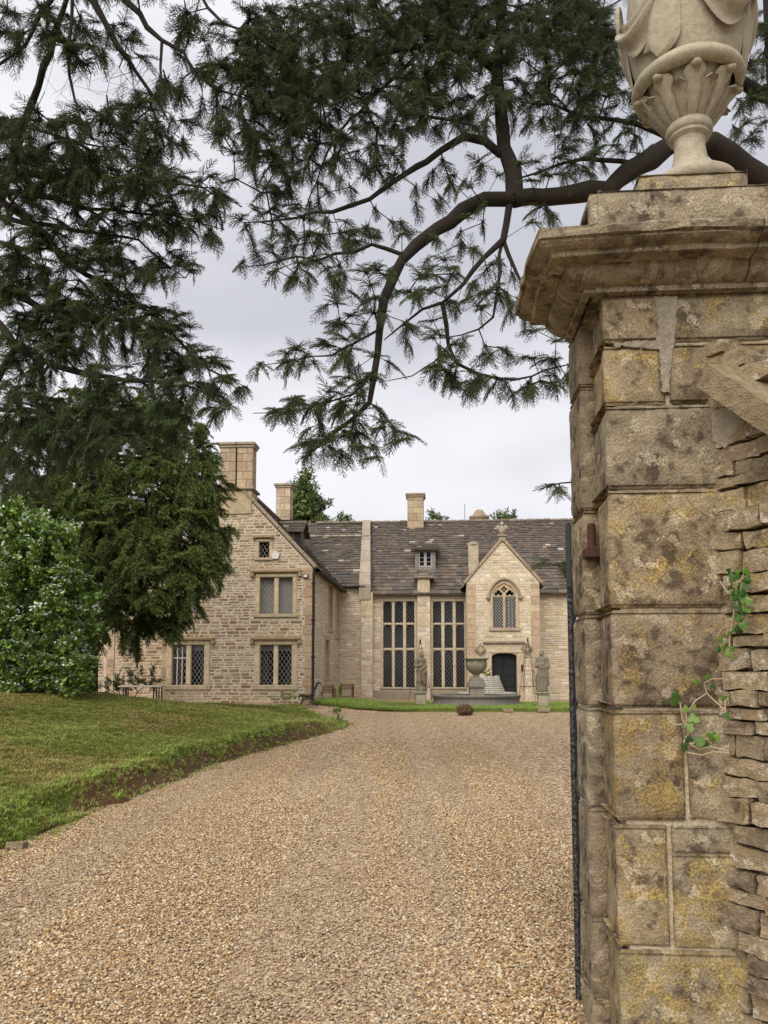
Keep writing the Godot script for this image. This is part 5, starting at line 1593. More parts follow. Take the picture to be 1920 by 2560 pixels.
	# drapery: swags between rings, with a hanging end at each ring
	var R := func(y: float) -> float: return lerpf(126, 152, clampf((y - b0) / 0.26, 0, 1)) * wd
	for i in 4:
		var a0 := TAU * i / 4.0 + deg_to_rad(27); var a1 := a0 + TAU / 4.0   # ring to ring
		mb = Mb.new(); mb.col = tone * 1.02
		var rows := 14
		var g := []
		for j in rows + 1:
			var q := j / float(rows)
			var a := lerpf(a0 + 0.10, a1 - 0.10, q)
			var sag := sin(PI * q)
			var top := b0 + 0.345 - 0.10 * pow(sag, 1.2); var bottom := b0 + 0.30 - 0.235 * pow(sag, 0.9)
			var line := []
			for k in 13:
				var s := k / 12.0
				var y := lerpf(top, bottom, s)
				var fold := 0.016 + 0.048 * sin(PI * s) * (0.35 + 0.65 * sag) + 0.017 * sin(s * 13.0 + q * 2.0)
				var r: float = R.call(y) + fold
				line.append(Vector3(cos(a) * r, y, sin(a) * r))
			g.append(line)
		for j in rows:
			for k in 12: mb.quad(g[j][k], g[j][k + 1], g[j + 1][k + 1], g[j + 1][k])
		part("swag", smooth(flip_out(mb)), mats.carved, urn)
		mb = Mb.new(); mb.col = tone * 1.04
		g = []
		for j in 19:   # hanging tail, folded lengthwise
			var q := j / 18.0
			var wdt := lerpf(0.05, 0.115, pow(q, 0.8)) * (sqrt(maxf(0.02, 1.0 - pow(maxf(0.0, q - 0.74) / 0.26, 2.0))))
			var y := lerpf(b0 + 0.36, b0 + 0.012, q)
			var line := []
			for k in 11:
				var s := k / 10.0 * 2.0 - 1.0
				var a := a0 + (-1.0 if i == 0 else 1.0) * (0.22 + 0.26 * q) + s * wdt / 0.24
				var r: float = R.call(y) + 0.002 + 0.030 * (1.0 - s * s) + 0.012 * sin(s * 7.0 + 1.0) * (1.0 - absf(s)) + 0.012 * q
				line.append(Vector3(cos(a) * r, y + 0.03 * s * q, sin(a) * r))
			g.append(line)
		for j in 18:
			for k in 10: mb.quad(g[j][k], g[j][k + 1], g[j + 1][k + 1], g[j + 1][k])
		part("drape_end", smooth(flip_out(mb)), mats.carved, urn)
		mb = Mb.new(); mb.col = tone * 1.06   # the ring the cloth is drawn through
		var rc: Vector3 = Vector3(cos(a0), 0, sin(a0)) * (R.call(b0 + 0.4) + 0.034) + Vector3.UP * (b0 + 0.385)
		var pts := []; var rr := []
		var tang := Vector3(-sin(a0), 0, cos(a0))
		for k in 19:
			var t := TAU * k / 18.0
			pts.append(rc + tang * cos(t) * 0.058 + Vector3.UP * sin(t) * 0.085); rr.append(0.0115)
		mb.tube(pts, rr, 8, false)
		part("ring", mb, mats.carved, urn)

func flip_out(mb: Mb) -> Mb:   # turn every face of an upright shell away from its axis
	for i in range(0, mb.v.size(), 3):
		var m := mb.v[i] + mb.v[i + 1] + mb.v[i + 2]
		if mb.n[i].dot(Vector3(m.x, 0, m.z)) < 0:
			var p := mb.v[i + 1]; mb.v[i + 1] = mb.v[i + 2]; mb.v[i + 2] = p
			for k in 3: mb.n[i + k] = -mb.n[i + k]
	return mb

func build_gate() -> void:
	# an iron leaf swung right open, seen almost edge on past the pier
	var p0 := at(1424, 1500, 3.86); p0.y = 0.0
	var away := Vector3(p0.x, 0, p0.z).normalized()
	var gate := thing("iron_gate", "black iron gate leaf with flaking paint swung open behind the pier", "gate", p0, atan2(-away.z, away.x) - 0.015)
	# local x runs along the leaf, away from the hinge side
	var tall := at(1418, 1470, 3.86).y; var post := at(1418, 1313, 3.86).y
	var mb := Mb.new(); mb.bevel(0.0, 0.05, 0.03, tall, -0.012, 0.012, 0.004)
	part("stile", mb, mats.flaked, gate)
	mb = Mb.new(); mb.bevel(-0.006, 0.045, tall - 0.001, post, -0.014, 0.014, 0.004)
	mb.ball(Vector3(0.02, post, 0.0), Vector3(0.02, 0.02, 0.014))
	part("dog_bar_head", mb, mats.iron, gate)
	mb = Mb.new(); mb.bevel(1.35, 1.40, 0.03, tall, -0.02, 0.02, 0.004)
	part("stile", mb, mats.flaked, gate)
	for y: float in [0.12, 0.95, tall - 0.06]:
		mb = Mb.new(); mb.bevel(0.05, 1.35, y - 0.022, y + 0.022, -0.012, 0.012, 0.004)
		part("rail", mb, mats.flaked, gate)
	for i in 9:
		var x := 0.17 + i * 0.13
		mb = Mb.new(); mb.tube([Vector3(x, 0.1, 0), Vector3(x, tall + 0.10, 0), Vector3(x, tall + 0.2, 0)], [0.009, 0.009, 0.001], 6)
		part("bar", mb, mats.flaked, gate)

func build_flank() -> void:
	# dry stone wall splaying out from the pier towards the road
	rng.seed = 61
	var p0 := pier_frame * Vector3(0.452, 0.0, -0.06)
	var dir := Vector3(0.50, 0, 0.866).normalized()
	var wall := thing("dry_stone_wall", "rough dry stone wall of thin grey brown courses under a sloping stone coping", "wall", p0, atan2(-dir.z, dir.x))
	# local x runs along the wall towards the camera's right, local -z... the seen face looks to local +z or -z
	var inv := wall.transform.affine_inverse()
	var eye := inv * EYE
	var s: float = signf(eye.z)
	var top := func(x: float) -> float: return 2.90 - 1.0 * minf(x, 0.75)
	var thick := 0.42
	var core := Mb.new()
	var x := 0.0
	while x < 1.35:
		var xb := minf(x + 0.15, 1.4)
		core.hexa([Vector3(x, -0.05, -0.05), Vector3(xb, -0.05, -0.05), Vector3(xb, top.call(xb) - 0.02, -0.05), Vector3(x, top.call(x) - 0.02, -0.05)], [Vector3(x, -0.05, -thick), Vector3(xb, -0.05, -thick), Vector3(xb, top.call(xb) - 0.02, -thick), Vector3(x, top.call(x) - 0.02, -thick)]) if s > 0 else core.hexa([Vector3(x, -0.05, thick), Vector3(xb, -0.05, thick), Vector3(xb, top.call(xb) - 0.02, thick), Vector3(x, top.call(x) - 0.02, thick)], [Vector3(x, -0.05, 0.05), Vector3(xb, -0.05, 0.05), Vector3(xb, top.call(xb) - 0.02, 0.05), Vector3(x, top.call(x) - 0.02, 0.05)])
		x = xb
	part("wall_core", core, mats.wall_stone, wall)
	var y := -0.02
	while y < 2.92:
		var h := rng.randf_range(0.045, 0.10) if y > 0.3 else rng.randf_range(0.07, 0.11)
		x = -0.03 - rng.randf() * 0.03
		while x < 1.4:
			var w := rng.randf_range(0.11, 0.27)
			if y + h > top.call(x + w) - 0.01 and y + h > top.call(x) + 0.03: break
			var out := rng.randf_range(-0.015, 0.03)
			var tl := rng.randf_range(-0.018, 0.018)
			var mb := rock(w - 0.008, h - rng.randf_range(0.003, 0.010), 0.16, rng.randi())
			mb.col = Color.WHITE
			var o := piece("stone", mb.mesh(mats[["pier_light1", "wall_stone", "pier_mid2", "wall_stone", "wall_stone"][rng.randi() % 5]]), wall)
			o.position = Vector3(x + w / 2, y + h / 2, s * (out - 0.08))
			o.rotation = Vector3(rng.randf_range(-0.05, 0.05), rng.randf_range(-0.08, 0.08), tl)
			x += w
		y += h
	# sloping coping slabs
	var cx := 0.06
	var n := 0
	while cx < 1.3:
		var len := [0.62, 0.42, 0.42, 0.4][n % 4] as float
		var mb := rock(len - 0.01, 0.095, thick + 0.18, 300 + n, 0.12, 0.45)
		var o := piece("coping_slab", mb.mesh(mats.coping), wall)
		var x1 := cx + len
		o.position = Vector3((cx + x1) / 2, (top.call(maxf(0, cx)) + top.call(x1)) / 2 + 0.05, -s * (thick / 2 - 0.05))
		o.rotation.z = atan2(top.call(x1) - top.call(maxf(cx, 0)), len if cx > 0 else x1)
		o.rotation.x = 0.16 * s
		cx = x1; n += 1
	# a rough fillet of mortar under the coping where the wall meets the pier
	var mb := rock(0.2, 0.20, 0.12, 990)
	var o := piece("mortar_fillet", mb.mesh(mats.mortar_grey), wall)
	o.position = Vector3(0.12, 2.62, s * -0.05); o.rotation.z = -0.7

func rock(w: float, h: float, d: float, sd: int, hard := 0.25, rough := 1.0) -> Mb:   # an angular split stone, centred
	var f := noise(FastNoiseLite.TYPE_SIMPLEX_SMOOTH, 8.0, sd % 10000, 3)
	var mb := Mb.new()
	var nx := maxi(3, int(w / 0.034)); var ny := maxi(2, int(h / 0.026)); var nz := maxi(2, int(d / 0.06))
	var put := func(p: Vector3) -> Vector3:
		# round the box a little, then roughen it
		var half := Vector3(w, h, d) / 2
		var q := p * half
		var r := minf(minf(w, h), d) * 0.22 * hard
		var c := q.clamp(-half + Vector3.ONE * r, half - Vector3.ONE * r)
		var e := q - c
		if e.length() > r: q = c + e.normalized() * lerpf(e.length(), r, 0.8)
		return q + Vector3(f.get_noise_3dv(q * 1.0), f.get_noise_3dv(q + Vector3(9, 0, 0)), f.get_noise_3dv(q + Vector3(0, 9, 0))) * 0.014 * rough * minf(1.0, h / 0.06) + Vector3(0, f.get_noise_3dv(q * 2.5 + Vector3(3, 3, 3)) * 0.006, f.get_noise_3dv(q * 4.0) * 0.008) * rough
	for face: Array in [[Vector3.RIGHT, Vector3.UP, Vector3.BACK, nx, ny], [Vector3.LEFT, Vector3.UP, Vector3.FORWARD, nx, ny], [Vector3.FORWARD, Vector3.UP, Vector3.RIGHT, nz, ny], [Vector3.BACK, Vector3.UP, Vector3.LEFT, nz, ny], [Vector3.RIGHT, Vector3.FORWARD, Vector3.UP, nx, nz], [Vector3.RIGHT, Vector3.BACK, Vector3.DOWN, nx, nz]]:
		var g := []
		for j: int in face[4] + 1:
			var row := []
			for i: int in face[3] + 1:
				row.append(put.call(face[2] + face[0] * (2.0 * i / face[3] - 1.0) + face[1] * (2.0 * j / face[4] - 1.0)))
			g.append(row)
		for j: int in face[4]:
			for i: int in face[3]:
				mb.quad(g[j][i], g[j][i + 1], g[j + 1][i + 1], g[j + 1][i])
	return smooth(mb, 0.975)

# ------------------------------------------------------------------ trees and shrubs
func conifer_spray(seed_: int, long: float, tufts: float, needle: float, wide: float, droop: float, tone: Array, twig: Color) -> ArrayMesh:
	# a flat spray: a stem along +x with alternate side shoots, every shoot set with small needle tufts
	var r := RandomNumberGenerator.new(); r.seed = seed_
	var mb := Mb.new()
	var shoots := [[Vector3.ZERO, Vector3(1, 0, 0), long]]
	var n := 7
	for i in n * 2:
		var q := 0.12 + 0.8 * i / float(n * 2) + r.randf_range(-0.03, 0.03)
		var s := 1.0 if i % 2 == 0 else -1.0
		var p := Vector3(q * long, -droop * q * q * long, 0)
		shoots.append([p, Vector3(0.75, r.randf_range(-0.15, 0.2), s * r.randf_range(0.55, 0.95)).normalized(), long * lerpf(0.5, 0.16, q) * r.randf_range(0.7, 1.2)])
	for s: Array in shoots:
		var bend := func(q: float) -> Vector3: return s[0] + s[1] * (q * s[2]) + Vector3(0, -droop * q * q * s[2], 0)
		mb.col = twig
		mb.tube([s[0], bend.call(0.5), bend.call(1.0)], [0.0035 * long / 0.34, 0.0028 * long / 0.34, 0.001], 3, false)
		var count := int(s[2] / tufts)
		for i in count:
			var q := (i + r.randf() * 0.6) / maxf(1.0, count)
			var c: Vector3 = bend.call(q)
			var dim: Color = tone[r.randi() % tone.size()]
			for k in 5:
				mb.col = dim * r.randf_range(0.8, 1.2)
				var a := r.randf() * TAU
				var d: Vector3 = (s[1] * r.randf_range(0.1, 0.9) + Vector3(cos(a), sin(a) * 0.7 + 0.35, sin(a + 1.3))).normalized() * needle * r.randf_range(0.7, 1.2)
				var w := d.cross(Vector3(r.randf_range(-1, 1), r.randf_range(-1, 1), r.randf_range(-1, 1))).normalized() * wide
				mb.tri(c - w, c + w, c + d)
	return mb.mesh(mats.leaf)

func leaf_spray(seed_: int, leaves: int, spread: float, size: float, tone: Array, flowers: int, petal: Color) -> ArrayMesh:
	# a shoot with folded oval leaves, and flower heads at its tip
	var r := RandomNumberGenerator.new(); r.seed = seed_
	var mb := Mb.new()
	mb.col = Color(0.10, 0.08, 0.05)
	mb.tube([Vector3.ZERO, Vector3(spread, spread * 0.2, 0)], [0.004, 0.002], 3, false)
	for i in leaves:
		mb.col = (tone[r.randi() % tone.size()] as Color) * r.randf_range(0.75, 1.25)
		var q := r.randf()
		var c := Vector3(q * spread, q * spread * 0.2, 0)
		var d := Vector3(r.randf_range(0.0, 1.0), r.randf_range(-0.5, 0.8), r.randf_range(-1, 1)).normalized()
		var l := size * r.randf_range(0.6, 1.25)
		var w := d.cross(Vector3(r.randf_range(-0.4, 0.4), 1, r.randf_range(-0.4, 0.4))).normalized() * l * 0.28
		var fold := Vector3(0, -0.12 * l, 0)
		c += d * 0.2 * l
		mb.tri(c, c + d * l * 0.5 + w + fold, c + d * l); mb.tri(c, c + d * l, c + d * l * 0.5 - w + fold)
	mb.col = petal
	for i in flowers:
		var c := Vector3(spread * r.randf_range(0.6, 1.15), spread * 0.2 + r.randf_range(0.0, 0.06), r.randf_range(-0.07, 0.07))
		for k in 6:
			var a := TAU * k / 6.0 + r.randf()
			var d := Vector3(cos(a), r.randf_range(0.0, 0.7), sin(a)) * size * 0.26
			var w := d.cross(Vector3.UP).normalized() * size * 0.10
			mb.tri(c, c + d * 0.7 + w, c + d); mb.tri(c, c + d, c + d * 0.7 - w)
	return mb.mesh(mats.leaf)

class Plant:
	var pos := PackedVector3Array()
	var parent := PackedInt32Array()
	var load_ := PackedFloat32Array()
	var limb := PackedByteArray()
	func add(p: Vector3, up: int, is_limb: bool) -> int:
		pos.append(p); parent.append(up); load_.append(0.0); limb.append(1 if is_limb else 0)
		return pos.size() - 1
	func nearest(p: Vector3) -> int:
		var best := -1; var bd := 1e18
		for i in pos.size():
			var d := pos[i].distance_squared_to(p)
			if d < bd:
				bd = d; best = i
		return best

func add_limb(pl: Plant, tree: Node, pts: Array, r0: float, r1: float, start := -1, sides := 8) -> void:
	var line := []
	if start < 0 and pl.pos.size():
		start = pl.nearest(pts[0])
	if start >= 0 and pl.pos[start].distance_to(pts[0]) > 0.02: line.append(pl.pos[start])
	line.append_array(pts)
	# resample with a slight crookedness
	var fine := [line[0]]
	for i in line.size() - 1:
		var a: Vector3 = line[i]; var b: Vector3 = line[i + 1]
		var n := maxi(1, int(a.distance_to(b) / 0.22))
		for k in n:
			var p := a.lerp(b, (k + 1) / float(n))
			if k < n - 1: p += Vector3(rng.randf_range(-1, 1), rng.randf_range(-1, 1), rng.randf_range(-1, 1)) * 0.03
			fine.append(p)
	var rad := []
	for i in fine.size(): rad.append(lerpf(r0, r1, i / float(fine.size() - 1)) * rng.randf_range(0.88, 1.12))
	var last := start
	for i in fine.size():
		if i == 0 and start >= 0: continue
		last = pl.add(fine[i], last, true)
	var mb := Mb.new()
	mb.tube(fine, rad, sides, true)
	part("limb", mb, mats.bark, tree)

func grow(pl: Plant, tree: Node, blobs: Array, area: float, sprays: Array, per: int, size: float, sag: float, lift: float, limit := 0.62) -> void:
	# fill the given clumps with shoots: every shoot joins the nearest twig or limb already there
	var first := pl.pos.size()
	var pts := []
	for b: Array in blobs:   # [u, v, ru, rv, density, depth, depth spread]
		var n := int(PI * b[2] * b[3] / area * b[4]) + 1
		for i in n:
			var a := rng.randf() * TAU; var q := sqrt(rng.randf())
			pts.append(at(b[0] + cos(a) * q * b[2], b[1] + sin(a) * q * b[3], b[5] + rng.randf_range(-1, 1) * b[6]))
	var keyed := []
	for p: Vector3 in pts:
		keyed.append([pl.pos[pl.nearest(p)].distance_squared_to(p), p])
	keyed.sort_custom(func(x: Array, y: Array) -> bool: return x[0] < y[0])
	for e: Array in keyed:
		var p: Vector3 = e[1]
		var up := pl.nearest(p)
		var from := pl.pos[up]
		var d := from.distance_to(p)
		var n := maxi(1, int(d / 0.3))
		for k in n:
			var q := (k + 1) / float(n)
			var m := from.lerp(p, q) + Vector3(0, sin(PI * q) * d * 0.08, 0)
			if k < n - 1: m += Vector3(rng.randf_range(-1, 1), rng.randf_range(-1, 1), rng.randf_range(-1, 1)) * d * 0.03
			up = pl.add(m, up, false)
	var kids := {}
	for i in range(pl.pos.size() - 1, -1, -1):
		pl.load_[i] += 1.0 if i >= first else 0.0
		if pl.parent[i] >= 0: pl.load_[pl.parent[i]] += pl.load_[i]
		if i >= first:
			if not kids.has(pl.parent[i]): kids[pl.parent[i]] = []
			kids[pl.parent[i]].append(i)
	var mb := Mb.new()
	var done := {}
	for i in range(first, pl.pos.size()):
		if done.has(i): continue
		var line := [pl.pos[pl.parent[i]]]; var rad := []
		var k := i
		while true:
			done[k] = true
			line.append(pl.pos[k])
			if not kids.has(k): break
			var best: int = kids[k][0]
			for c: int in kids[k]:
				if pl.load_[c] > pl.load_[best]: best = c
			k = best
		for j in line.size():
			rad.append(0.0)
		var kk := i; var idx := 1
		rad[0] = clampf(0.0042 * sqrt(pl.load_[i]) + 0.002, 0.003, 0.05) * size / 0.34
		while idx < line.size():
			rad[idx] = clampf(0.0042 * sqrt(pl.load_[kk]) + 0.0012, 0.002, 0.05) * size / 0.34
			idx += 1
			if kids.has(kk):
				var best: int = kids[kk][0]
				for c: int in kids[kk]:
					if pl.load_[c] > pl.load_[best]: best = c
				kk = best
		mb.tube(line, rad, 4, false)
	stuff(part("twig", mb, mats.bark, tree))
	var lots := []
	for s in sprays: lots.append([])
	for i in range(first, pl.pos.size()):
		var dir := (pl.pos[i] - pl.pos[pl.parent[i]]).normalized()
		for k in per:
			var a := rng.randf() * TAU
			var d := (dir * 0.8 + Vector3(cos(a), 0, sin(a)) * 0.75 + Vector3(0, lift - sag * rng.randf(), 0)).normalized()
			var side := d.cross(Vector3.UP)
			if side.length() < 0.05: side = Vector3.RIGHT
			side = side.normalized()
			var up := side.cross(d).normalized()
			var roll := rng.randf_range(-0.45, 0.45)
			var s := size / 0.34 * rng.randf_range(0.7, 1.25)
			var b := Basis(d, up, d.cross(up)).rotated(d, roll).scaled(Vector3.ONE * s) if true else Basis.IDENTITY
			lots[rng.randi() % sprays.size()].append(Transform3D(b, pl.pos[i] - d * size * 0.25))
	for i in sprays.size():
		if lots[i].size(): stuff(swarm("foliage", sprays[i], lots[i], [], tree))

func traced(uv: Array, d0: float, d1: float) -> Array:
	var out := []
	var n := uv.size() / 2
	for i in n: out.append(at(uv[i * 2], uv[i * 2 + 1], lerpf(d0, d1, i / maxf(1.0, n - 1.0))))
	return out

func trunk(pl: Plant, tree: Node, foot: Vector3, top: Vector3, r0: float, r1: float) -> void:
	var line := []; var rad := []
	for i in 13:
		var q := i / 12.0
		line.append(foot.lerp(top, q) + Vector3(rng.randf_range(-1, 1), 0, rng.randf_range(-1, 1)) * 0.05 * q)
		rad.append(lerpf(r0, r1, q) + 0.25 * r0 * exp(-q * 14.0))
	for i in line.size(): pl.add(line[i], i - 1, true)
	var mb := Mb.new(); mb.tube(line, rad, 14)
	part("trunk", mb, mats.bark, tree)

func build_cedars() -> void:
	var tone := [Color(0.064, 0.107, 0.036), Color(0.077, 0.125, 0.049), Color(0.097, 0.145, 0.038), Color(0.055, 0.090, 0.036)]
	var kinds := []
	for i in 4: kinds.append(conifer_spray(200 + i, 0.34, 0.0165, 0.020, 0.0026, 0.45, tone, Color(0.06, 0.05, 0.04)))
	# ---- the cedar to the right: its trunk stands outside the picture behind the pier
	rng.seed = 11
	var p0 := at(2010, 520, 11.0)
	var tree := thing("cedar_tree", "spreading dark cedar reaching over the drive from behind the urn", "tree", Vector3.ZERO)
	var pl := Plant.new()
	trunk(pl, tree, Vector3(p0.x + 0.3, 0.0, p0.z), Vector3(p0.x - 0.2, 14.5, p0.z - 0.2), 0.52, 0.2)
	add_limb(pl, tree, traced([1995, 530, 1900, 445, 1780, 358, 1690, 352, 1600, 412, 1520, 476, 1400, 490, 1283, 498], 11.0, 10.0), 0.19, 0.105, -1, 12)
	add_limb(pl, tree, traced([1283, 498, 1213, 498, 1156, 527, 1092, 573, 1040, 613, 1005, 650, 985, 690, 959, 752, 949, 823, 944, 884, 934, 945, 924, 1006, 884, 1046, 843, 1076, 803, 1112, 752, 1147], 10.0, 8.9), 0.105, 0.008, -1, 10)
	add_limb(pl, tree, traced([1286, 480, 1283, 428, 1260, 370, 1254, 301, 1242, 203, 1250, 90, 1262, -60], 10.0, 10.4), 0.115, 0.05, -1, 10)
	add_limb(pl, tree, traced([1250, 385, 1213, 353, 1161, 341, 1103, 376, 1005, 440, 924, 498, 831, 530, 740, 545, 610, 556], 10.1, 9.6), 0.062, 0.006)
	add_limb(pl, tree, traced([1015, 640, 929, 611, 884, 631, 797, 651, 742, 641, 660, 662, 600, 669], 9.7, 9.3), 0.035, 0.005)
	add_limb(pl, tree, traced([1275, 500, 1266, 560, 1258, 600, 1208, 646, 1157, 712, 1106, 757, 1056, 773, 1005, 813, 960, 850], 10.0, 9.5), 0.058, 0.008)
	add_limb(pl, tree, traced([1258, 600, 1273, 641, 1294, 687, 1320, 740], 9.9, 9.8), 0.04, 0.012)
	add_limb(pl, tree, traced([1256, 605, 1248, 636, 1243, 727, 1233, 793, 1197, 823, 1152, 838, 1100, 846], 9.9, 9.6), 0.032, 0.006)
	add_limb(pl, tree, traced([1106, 757, 1116, 813, 1121, 864, 1142, 909, 1197, 935, 1283, 950, 1410, 914, 1470, 900], 9.7, 9.8), 0.03, 0.007)
	add_limb(pl, tree, traced([1121, 864, 1086, 904, 1030, 940, 954, 955], 9.6, 9.4), 0.014, 0.004)
	add_limb(pl, tree, traced([949, 823, 884, 859, 828, 889, 727, 904, 645, 914], 9.2, 9.0), 0.018, 0.004)
	add_limb(pl, tree, traced([934, 935, 884, 985, 803, 1011, 727, 1031, 632, 1033], 9.1, 8.9), 0.018, 0.004)
	add_limb(pl, tree, traced([924, 1006, 985, 1066, 1035, 1102], 9.0, 8.9), 0.01, 0.004)
	add_limb(pl, tree, traced([884, 1046, 924, 1107, 949, 1152], 8.9, 8.9), 0.01, 0.004)
	add_limb(pl, tree, traced([1245, 180, 1180, 120, 1063, 116, 1005, 122, 901, 139, 774, 174, 658, 191, 600, 230], 10.3, 9.8), 0.07, 0.008)
	add_limb(pl, tree, traced([1063, 120, 990, 190, 924, 249, 849, 330, 803, 417, 774, 492, 760, 560], 10.2, 9.6), 0.032, 0.005)
	add_limb(pl, tree, traced([1690, 352, 1640, 330, 1540, 300, 1450, 290, 1380, 260, 1300, 255], 10.6, 10.2), 0.05, 0.01)
	add_limb(pl, tree, traced([1600, 412, 1500, 400, 1420, 405, 1350, 430, 1300, 445], 10.4, 10.0), 0.04, 0.012)
	add_limb(pl, tree, traced([1990, 250, 1900, 235, 1840, 200, 1700, 120, 1560, 90, 1400, 60, 1200, 20], 11.0, 10.2), 0.12, 0.03)
	add_limb(pl, tree, traced([1990, 1180, 1700, 1185, 1500, 1200, 1400, 1208, 1330, 1228], 11.0, 10.2), 0.05, 0.004)
	add_limb(pl, tree, traced([1990, 1370, 1700, 1385, 1500, 1398, 1420, 1404, 1345, 1416], 11.0, 10.2), 0.05, 0.004)
	var D := 9.9
	var blobs := [
		[820, 110, 200, 110, 2.0, D, 1.0], [1050, 80, 220, 120, 2.5, D + 0.3, 1.0], [1300, 60, 220, 100, 2.5, D + 0.3, 1.0], [1450, 130, 90, 120, 2.0, D + 0.3, 0.9], [700, 220, 130, 70, 1.5, D, 0.9], [900, 260, 200, 90, 1.9, D, 0.9], [1120, 240, 150, 90, 1.6, D, 0.9],
		[620, 330, 90, 60, 1.3, D, 0.8], [740, 360, 130, 70, 1.4, D, 0.8], [880, 400, 130, 60, 0.9, D, 0.8], [660, 430, 80, 60, 0.8, D, 0.7], [760, 470, 120, 50, 0.7, D, 0.7], [1350, 250, 100, 80, 1.2, D + 0.3, 0.8], [1440, 330, 90, 90, 1.2, D + 0.3, 0.8],
		[1380, 420, 90, 40, 0.7, D, 0.7], [1180, 420, 80, 50, 0.5, D, 0.7], [1050, 470, 90, 50, 0.5, D, 0.7], [700, 560, 110, 50, 0.8, 9.6, 0.6], [820, 590, 110, 50, 0.8, 9.6, 0.6], [930, 560, 100, 50, 0.6, 9.7, 0.6], [680, 640, 80, 40, 0.7, 9.4, 0.5], [780, 670, 100, 40, 0.7, 9.4, 0.5],
		[1120, 620, 70, 50, 0.6, 9.8, 0.6], [1180, 560, 60, 60, 0.4, 9.9, 0.6], [1330, 540, 60, 30, 0.7, 9.9, 0.6], [900, 700, 80, 50, 0.8, 9.4, 0.5], [1000, 720, 60, 50, 0.7, 9.5, 0.5], [1100, 690, 70, 50, 0.7, 9.6, 0.5], [1230, 690, 60, 60, 0.8, 9.8, 0.5], [1170, 740, 60, 40, 0.6, 9.7, 0.5],
		[860, 770, 60, 40, 0.7, 9.2, 0.4], [960, 800, 60, 30, 0.6, 9.3, 0.4], [1050, 820, 60, 40, 0.6, 9.6, 0.4], [1300, 760, 50, 50, 0.7, 9.8, 0.5], [1370, 830, 60, 30, 0.7, 9.8, 0.5], [780, 890, 90, 26, 1.1, 9.1, 0.35], [690, 907, 45, 12, 1.2, 9.0, 0.3], [850, 860, 60, 30, 1.0, 9.1, 0.35], [930, 900, 50, 40, 0.7, 9.1, 0.35],
		[780, 1010, 90, 32, 1.3, 9.0, 0.35], [690, 1033, 50, 14, 1.3, 8.9, 0.3], [860, 970, 60, 40, 1.0, 9.0, 0.35], [900, 1020, 55, 38, 1.1, 9.0, 0.35], [820, 1080, 55, 36, 1.3, 8.9, 0.3], [775, 1126, 42, 24, 1.3, 8.9, 0.3], [900, 1085, 45, 32, 1.2, 8.9, 0.3], [960, 1066, 45, 26, 1.1, 8.9, 0.3], [1010, 1092, 30, 12, 1.2, 8.9, 0.2], [935, 1125, 24, 22, 1.1, 8.9, 0.2], [855, 1120, 26, 22, 1.0, 8.9, 0.2],
		[1080, 930, 60, 36, 1.0, 9.5, 0.4], [1150, 950, 60, 28, 1.2, 9.6, 0.4], [1230, 955, 70, 28, 1.2, 9.7, 0.4], [1320, 955, 70, 28, 1.1, 9.8, 0.4], [1395, 925, 40, 40, 1.3, 9.8, 0.4], [1100, 880, 50, 26, 0.7, 9.5, 0.4], [1200, 870, 70, 26, 0.7, 9.7, 0.4], [1290, 880, 60, 22, 0.6, 9.8, 0.4],
		[1385, 1214, 46, 13, 1.3, 10.3, 0.25], [1395, 1408, 36, 12, 1.5, 10.3, 0.25], [1890, 120, 50, 90, 1.2, 10.8, 0.6], [1890, 260, 50, 60, 1.0, 10.8, 0.6], [1875, 330, 50, 40, 0.8, 10.8, 0.6], [1560, 200, 90, 120, 1.2, 10.5, 0.8], [1560, 380, 60, 60, 0.8, 10.4, 0.6], [1000, -90, 420, 80, 0.8, D + 0.4, 1.2], [1560, -60, 200, 80, 0.8, D + 0.6, 1.0]]
	grow(pl, tree, blobs, 880.0, kinds, 4, 0.28, 0.6, 0.05)
	# ---- the cedar to the left: boughs sweeping down into the picture
	rng.seed = 12
	p0 = at(-120, 500, 11.5)
	tree = thing("cedar_tree", "tall dark cedar with tiered boughs hanging above the grass bank", "tree", Vector3.ZERO)
	pl = Plant.new()
	var foot := Vector3(p0.x - 0.9, lawn_height(p0.x - 0.9, 12.0), -12.0)
	trunk(pl, tree, foot, foot + Vector3(0.3, 15.0, 0.2), 0.55, 0.22)
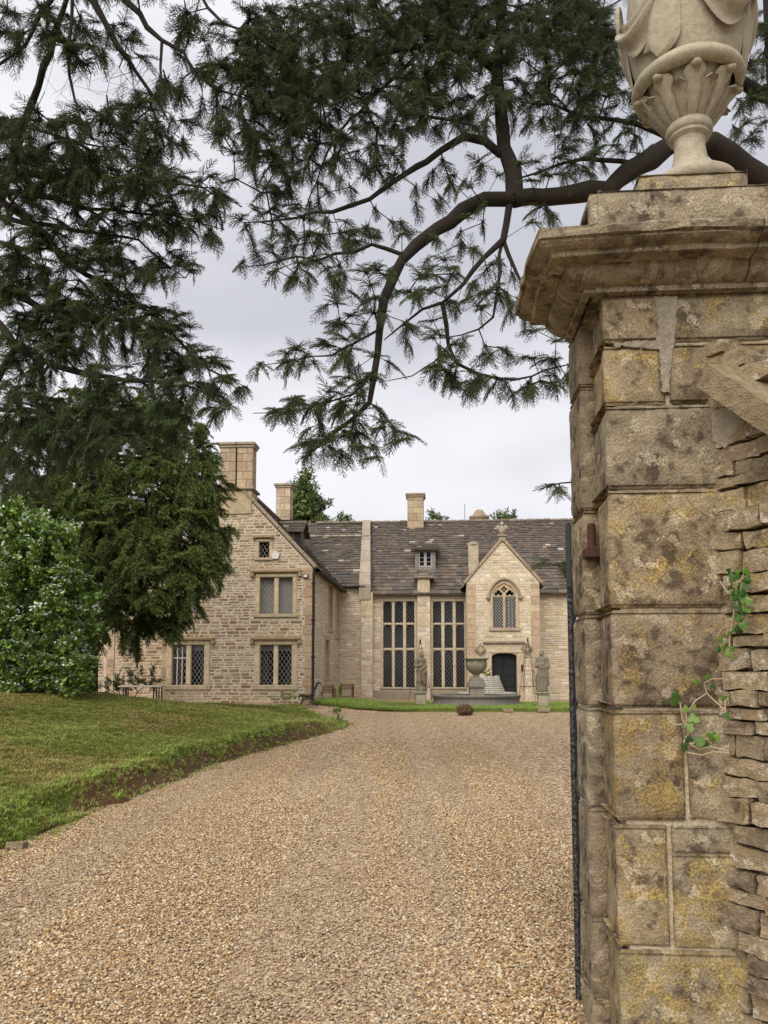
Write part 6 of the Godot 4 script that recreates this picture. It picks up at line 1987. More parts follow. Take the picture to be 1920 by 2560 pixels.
	for l: Array in [
		[0.10, 0.006, 11.0, 10.0, [-60, 760, 0, 811, 39, 869, 96, 896, 154, 919, 231, 938, 309, 950, 386, 953, 501, 977, 575, 1025]],
		[0.08, 0.005, 11.2, 10.4, [-60, 700, 39, 737, 96, 768, 174, 788, 231, 800, 347, 799, 424, 830, 482, 892, 521, 923, 579, 950, 610, 965]],
		[0.08, 0.008, 11.0, 10.0, [0, 500, 77, 560, 116, 595, 162, 645, 216, 687, 270, 722, 328, 749, 386, 791, 430, 840]],
		[0.05, 0.006, 10.8, 10.2, [-40, 540, 105, 560, 232, 580, 347, 600, 386, 637, 463, 695]],
		[0.07, 0.012, 9.6, 9.2, [185, -60, 181, 0, 179, 55, 171, 118, 173, 186, 186, 245, 203, 304]],
		[0.06, 0.012, 9.8, 9.6, [220, -60, 232, 0, 262, 55, 295, 118, 338, 177, 380, 236, 420, 300]],
		[0.05, 0.01, 9.6, 9.4, [270, -60, 312, 0, 350, 34, 367, 68, 405, 101, 460, 131, 481, 177, 540, 224, 600, 240]],
		[0.045, 0.012, 9.4, 9.4, [140, -60, 127, 0, 97, 38, 63, 114, 0, 160, -40, 190]],
		[0.02, 0.006, 9.5, 9.5, [405, 101, 401, 169, 405, 236, 410, 300]],
		[0.04, 0.008, 10.0, 9.6, [480, -60, 520, 20, 560, 60, 640, 90, 700, 110]],
		[0.06, 0.006, 10.6, 9.8, [-60, 420, 0, 426, 105, 439, 253, 443, 380, 447, 506, 468, 605, 517]],
		[0.05, 0.005, 10.6, 9.9, [-60, 470, 21, 481, 127, 494, 232, 523, 337, 532, 464, 548, 560, 575]],
		[0.03, 0.01, 10.6, 10.2, [25, 498, 84, 561, 139, 624, 200, 700]],
		[0.03, 0.006, 10.2, 9.8, [-20, 300, 97, 325, 177, 350, 253, 367, 340, 380]],
		[0.05, 0.006, 10.8, 10.2, [-60, 1020, 60, 1030, 200, 1060, 330, 1090]]]:
		add_limb(pl, tree, traced(l[4], l[2], l[3]), l[0], l[1])
	for b in 26:   # bare hanging twigs against the sky
		var u := rng.randf_range(90, 420); var v := rng.randf_range(130, 200)
		add_limb(pl, tree, traced([u, v, u + rng.randf_range(-40, 40), v + 40, u + rng.randf_range(-70, 70), v + rng.randf_range(60, 90)], 9.5, 9.5), 0.004, 0.0015, -1, 4)
	blobs = [
		[60, 60, 70, 60, 0.8, 9.5, 0.6], [150, 60, 70, 70, 0.8, 9.5, 0.6], [240, 95, 60, 55, 0.8, 9.6, 0.6], [30, 110, 40, 40, 0.6, 9.5, 0.5], [210, 145, 40, 18, 1.2, 9.5, 0.4], [310, 75, 40, 30, 1.0, 9.6, 0.4], [330, 150, 30, 22, 0.8, 9.6, 0.4], [560, 110, 120, 100, 0.8, 9.7, 0.7], [640, 60, 70, 50, 1.2, 9.8, 0.6], [480, 60, 50, 40, 0.9, 9.7, 0.5], [650, 210, 110, 55, 1.2, 9.8, 0.7], [470, 190, 60, 50, 0.4, 9.5, 0.5], [560, 270, 90, 50, 0.6, 9.7, 0.6], [380, 220, 50, 40, 1.0, 9.6, 0.4],
		[100, 300, 120, 30, 1.2, 9.6, 0.6], [240, 330, 130, 55, 1.1, 9.8, 0.7], [345, 280, 60, 60, 1.2, 9.6, 0.6], [410, 330, 60, 50, 1.1, 9.7, 0.6], [60, 380, 100, 55, 1.6, 10.0, 0.8], [300, 400, 150, 40, 1.5, 9.9, 0.7], [150, 400, 120, 40, 1.5, 10.0, 0.7],
		[200, 450, 220, 35, 2.0, 10.1, 0.8], [430, 460, 150, 32, 1.7, 9.9, 0.7], [550, 497, 60, 26, 1.2, 9.8, 0.5], [350, 535, 200, 38, 1.4, 10.2, 0.7], [500, 570, 95, 24, 1.0, 10.0, 0.5], [100, 520, 110, 60, 1.2, 10.4, 0.8], [150, 610, 160, 60, 1.3, 10.5, 0.8], [50, 670, 80, 80, 1.6, 10.6, 0.8], [300, 650, 110, 45, 1.4, 10.3, 0.7], [420, 665, 70, 40, 1.4, 10.1, 0.6],
		[120, 760, 130, 65, 1.8, 10.7, 0.8], [230, 740, 110, 45, 1.4, 10.5, 0.7], [330, 770, 90, 40, 1.5, 10.4, 0.6], [410, 810, 80, 40, 1.6, 10.3, 0.6], [440, 870, 75, 45, 1.7, 10.3, 0.6], [500, 910, 55, 32, 1.5, 10.3, 0.5], [555, 945, 42, 16, 1.4, 10.3, 0.4], [595, 963, 22, 9, 1.6, 10.3, 0.3], [250, 840, 150, 50, 1.6, 10.6, 0.8], [90, 850, 110, 60, 1.8, 10.8, 0.8], [330, 935, 140, 36, 1.7, 10.3, 0.7], [460, 980, 90, 36, 1.7, 10.2, 0.6], [540, 1018, 45, 20, 1.5, 10.1, 0.4],
		[60, 940, 90, 60, 1.6, 10.8, 0.8], [60, 1030, 90, 55, 2.0, 10.8, 0.8], [210, 1040, 150, 60, 2.0, 10.6, 0.8], [340, 1060, 110, 50, 1.8, 10.4, 0.7], [430, 1040, 70, 40, 1.4, 10.3, 0.6], [120, 1120, 130, 50, 1.8, 10.8, 0.8], [60, 1190, 80, 40, 1.0, 10.8, 0.7], [300, -80, 320, 70, 0.8, 9.8, 1.2]]
	grow(pl, tree, blobs, 800.0, kinds, 4, 0.31, 0.65, 0.05)

func build_yew() -> void:
	rng.seed = 13
	var tone := [Color(0.073, 0.111, 0.029), Color(0.099, 0.148, 0.037), Color(0.061, 0.101, 0.033), Color(0.153, 0.201, 0.053), Color(0.217, 0.280, 0.075)]
	var kinds := []
	for i in 4: kinds.append(conifer_spray(240 + i, 0.34, 0.026, 0.032, 0.0055, 0.5, tone, Color(0.05, 0.045, 0.025)))
	var x0 := at(215, 1500, 22.5).x
	var tree := thing("yew_tree", "broad olive green yew drooping in front of the gabled wing", "tree", Vector3.ZERO)
	var pl := Plant.new()
	var foot := Vector3(x0, lawn_height(x0, 22.5), -22.5)
	trunk(pl, tree, foot, foot + Vector3(0.6, 8.0, 0), 0.34, 0.10)
	for a in 26:
		var h := rng.randf_range(1.6, 7.2); var az := rng.randf_range(-0.7, 3.6); var l := rng.randf_range(1.8, 3.6) * (1.15 - h / 12.0)
		var s := foot + Vector3(0.6 * h / 8.0, h, 0)
		var d := Vector3(cos(az), 0.12, sin(az))
		add_limb(pl, tree, [s, s + d * l * 0.5 + Vector3(0, 0.15, 0), s + d * l + Vector3(0, -0.15, 0)], 0.06, 0.015, -1, 6)
	var D := 22.0
	var blobs := [[330, 1110, 170, 70, 2.0, D, 1.4], [455, 1150, 85, 65, 2.0, D, 1.2], [300, 1220, 210, 80, 2.4, D, 1.6], [470, 1250, 80, 75, 2.4, D - 0.4, 1.2], [520, 1320, 45, 50, 2.0, D - 0.4, 0.8], [240, 1330, 190, 90, 2.4, D - 0.3, 1.6], [400, 1370, 150, 80, 2.6, D - 0.6, 1.4], [495, 1430, 60, 55, 2.0, D - 0.6, 1.0], [330, 1460, 165, 70, 2.6, D - 0.7, 1.4], [420, 1525, 85, 40, 1.8, D - 0.7, 1.0], [310, 1545, 90, 42, 1.8, D - 0.7, 1.0], [545, 1215, 25, 28, 1.6, D, 0.6], [560, 1335, 20, 34, 1.6, D - 0.4, 0.6], [565, 1412, 14, 12, 2.0, D - 0.4, 0.4], [200, 1430, 100, 80, 2.0, D - 0.5, 1.3], [140, 1260, 120, 100, 2.0, D, 1.5], [300, 1600, 70, 24, 0.9, D - 0.7, 0.8], [430, 1572, 40, 18, 1.0, D - 0.7, 0.7], [520, 1130, 30, 40, 1.0, D, 0.6], [250, 1020, 150, 60, 1.4, D, 1.2], [400, 1060, 110, 60, 1.6, D, 1.2], [60, 1130, 110, 100, 1.4, D + 1, 1.4], [330, 1620, 30, 12, 0.8, D - 0.7, 0.5]]
	grow(pl, tree, blobs, 700.0, kinds, 5, 0.50, 1.0, 0.0)

func shrub(called: String, label: String, category: String, foot: Vector3, blobs: Array, area: float, kinds: Array, per: int, size: float, stems: int, spread: float, tall: float, thick := 0.035) -> Node3D:
	var o := thing(called, label, category, Vector3.ZERO)
	var pl := Plant.new()
	pl.add(foot, -1, true)
	for i in stems:
		var az := rng.randf() * TAU
		var tip := foot + Vector3(cos(az) * spread * rng.randf_range(0.4, 1.0), tall * rng.randf_range(0.6, 1.0), sin(az) * spread * 0.6)
		add_limb(pl, o, [foot + Vector3(cos(az), 0.1, sin(az)) * 0.12, foot.lerp(tip, 0.5) + Vector3(0, 0.15 * tall, 0), tip], thick, thick * 0.3, 0, 6)
	grow(pl, o, blobs, area, kinds, per, size, 0.3, 0.25)
	return o

func build_shrubs() -> void:
	rng.seed = 14
	var green := [Color(0.142, 0.244, 0.047), Color(0.189, 0.313, 0.060), Color(0.104, 0.182, 0.044), Color(0.264, 0.365, 0.086)]
	var blossom := []
	for i in 5: blossom.append(leaf_spray(300 + i, 22, 0.26, 0.085, green, [3, 6, 8, 1, 5][i], Color(0.74, 0.76, 0.70)))
	var d := 17.5
	var fx := at(70, 1600, d).x
	var bush := [[80, 1500, 130, 140, 2.2, d, 0.9], [55, 1370, 85, 80, 1.7, d, 0.7], [30, 1300, 50, 50, 1.2, d, 0.6], [150, 1370, 45, 36, 1.0, d, 0.5], [185, 1540, 50, 80, 2.0, d + 0.1, 0.6], [40, 1650, 70, 70, 2.2, d - 0.3, 0.6], [130, 1650, 80, 70, 2.0, d - 0.2, 0.6], [190, 1680, 40, 45, 1.6, d, 0.5], [100, 1710, 100, 26, 1.4, d - 0.2, 0.6], [215, 1490, 25, 40, 1.2, d + 0.2, 0.4], [180, 1335, 26, 14, 1.0, d, 0.3]]
	shrub("flowering_shrub", "large bright green shrub covered with small white flower heads on the grass bank", "shrub", Vector3(fx, lawn_height(fx, d), -d), bush, 700.0, blossom, 6, 0.46, 9, 1.2, 3.0)
	# clipped column of hedge beside it
	var dark := [Color(0.055, 0.095, 0.028), Color(0.07, 0.115, 0.032), Color(0.045, 0.08, 0.03)]
	var clip := []
	for i in 3: clip.append(leaf_spray(320 + i, 26, 0.2, 0.055, dark, 0, Color.WHITE))
	d = 20.5
	fx = at(212, 1700, d).x
	shrub("hedge_column", "narrow clipped green hedge column between the flowering shrub and the house", "hedge", Vector3(fx, lawn_height(fx, d), -d), [[210, 1670, 26, 62, 3.0, d, 0.35], [212, 1610, 20, 22, 2.5, d, 0.3], [208, 1722, 28, 16, 3.0, d, 0.35]], 420.0, clip, 4, 0.34, 5, 0.2, 1.6)
	# copper leaved shrub under the yew
	var copper := [Color(0.045, 0.024, 0.022), Color(0.06, 0.032, 0.026), Color(0.035, 0.02, 0.02)]
	var cop := [leaf_spray(330, 20, 0.25, 0.08, copper, 0, Color.WHITE), leaf_spray(331, 20, 0.25, 0.08, copper, 0, Color.WHITE)]
	d = 24.5
	fx = at(228, 1700, d).x
	shrub("copper_shrub", "purple brown leaved shrub showing below the yew beside the hedge", "shrub", Vector3(fx, lawn_height(fx, d), -d), [[238, 1578, 38, 26, 1.8, d, 0.5], [262, 1606, 18, 18, 1.0, d, 0.3]], 700.0, cop, 3, 0.5, 4, 0.4, 2.0)
	# straggling shrub against the wall behind the stone bench
	var grey_green := [Color(0.05, 0.065, 0.032), Color(0.07, 0.085, 0.042), Color(0.10, 0.11, 0.05)]
	var strag := [leaf_spray(340, 24, 0.3, 0.06, grey_green, 0, Color.WHITE), leaf_spray(341, 18, 0.35, 0.05, grey_green, 0, Color.WHITE)]
	d = 29.2
	fx = at(320, 1720, d).x
	shrub("wall_shrub", "straggling grey green shrub against the house wall behind the garden table", "shrub", Vector3(fx, lawn_height(fx, 28.9), -d), [[330, 1708, 70, 24, 2.0, d, 0.3], [375, 1695, 26, 24, 1.4, d, 0.3], [270, 1722, 30, 16, 1.6, d, 0.3]], 500.0, strag, 3, 0.5, 6, 0.9, 1.1)
	# low green plants by the wing's foot and at the lawn's tip
	var weed := [leaf_spray(350, 20, 0.2, 0.06, green, 0, Color.WHITE), leaf_spray(351, 16, 0.24, 0.05, green, 1, Color(0.5, 0.5, 0.3))]
	var g := at(710, 1756, 28.9)
	shrub("border_plant", "low leafy green plant at the foot of the gabled wing", "plant", g, [[708, 1742, 34, 7, 3.0, -g.z, 0.3]], 300.0, weed, 3, 0.4, 4, 0.4, 0.25, 0.008)
	g = on_ground(840, 1806, 0.05)
	shrub("tall_weed", "tall spindly weed at the tip of the lawn bank beside the drive", "plant", g, [[842, 1780, 10, 22, 2.0, -g.z, 0.15], [846, 1740, 4, 22, 1.6, -g.z, 0.06], [850, 1800, 22, 8, 2.0, -g.z, 0.25]], 220.0, weed, 3, 0.26, 3, 0.12, 0.8, 0.006)

func build_far_trees() -> void:
	rng.seed = 15
	var tone := [Color(0.11, 0.16, 0.055), Color(0.15, 0.20, 0.07), Color(0.20, 0.24, 0.10)]
	var kinds := [leaf_spray(360, 26, 0.34, 0.09, tone, 0, Color.WHITE), leaf_spray(361, 26, 0.34, 0.09, tone, 0, Color.WHITE)]
	var d := 58.0
	var x := at(768, 1400, d).x
	var o := thing("cypress_tree", "green cypress rising behind the roof beside the wing chimney", "tree", Vector3.ZERO)
	var pl := Plant.new()
	trunk(pl, o, Vector3(x, -0.1, -d), Vector3(x, 14.8, -d), 0.35, 0.04)
	grow(pl, o, [[765, 1215, 16, 22, 2.0, d, 0.5], [768, 1245, 30, 22, 2.0, d, 0.9], [768, 1275, 44, 22, 2.2, d, 1.3], [770, 1305, 52, 22, 2.2, d, 1.5], [735, 1260, 14, 40, 1.4, d, 0.8]], 190.0, kinds, 4, 0.9, 0.4, 0.3)
	for t: Array in [[862, 1303, 20, 7, 66.0, "pale green treetop just showing over the ridge between the wing and the long range"], [1088, 1300, 22, 8, 70.0, "thin treetop behind the ridge to one side of the square ridge chimney"], [1262, 1298, 30, 10, 70.0, "sparse treetop behind the ridge beyond the round chimney pot"]]:
		x = at(t[0], 1400, t[4]).x
		o = thing("ash_tree", t[5], "tree", Vector3.ZERO)
		pl = Plant.new()
		var top := at(t[0], t[1] + 20, t[4])
		trunk(pl, o, Vector3(x, -0.1, -t[4]), top, 0.3, 0.05)
		grow(pl, o, [[t[0], t[1], t[2], t[3], 0.8, t[4], 1.0], [t[0], t[1] + 24, t[2] * 1.2, 14, 0.8, t[4], 1.0]], 150.0, kinds, 3, 0.9, 0.2, 0.5)

# ------------------------------------------------------------------ statues, fountain, furniture, ivy
func blend_mesh(bones: Array, cell: float, k: float, tint: Color) -> Mb:   # bones: [a, ra, b, rb]; one smooth skin round all of them (surface nets)
	var lo := Vector3.ONE * 1e9; var hi := -lo
	for b: Array in bones:
		for p: Array in [[b[0], b[1]], [b[2], b[3]]]:
			lo = lo.min(p[0] - Vector3.ONE * (p[1] + cell * 3)); hi = hi.max(p[0] + Vector3.ONE * (p[1] + cell * 3))
	var n := Vector3i(((hi - lo) / cell).ceil()) + Vector3i.ONE
	var f := PackedFloat32Array(); f.resize(n.x * n.y * n.z)
	var idx := func(x: int, y: int, z: int) -> int: return (z * n.y + y) * n.x + x
	for z in n.z:
		for y in n.y:
			for x in n.x:
				var p := lo + Vector3(x, y, z) * cell
				var s := 0.0
				for b: Array in bones:
					var ab: Vector3 = b[2] - b[0]
					var t := clampf((p - b[0]).dot(ab) / maxf(ab.length_squared(), 1e-9), 0, 1)
					s += exp(-k * (p.distance_to(b[0] + ab * t) - lerpf(b[1], b[3], t)))
				f[idx.call(x, y, z)] = -log(maxf(s, 1e-30)) / k
	var vert := {}
	for z in n.z - 1:
		for y in n.y - 1:
			for x in n.x - 1:
				var base := (z * n.y + y) * n.x + x
				var inside := 0
				for c in 8:
					if f[base + (c & 1) + ((c >> 1) & 1) * n.x + (c >> 2) * n.x * n.y] < 0: inside += 1
				if inside == 0 or inside == 8: continue
				var sum := Vector3.ZERO; var cnt := 0
				for c in 8:
					for ax in 3:
						if c & (1 << ax): continue
						var e := c | (1 << ax)
						var fa := f[base + (c & 1) + ((c >> 1) & 1) * n.x + (c >> 2) * n.x * n.y]; var fb := f[base + (e & 1) + ((e >> 1) & 1) * n.x + (e >> 2) * n.x * n.y]
						if (fa < 0) == (fb < 0): continue
						var pa := Vector3(c & 1, (c >> 1) & 1, c >> 2); var pb := Vector3(e & 1, (e >> 1) & 1, e >> 2)
						sum += pa.lerp(pb, fa / (fa - fb)); cnt += 1
				vert[base] = lo + (Vector3(x, y, z) + sum / cnt) * cell
	var mb := Mb.new(); mb.col = tint
	var step := [1, n.x, n.x * n.y]
	for base: int in vert:
		for ax in 3:
			var a: int = step[(ax + 1) % 3]; var b: int = step[(ax + 2) % 3]
			if (f[base] < 0) == (f[base + step[ax]] < 0): continue
			if not (vert.has(base - a) and vert.has(base - b) and vert.has(base - a - b)): continue
			if f[base] < 0: mb.quad(vert[base - a - b], vert[base - b], vert[base], vert[base - a])
			else: mb.quad(vert[base - a - b], vert[base - a], vert[base], vert[base - b])
	return smooth(mb)

func pedestal(u0: float, u1: float, v0: float, v1: float, label: String) -> Vector3:
	var g := on_ground((u0 + u1) / 2, v1, 0.045)
	var d := -g.z; var w := (u1 - u0) / FOCAL * d / 2; var h := at(u0, v0, d).y - 0.07
	var o := thing("pedestal", label, "pedestal", g, deg_to_rad(-3.0), "statue pedestals on the lawn")
	var mb := Mb.new(); mb.col = Color(0.42, 0.39, 0.30); mb.bevel(-w, w, -0.05, 0.09, -w, w, 0.02)
	part("base", mb, mats.stone, o)
	mb = Mb.new(); mb.col = Color(0.46, 0.43, 0.33); mb.bevel(-w * 0.78, w * 0.78, 0.09, h - 0.11, -w * 0.78, w * 0.78, 0.02)
	mb.bevel(-w * 0.55, w * 0.55, 0.17, h - 0.19, w * 0.7, w * 0.81, 0.012)
	part("die", mb, mats.stone, o)
	mb = Mb.new(); mb.col = Color(0.38, 0.35, 0.27); mb.bevel(-w * 0.88, w * 0.88, h - 0.11, h - 0.06, -w * 0.88, w * 0.88, 0.015); mb.bevel(-w, w, h - 0.06, h, -w, w, 0.02)
	part("cap", mb, mats.stone, o)
	return g + Vector3(0, h, 0)

func build_garden() -> void:
	rng.seed = 70
	# ---- statues on pedestals
	var a := pedestal(1036, 1068, 1727, 1766, "square stone pedestal carrying the statue in front of the tall windows")
	var s := 1.02
	var V := func(x: float, y: float, z: float) -> Vector3: return Vector3(x, y, z) * s
	var st := thing("statue", "weathered stone statue of a half draped figure in front of the tall windows", "statue", a, 0.35, "garden statues")
	var skin := [[V.call(0, 0.0, 0), 0.15, V.call(0, 0.05, 0), 0.15], [V.call(-0.07, 0.05, 0.02), 0.055, V.call(-0.09, 0.40, 0.05), 0.075], [V.call(-0.09, 0.4, 0.05), 0.075, V.call(-0.07, 0.78, 0), 0.105], [V.call(0.11, 0.05, -0.05), 0.055, V.call(0.09, 0.42, 0.0), 0.07], [V.call(0.09, 0.42, 0), 0.07, V.call(0.06, 0.78, 0), 0.105], [V.call(0, 0.82, 0), 0.135, V.call(0.02, 1.0, 0), 0.115], [V.call(0.02, 1.0, 0), 0.115, V.call(0.01, 1.16, 0), 0.13], [V.call(-0.14, 1.2, 0), 0.06, V.call(0.15, 1.19, 0), 0.06], [V.call(0.01, 1.22, 0), 0.05, V.call(0.02, 1.32, 0.02), 0.045], [V.call(0.02, 1.38, 0.03), 0.08, V.call(0.03, 1.44, 0.01), 0.085], [V.call(0.03, 1.45, -0.06), 0.05, V.call(0.03, 1.43, -0.08), 0.04], [V.call(-0.17, 1.18, 0), 0.05, V.call(-0.24, 0.95, 0.04), 0.042], [V.call(-0.24, 0.95, 0.04), 0.042, V.call(-0.06, 0.98, 0.16), 0.035], [V.call(0.18, 1.17, 0), 0.05, V.call(0.2, 0.93, 0.06), 0.042], [V.call(0.2, 0.93, 0.06), 0.042, V.call(0.0, 0.86, 0.17), 0.036], [V.call(0.17, 0.80, 0.03), 0.06, V.call(0.22, 0.08, -0.05), 0.08], [V.call(-0.13, 0.84, 0.06), 0.05, V.call(0.17, 0.72, 0.10), 0.06], [V.call(0.05, 0.72, 0.1), 0.05, V.call(0.13, 0.3, 0.08), 0.04], [V.call(0.03, 1.385, 0.10), 0.016, V.call(0.03, 1.36, 0.115), 0.014]]
	part("figure", blend_mesh(skin, 0.026, 42.0, Color(0.27, 0.23, 0.165)), mats.stone, st)
	a = pedestal(1341, 1374, 1728, 1770, "square stone pedestal carrying the robed statue beside the porch door")
	st = thing("statue", "stone statue of a robed figure with folded arms beside the porch door", "statue", a, -0.3, "garden statues")
	skin = [[V.call(0, 0.0, 0), 0.16, V.call(0, 0.06, 0), 0.16], [V.call(0.02, 0.06, 0), 0.17, V.call(-0.02, 0.6, 0), 0.155], [V.call(-0.02, 0.6, 0), 0.155, V.call(0, 0.86, 0), 0.15], [V.call(0, 0.86, 0), 0.14, V.call(0, 1.02, 0), 0.125], [V.call(0, 1.02, 0), 0.125, V.call(0, 1.16, 0), 0.13], [V.call(-0.14, 1.2, 0), 0.065, V.call(0.14, 1.2, 0), 0.065], [V.call(0, 1.22, 0), 0.05, V.call(-0.02, 1.32, 0.02), 0.046], [V.call(-0.02, 1.38, 0.03), 0.08, V.call(-0.02, 1.44, 0.01), 0.085], [V.call(-0.02, 1.46, -0.05), 0.06, V.call(-0.02, 1.44, -0.08), 0.05], [V.call(-0.18, 1.17, 0), 0.06, V.call(-0.21, 0.94, 0.05), 0.055], [V.call(-0.21, 0.94, 0.05), 0.055, V.call(0.03, 1.0, 0.16), 0.04], [V.call(0.18, 1.17, 0), 0.06, V.call(0.22, 0.92, 0.04), 0.055], [V.call(0.22, 0.92, 0.04), 0.055, V.call(-0.02, 0.88, 0.17), 0.04], [V.call(-0.12, 0.8, 0.09), 0.035, V.call(-0.14, 0.05, 0.12), 0.05], [V.call(0.02, 0.82, 0.14), 0.03, V.call(-0.02, 0.05, 0.17), 0.045], [V.call(0.12, 0.8, 0.09), 0.035, V.call(0.11, 0.05, 0.13), 0.05], [V.call(-0.18, 0.6, 0.02), 0.05, V.call(-0.20, 0.1, 0.0), 0.06], [V.call(0.17, 0.9, 0.05), 0.05, V.call(0.2, 0.3, 0.02), 0.06], [V.call(-0.02, 1.385, 0.10), 0.016, V.call(-0.02, 1.36, 0.115), 0.014]]
	part("figure", blend_mesh(skin, 0.026, 42.0, Color(0.25, 0.225, 0.17)), mats.stone, st)
	# ---- fountain
	var g := on_ground(1200, 1766, 0.075); var d := -g.z
	var m := d / FOCAL
	var f := thing("fountain", "grey stone fountain with a low fluted basin and a carved bowl on a pedestal", "fountain", Vector3(g.x, 0.06, g.z - 1.08), 0.0)
	d += 1.08; m = d / FOCAL
	var R := 111 * m
	var mb := Mb.new(); mb.col = Color(0.23, 0.215, 0.195)
	mb.t = Transform3D(Basis.from_scale(Vector3(1, 1, 0.6)), Vector3.ZERO)
	mb.lathe([Vector2(R * 1.0, 0), Vector2(R * 1.0, 0.06), Vector2(R * 0.965, 0.10), Vector2(R * 0.945, 0.22), Vector2(R * 0.96, 0.30), Vector2(R * 0.985, 0.34), Vector2(R * 0.985, 0.40), Vector2(R * 0.965, 0.42), Vector2(R * 0.85, 0.42), Vector2(R * 0.83, 0.40), Vector2(R * 0.83, 0.15)], 144, func(an: float, y: float) -> float: return 1.0 + (0.012 * absf(sin(an * 24.0)) if y > 0.08 and y < 0.32 else 0.0))
	part("basin", mb, mats.stone, f)
	mb = Mb.new(); mb.t = Transform3D(Basis.from_scale(Vector3(1, 1, 0.6)), Vector3(0, 0.2, 0)); mb.col = Color(0.03, 0.035, 0.03)
	mb.lathe([Vector2(R * 0.835, 0), Vector2(0.01, 0.001)], 40)
	part("water", mb, mats.ivy_leaf, f)
	var y_of := func(v: float) -> float: return at(1200, v, d).y - 0.06
	mb = Mb.new(); mb.col = Color(0.36, 0.33, 0.28)
	var bw := 17.5 * m
	mb.bevel(-bw, bw, 0.1, y_of.call(1718), -bw, bw, 0.02)
	part("plinth", mb, mats.stone, f)
	mb = Mb.new(); mb.col = Color(0.27, 0.245, 0.21)
	var py: float = y_of.call(1718)
	mb.t = Transform3D(Basis(Vector3.UP, PI / 4), Vector3(0, py, 0))
	var q2: float = y_of.call(1693) - py
	mb.lathe([Vector2(22 * m * 1.38, 0), Vector2(22 * m * 1.38, 0.05), Vector2(20 * m * 1.38, q2 * 0.5), Vector2(17 * m * 1.38, q2 * 0.62), Vector2(17 * m * 1.38, q2 * 0.72), Vector2(14 * m * 1.38, q2 * 0.95), Vector2(0, q2)], 4)
	part("pedestal", flat(mb), mats.stone, f)
	mb = Mb.new(); mb.col = Color(0.33, 0.30, 0.22)
	mb.t = Transform3D(Basis.IDENTITY, Vector3(0, py + q2, 0))
	var H: float = y_of.call(1645) - py - q2
	mb.lathe([Vector2(9 * m, 0), Vector2(8 * m, H * 0.08), Vector2(9 * m, H * 0.16), Vector2(14 * m, H * 0.22), Vector2(21 * m, H * 0.36), Vector2(25 * m, H * 0.52), Vector2(26 * m, H * 0.66), Vector2(25 * m, H * 0.80), Vector2(25.5 * m, H * 0.88), Vector2(31 * m, H * 0.93), Vector2(32 * m, H * 0.98), Vector2(30 * m, H), Vector2(24 * m, H), Vector2(18 * m, H * 0.7), Vector2(0, H * 0.6)], 36, func(an: float, y: float) -> float: return 1.0 + (0.05 * sin(an * 8.0) if y > H * 0.4 and y < H * 0.85 else 0.0))
	part("bowl", mb, mats.stone, f)
	# ---- round white tree seat behind the fountain, with a golden shrub in it
	d = 34.3; m = d / FOCAL
	var c := at(1216, 1740, d); c.y = 0.07
	var seat := thing("tree_seat", "round white slatted wooden tree seat behind the fountain bowl", "bench", c, 0.0)
	var sr := 73 * m; var sh := at(1216, 1731, d).y - 0.07; var top := at(1216, 1691, d).y - 0.07; var r0 := 46 * m; var r1 := 32 * m
	for i in 4:
		mb = Mb.new(); hoop(mb, lerpf(sr, r0 + 0.08, i / 3.0), sh, 0.085, 0.025)
		part("seat_board", mb, mats.white_paint, seat)
	for i in 8:
		var q := i / 7.0
		mb = Mb.new(); hoop(mb, lerpf(r0, r1, q), lerpf(sh + 0.08, top, q), 0.022, 0.05)
		part("back_slat", mb, mats.white_paint, seat)
	for i in 10:
		var an := TAU * (i + 0.35) / 10.0
		mb = Mb.new()
		mb.tube([Vector3(cos(an) * (r0 - 0.03), 0, sin(an) * (r0 - 0.03)), Vector3(cos(an) * (r1 - 0.03), top + 0.04, sin(an) * (r1 - 0.03))], [0.028, 0.028], 4)
		part("upright", mb, mats.white_paint, seat)
		mb = Mb.new(); mb.tube([Vector3(cos(an) * (sr - 0.06), 0, sin(an) * (sr - 0.06)), Vector3(cos(an) * (sr - 0.06), sh, sin(an) * (sr - 0.06))], [0.03, 0.03], 4)
		part("leg", mb, mats.white_paint, seat)
	var gold := [Color(0.30, 0.32, 0.08), Color(0.24, 0.28, 0.07), Color(0.38, 0.38, 0.12)]
	shrub("golden_shrub", "small yellow green shrub growing up through the round white seat", "shrub", c, [[1220, 1682, 14, 7, 3.0, d, 0.25], [1218, 1700, 10, 12, 2.0, d, 0.2]], 150.0, [leaf_spray(370, 26, 0.2, 0.06, gold, 0, Color.WHITE)], 3, 0.34, 4, 0.3, top)
	# ---- rusty plant obelisks
	for ob: Array in [[1042, 1598, 1017, 1085, 34.6, "tall rusty iron plant obelisk behind the statue in front of the tall windows"], [1314, 1594, 1290, 1352, 35.2, "tall rusty iron plant obelisk beside the porch door"]]:
		var foot := at((ob[2] + ob[3]) / 2.0, 1700, ob[4]); foot.y = 0.0
		var w: float = (ob[3] - ob[2]) / FOCAL * ob[4] / 2; var tip: float = at(ob[0], ob[1], ob[4]).y
		var o := thing("plant_obelisk", ob[5], "plant support", foot, 0.4, "rusty plant obelisks")
		for i in 4:
			var an := TAU * i / 4.0
			mb = Mb.new(); mb.tube([Vector3(cos(an) * w, -0.05, sin(an) * w), Vector3(cos(an) * 0.03, tip - 0.12, sin(an) * 0.03)], [0.011, 0.009], 5)
			part("leg", mb, mats.rust, o)
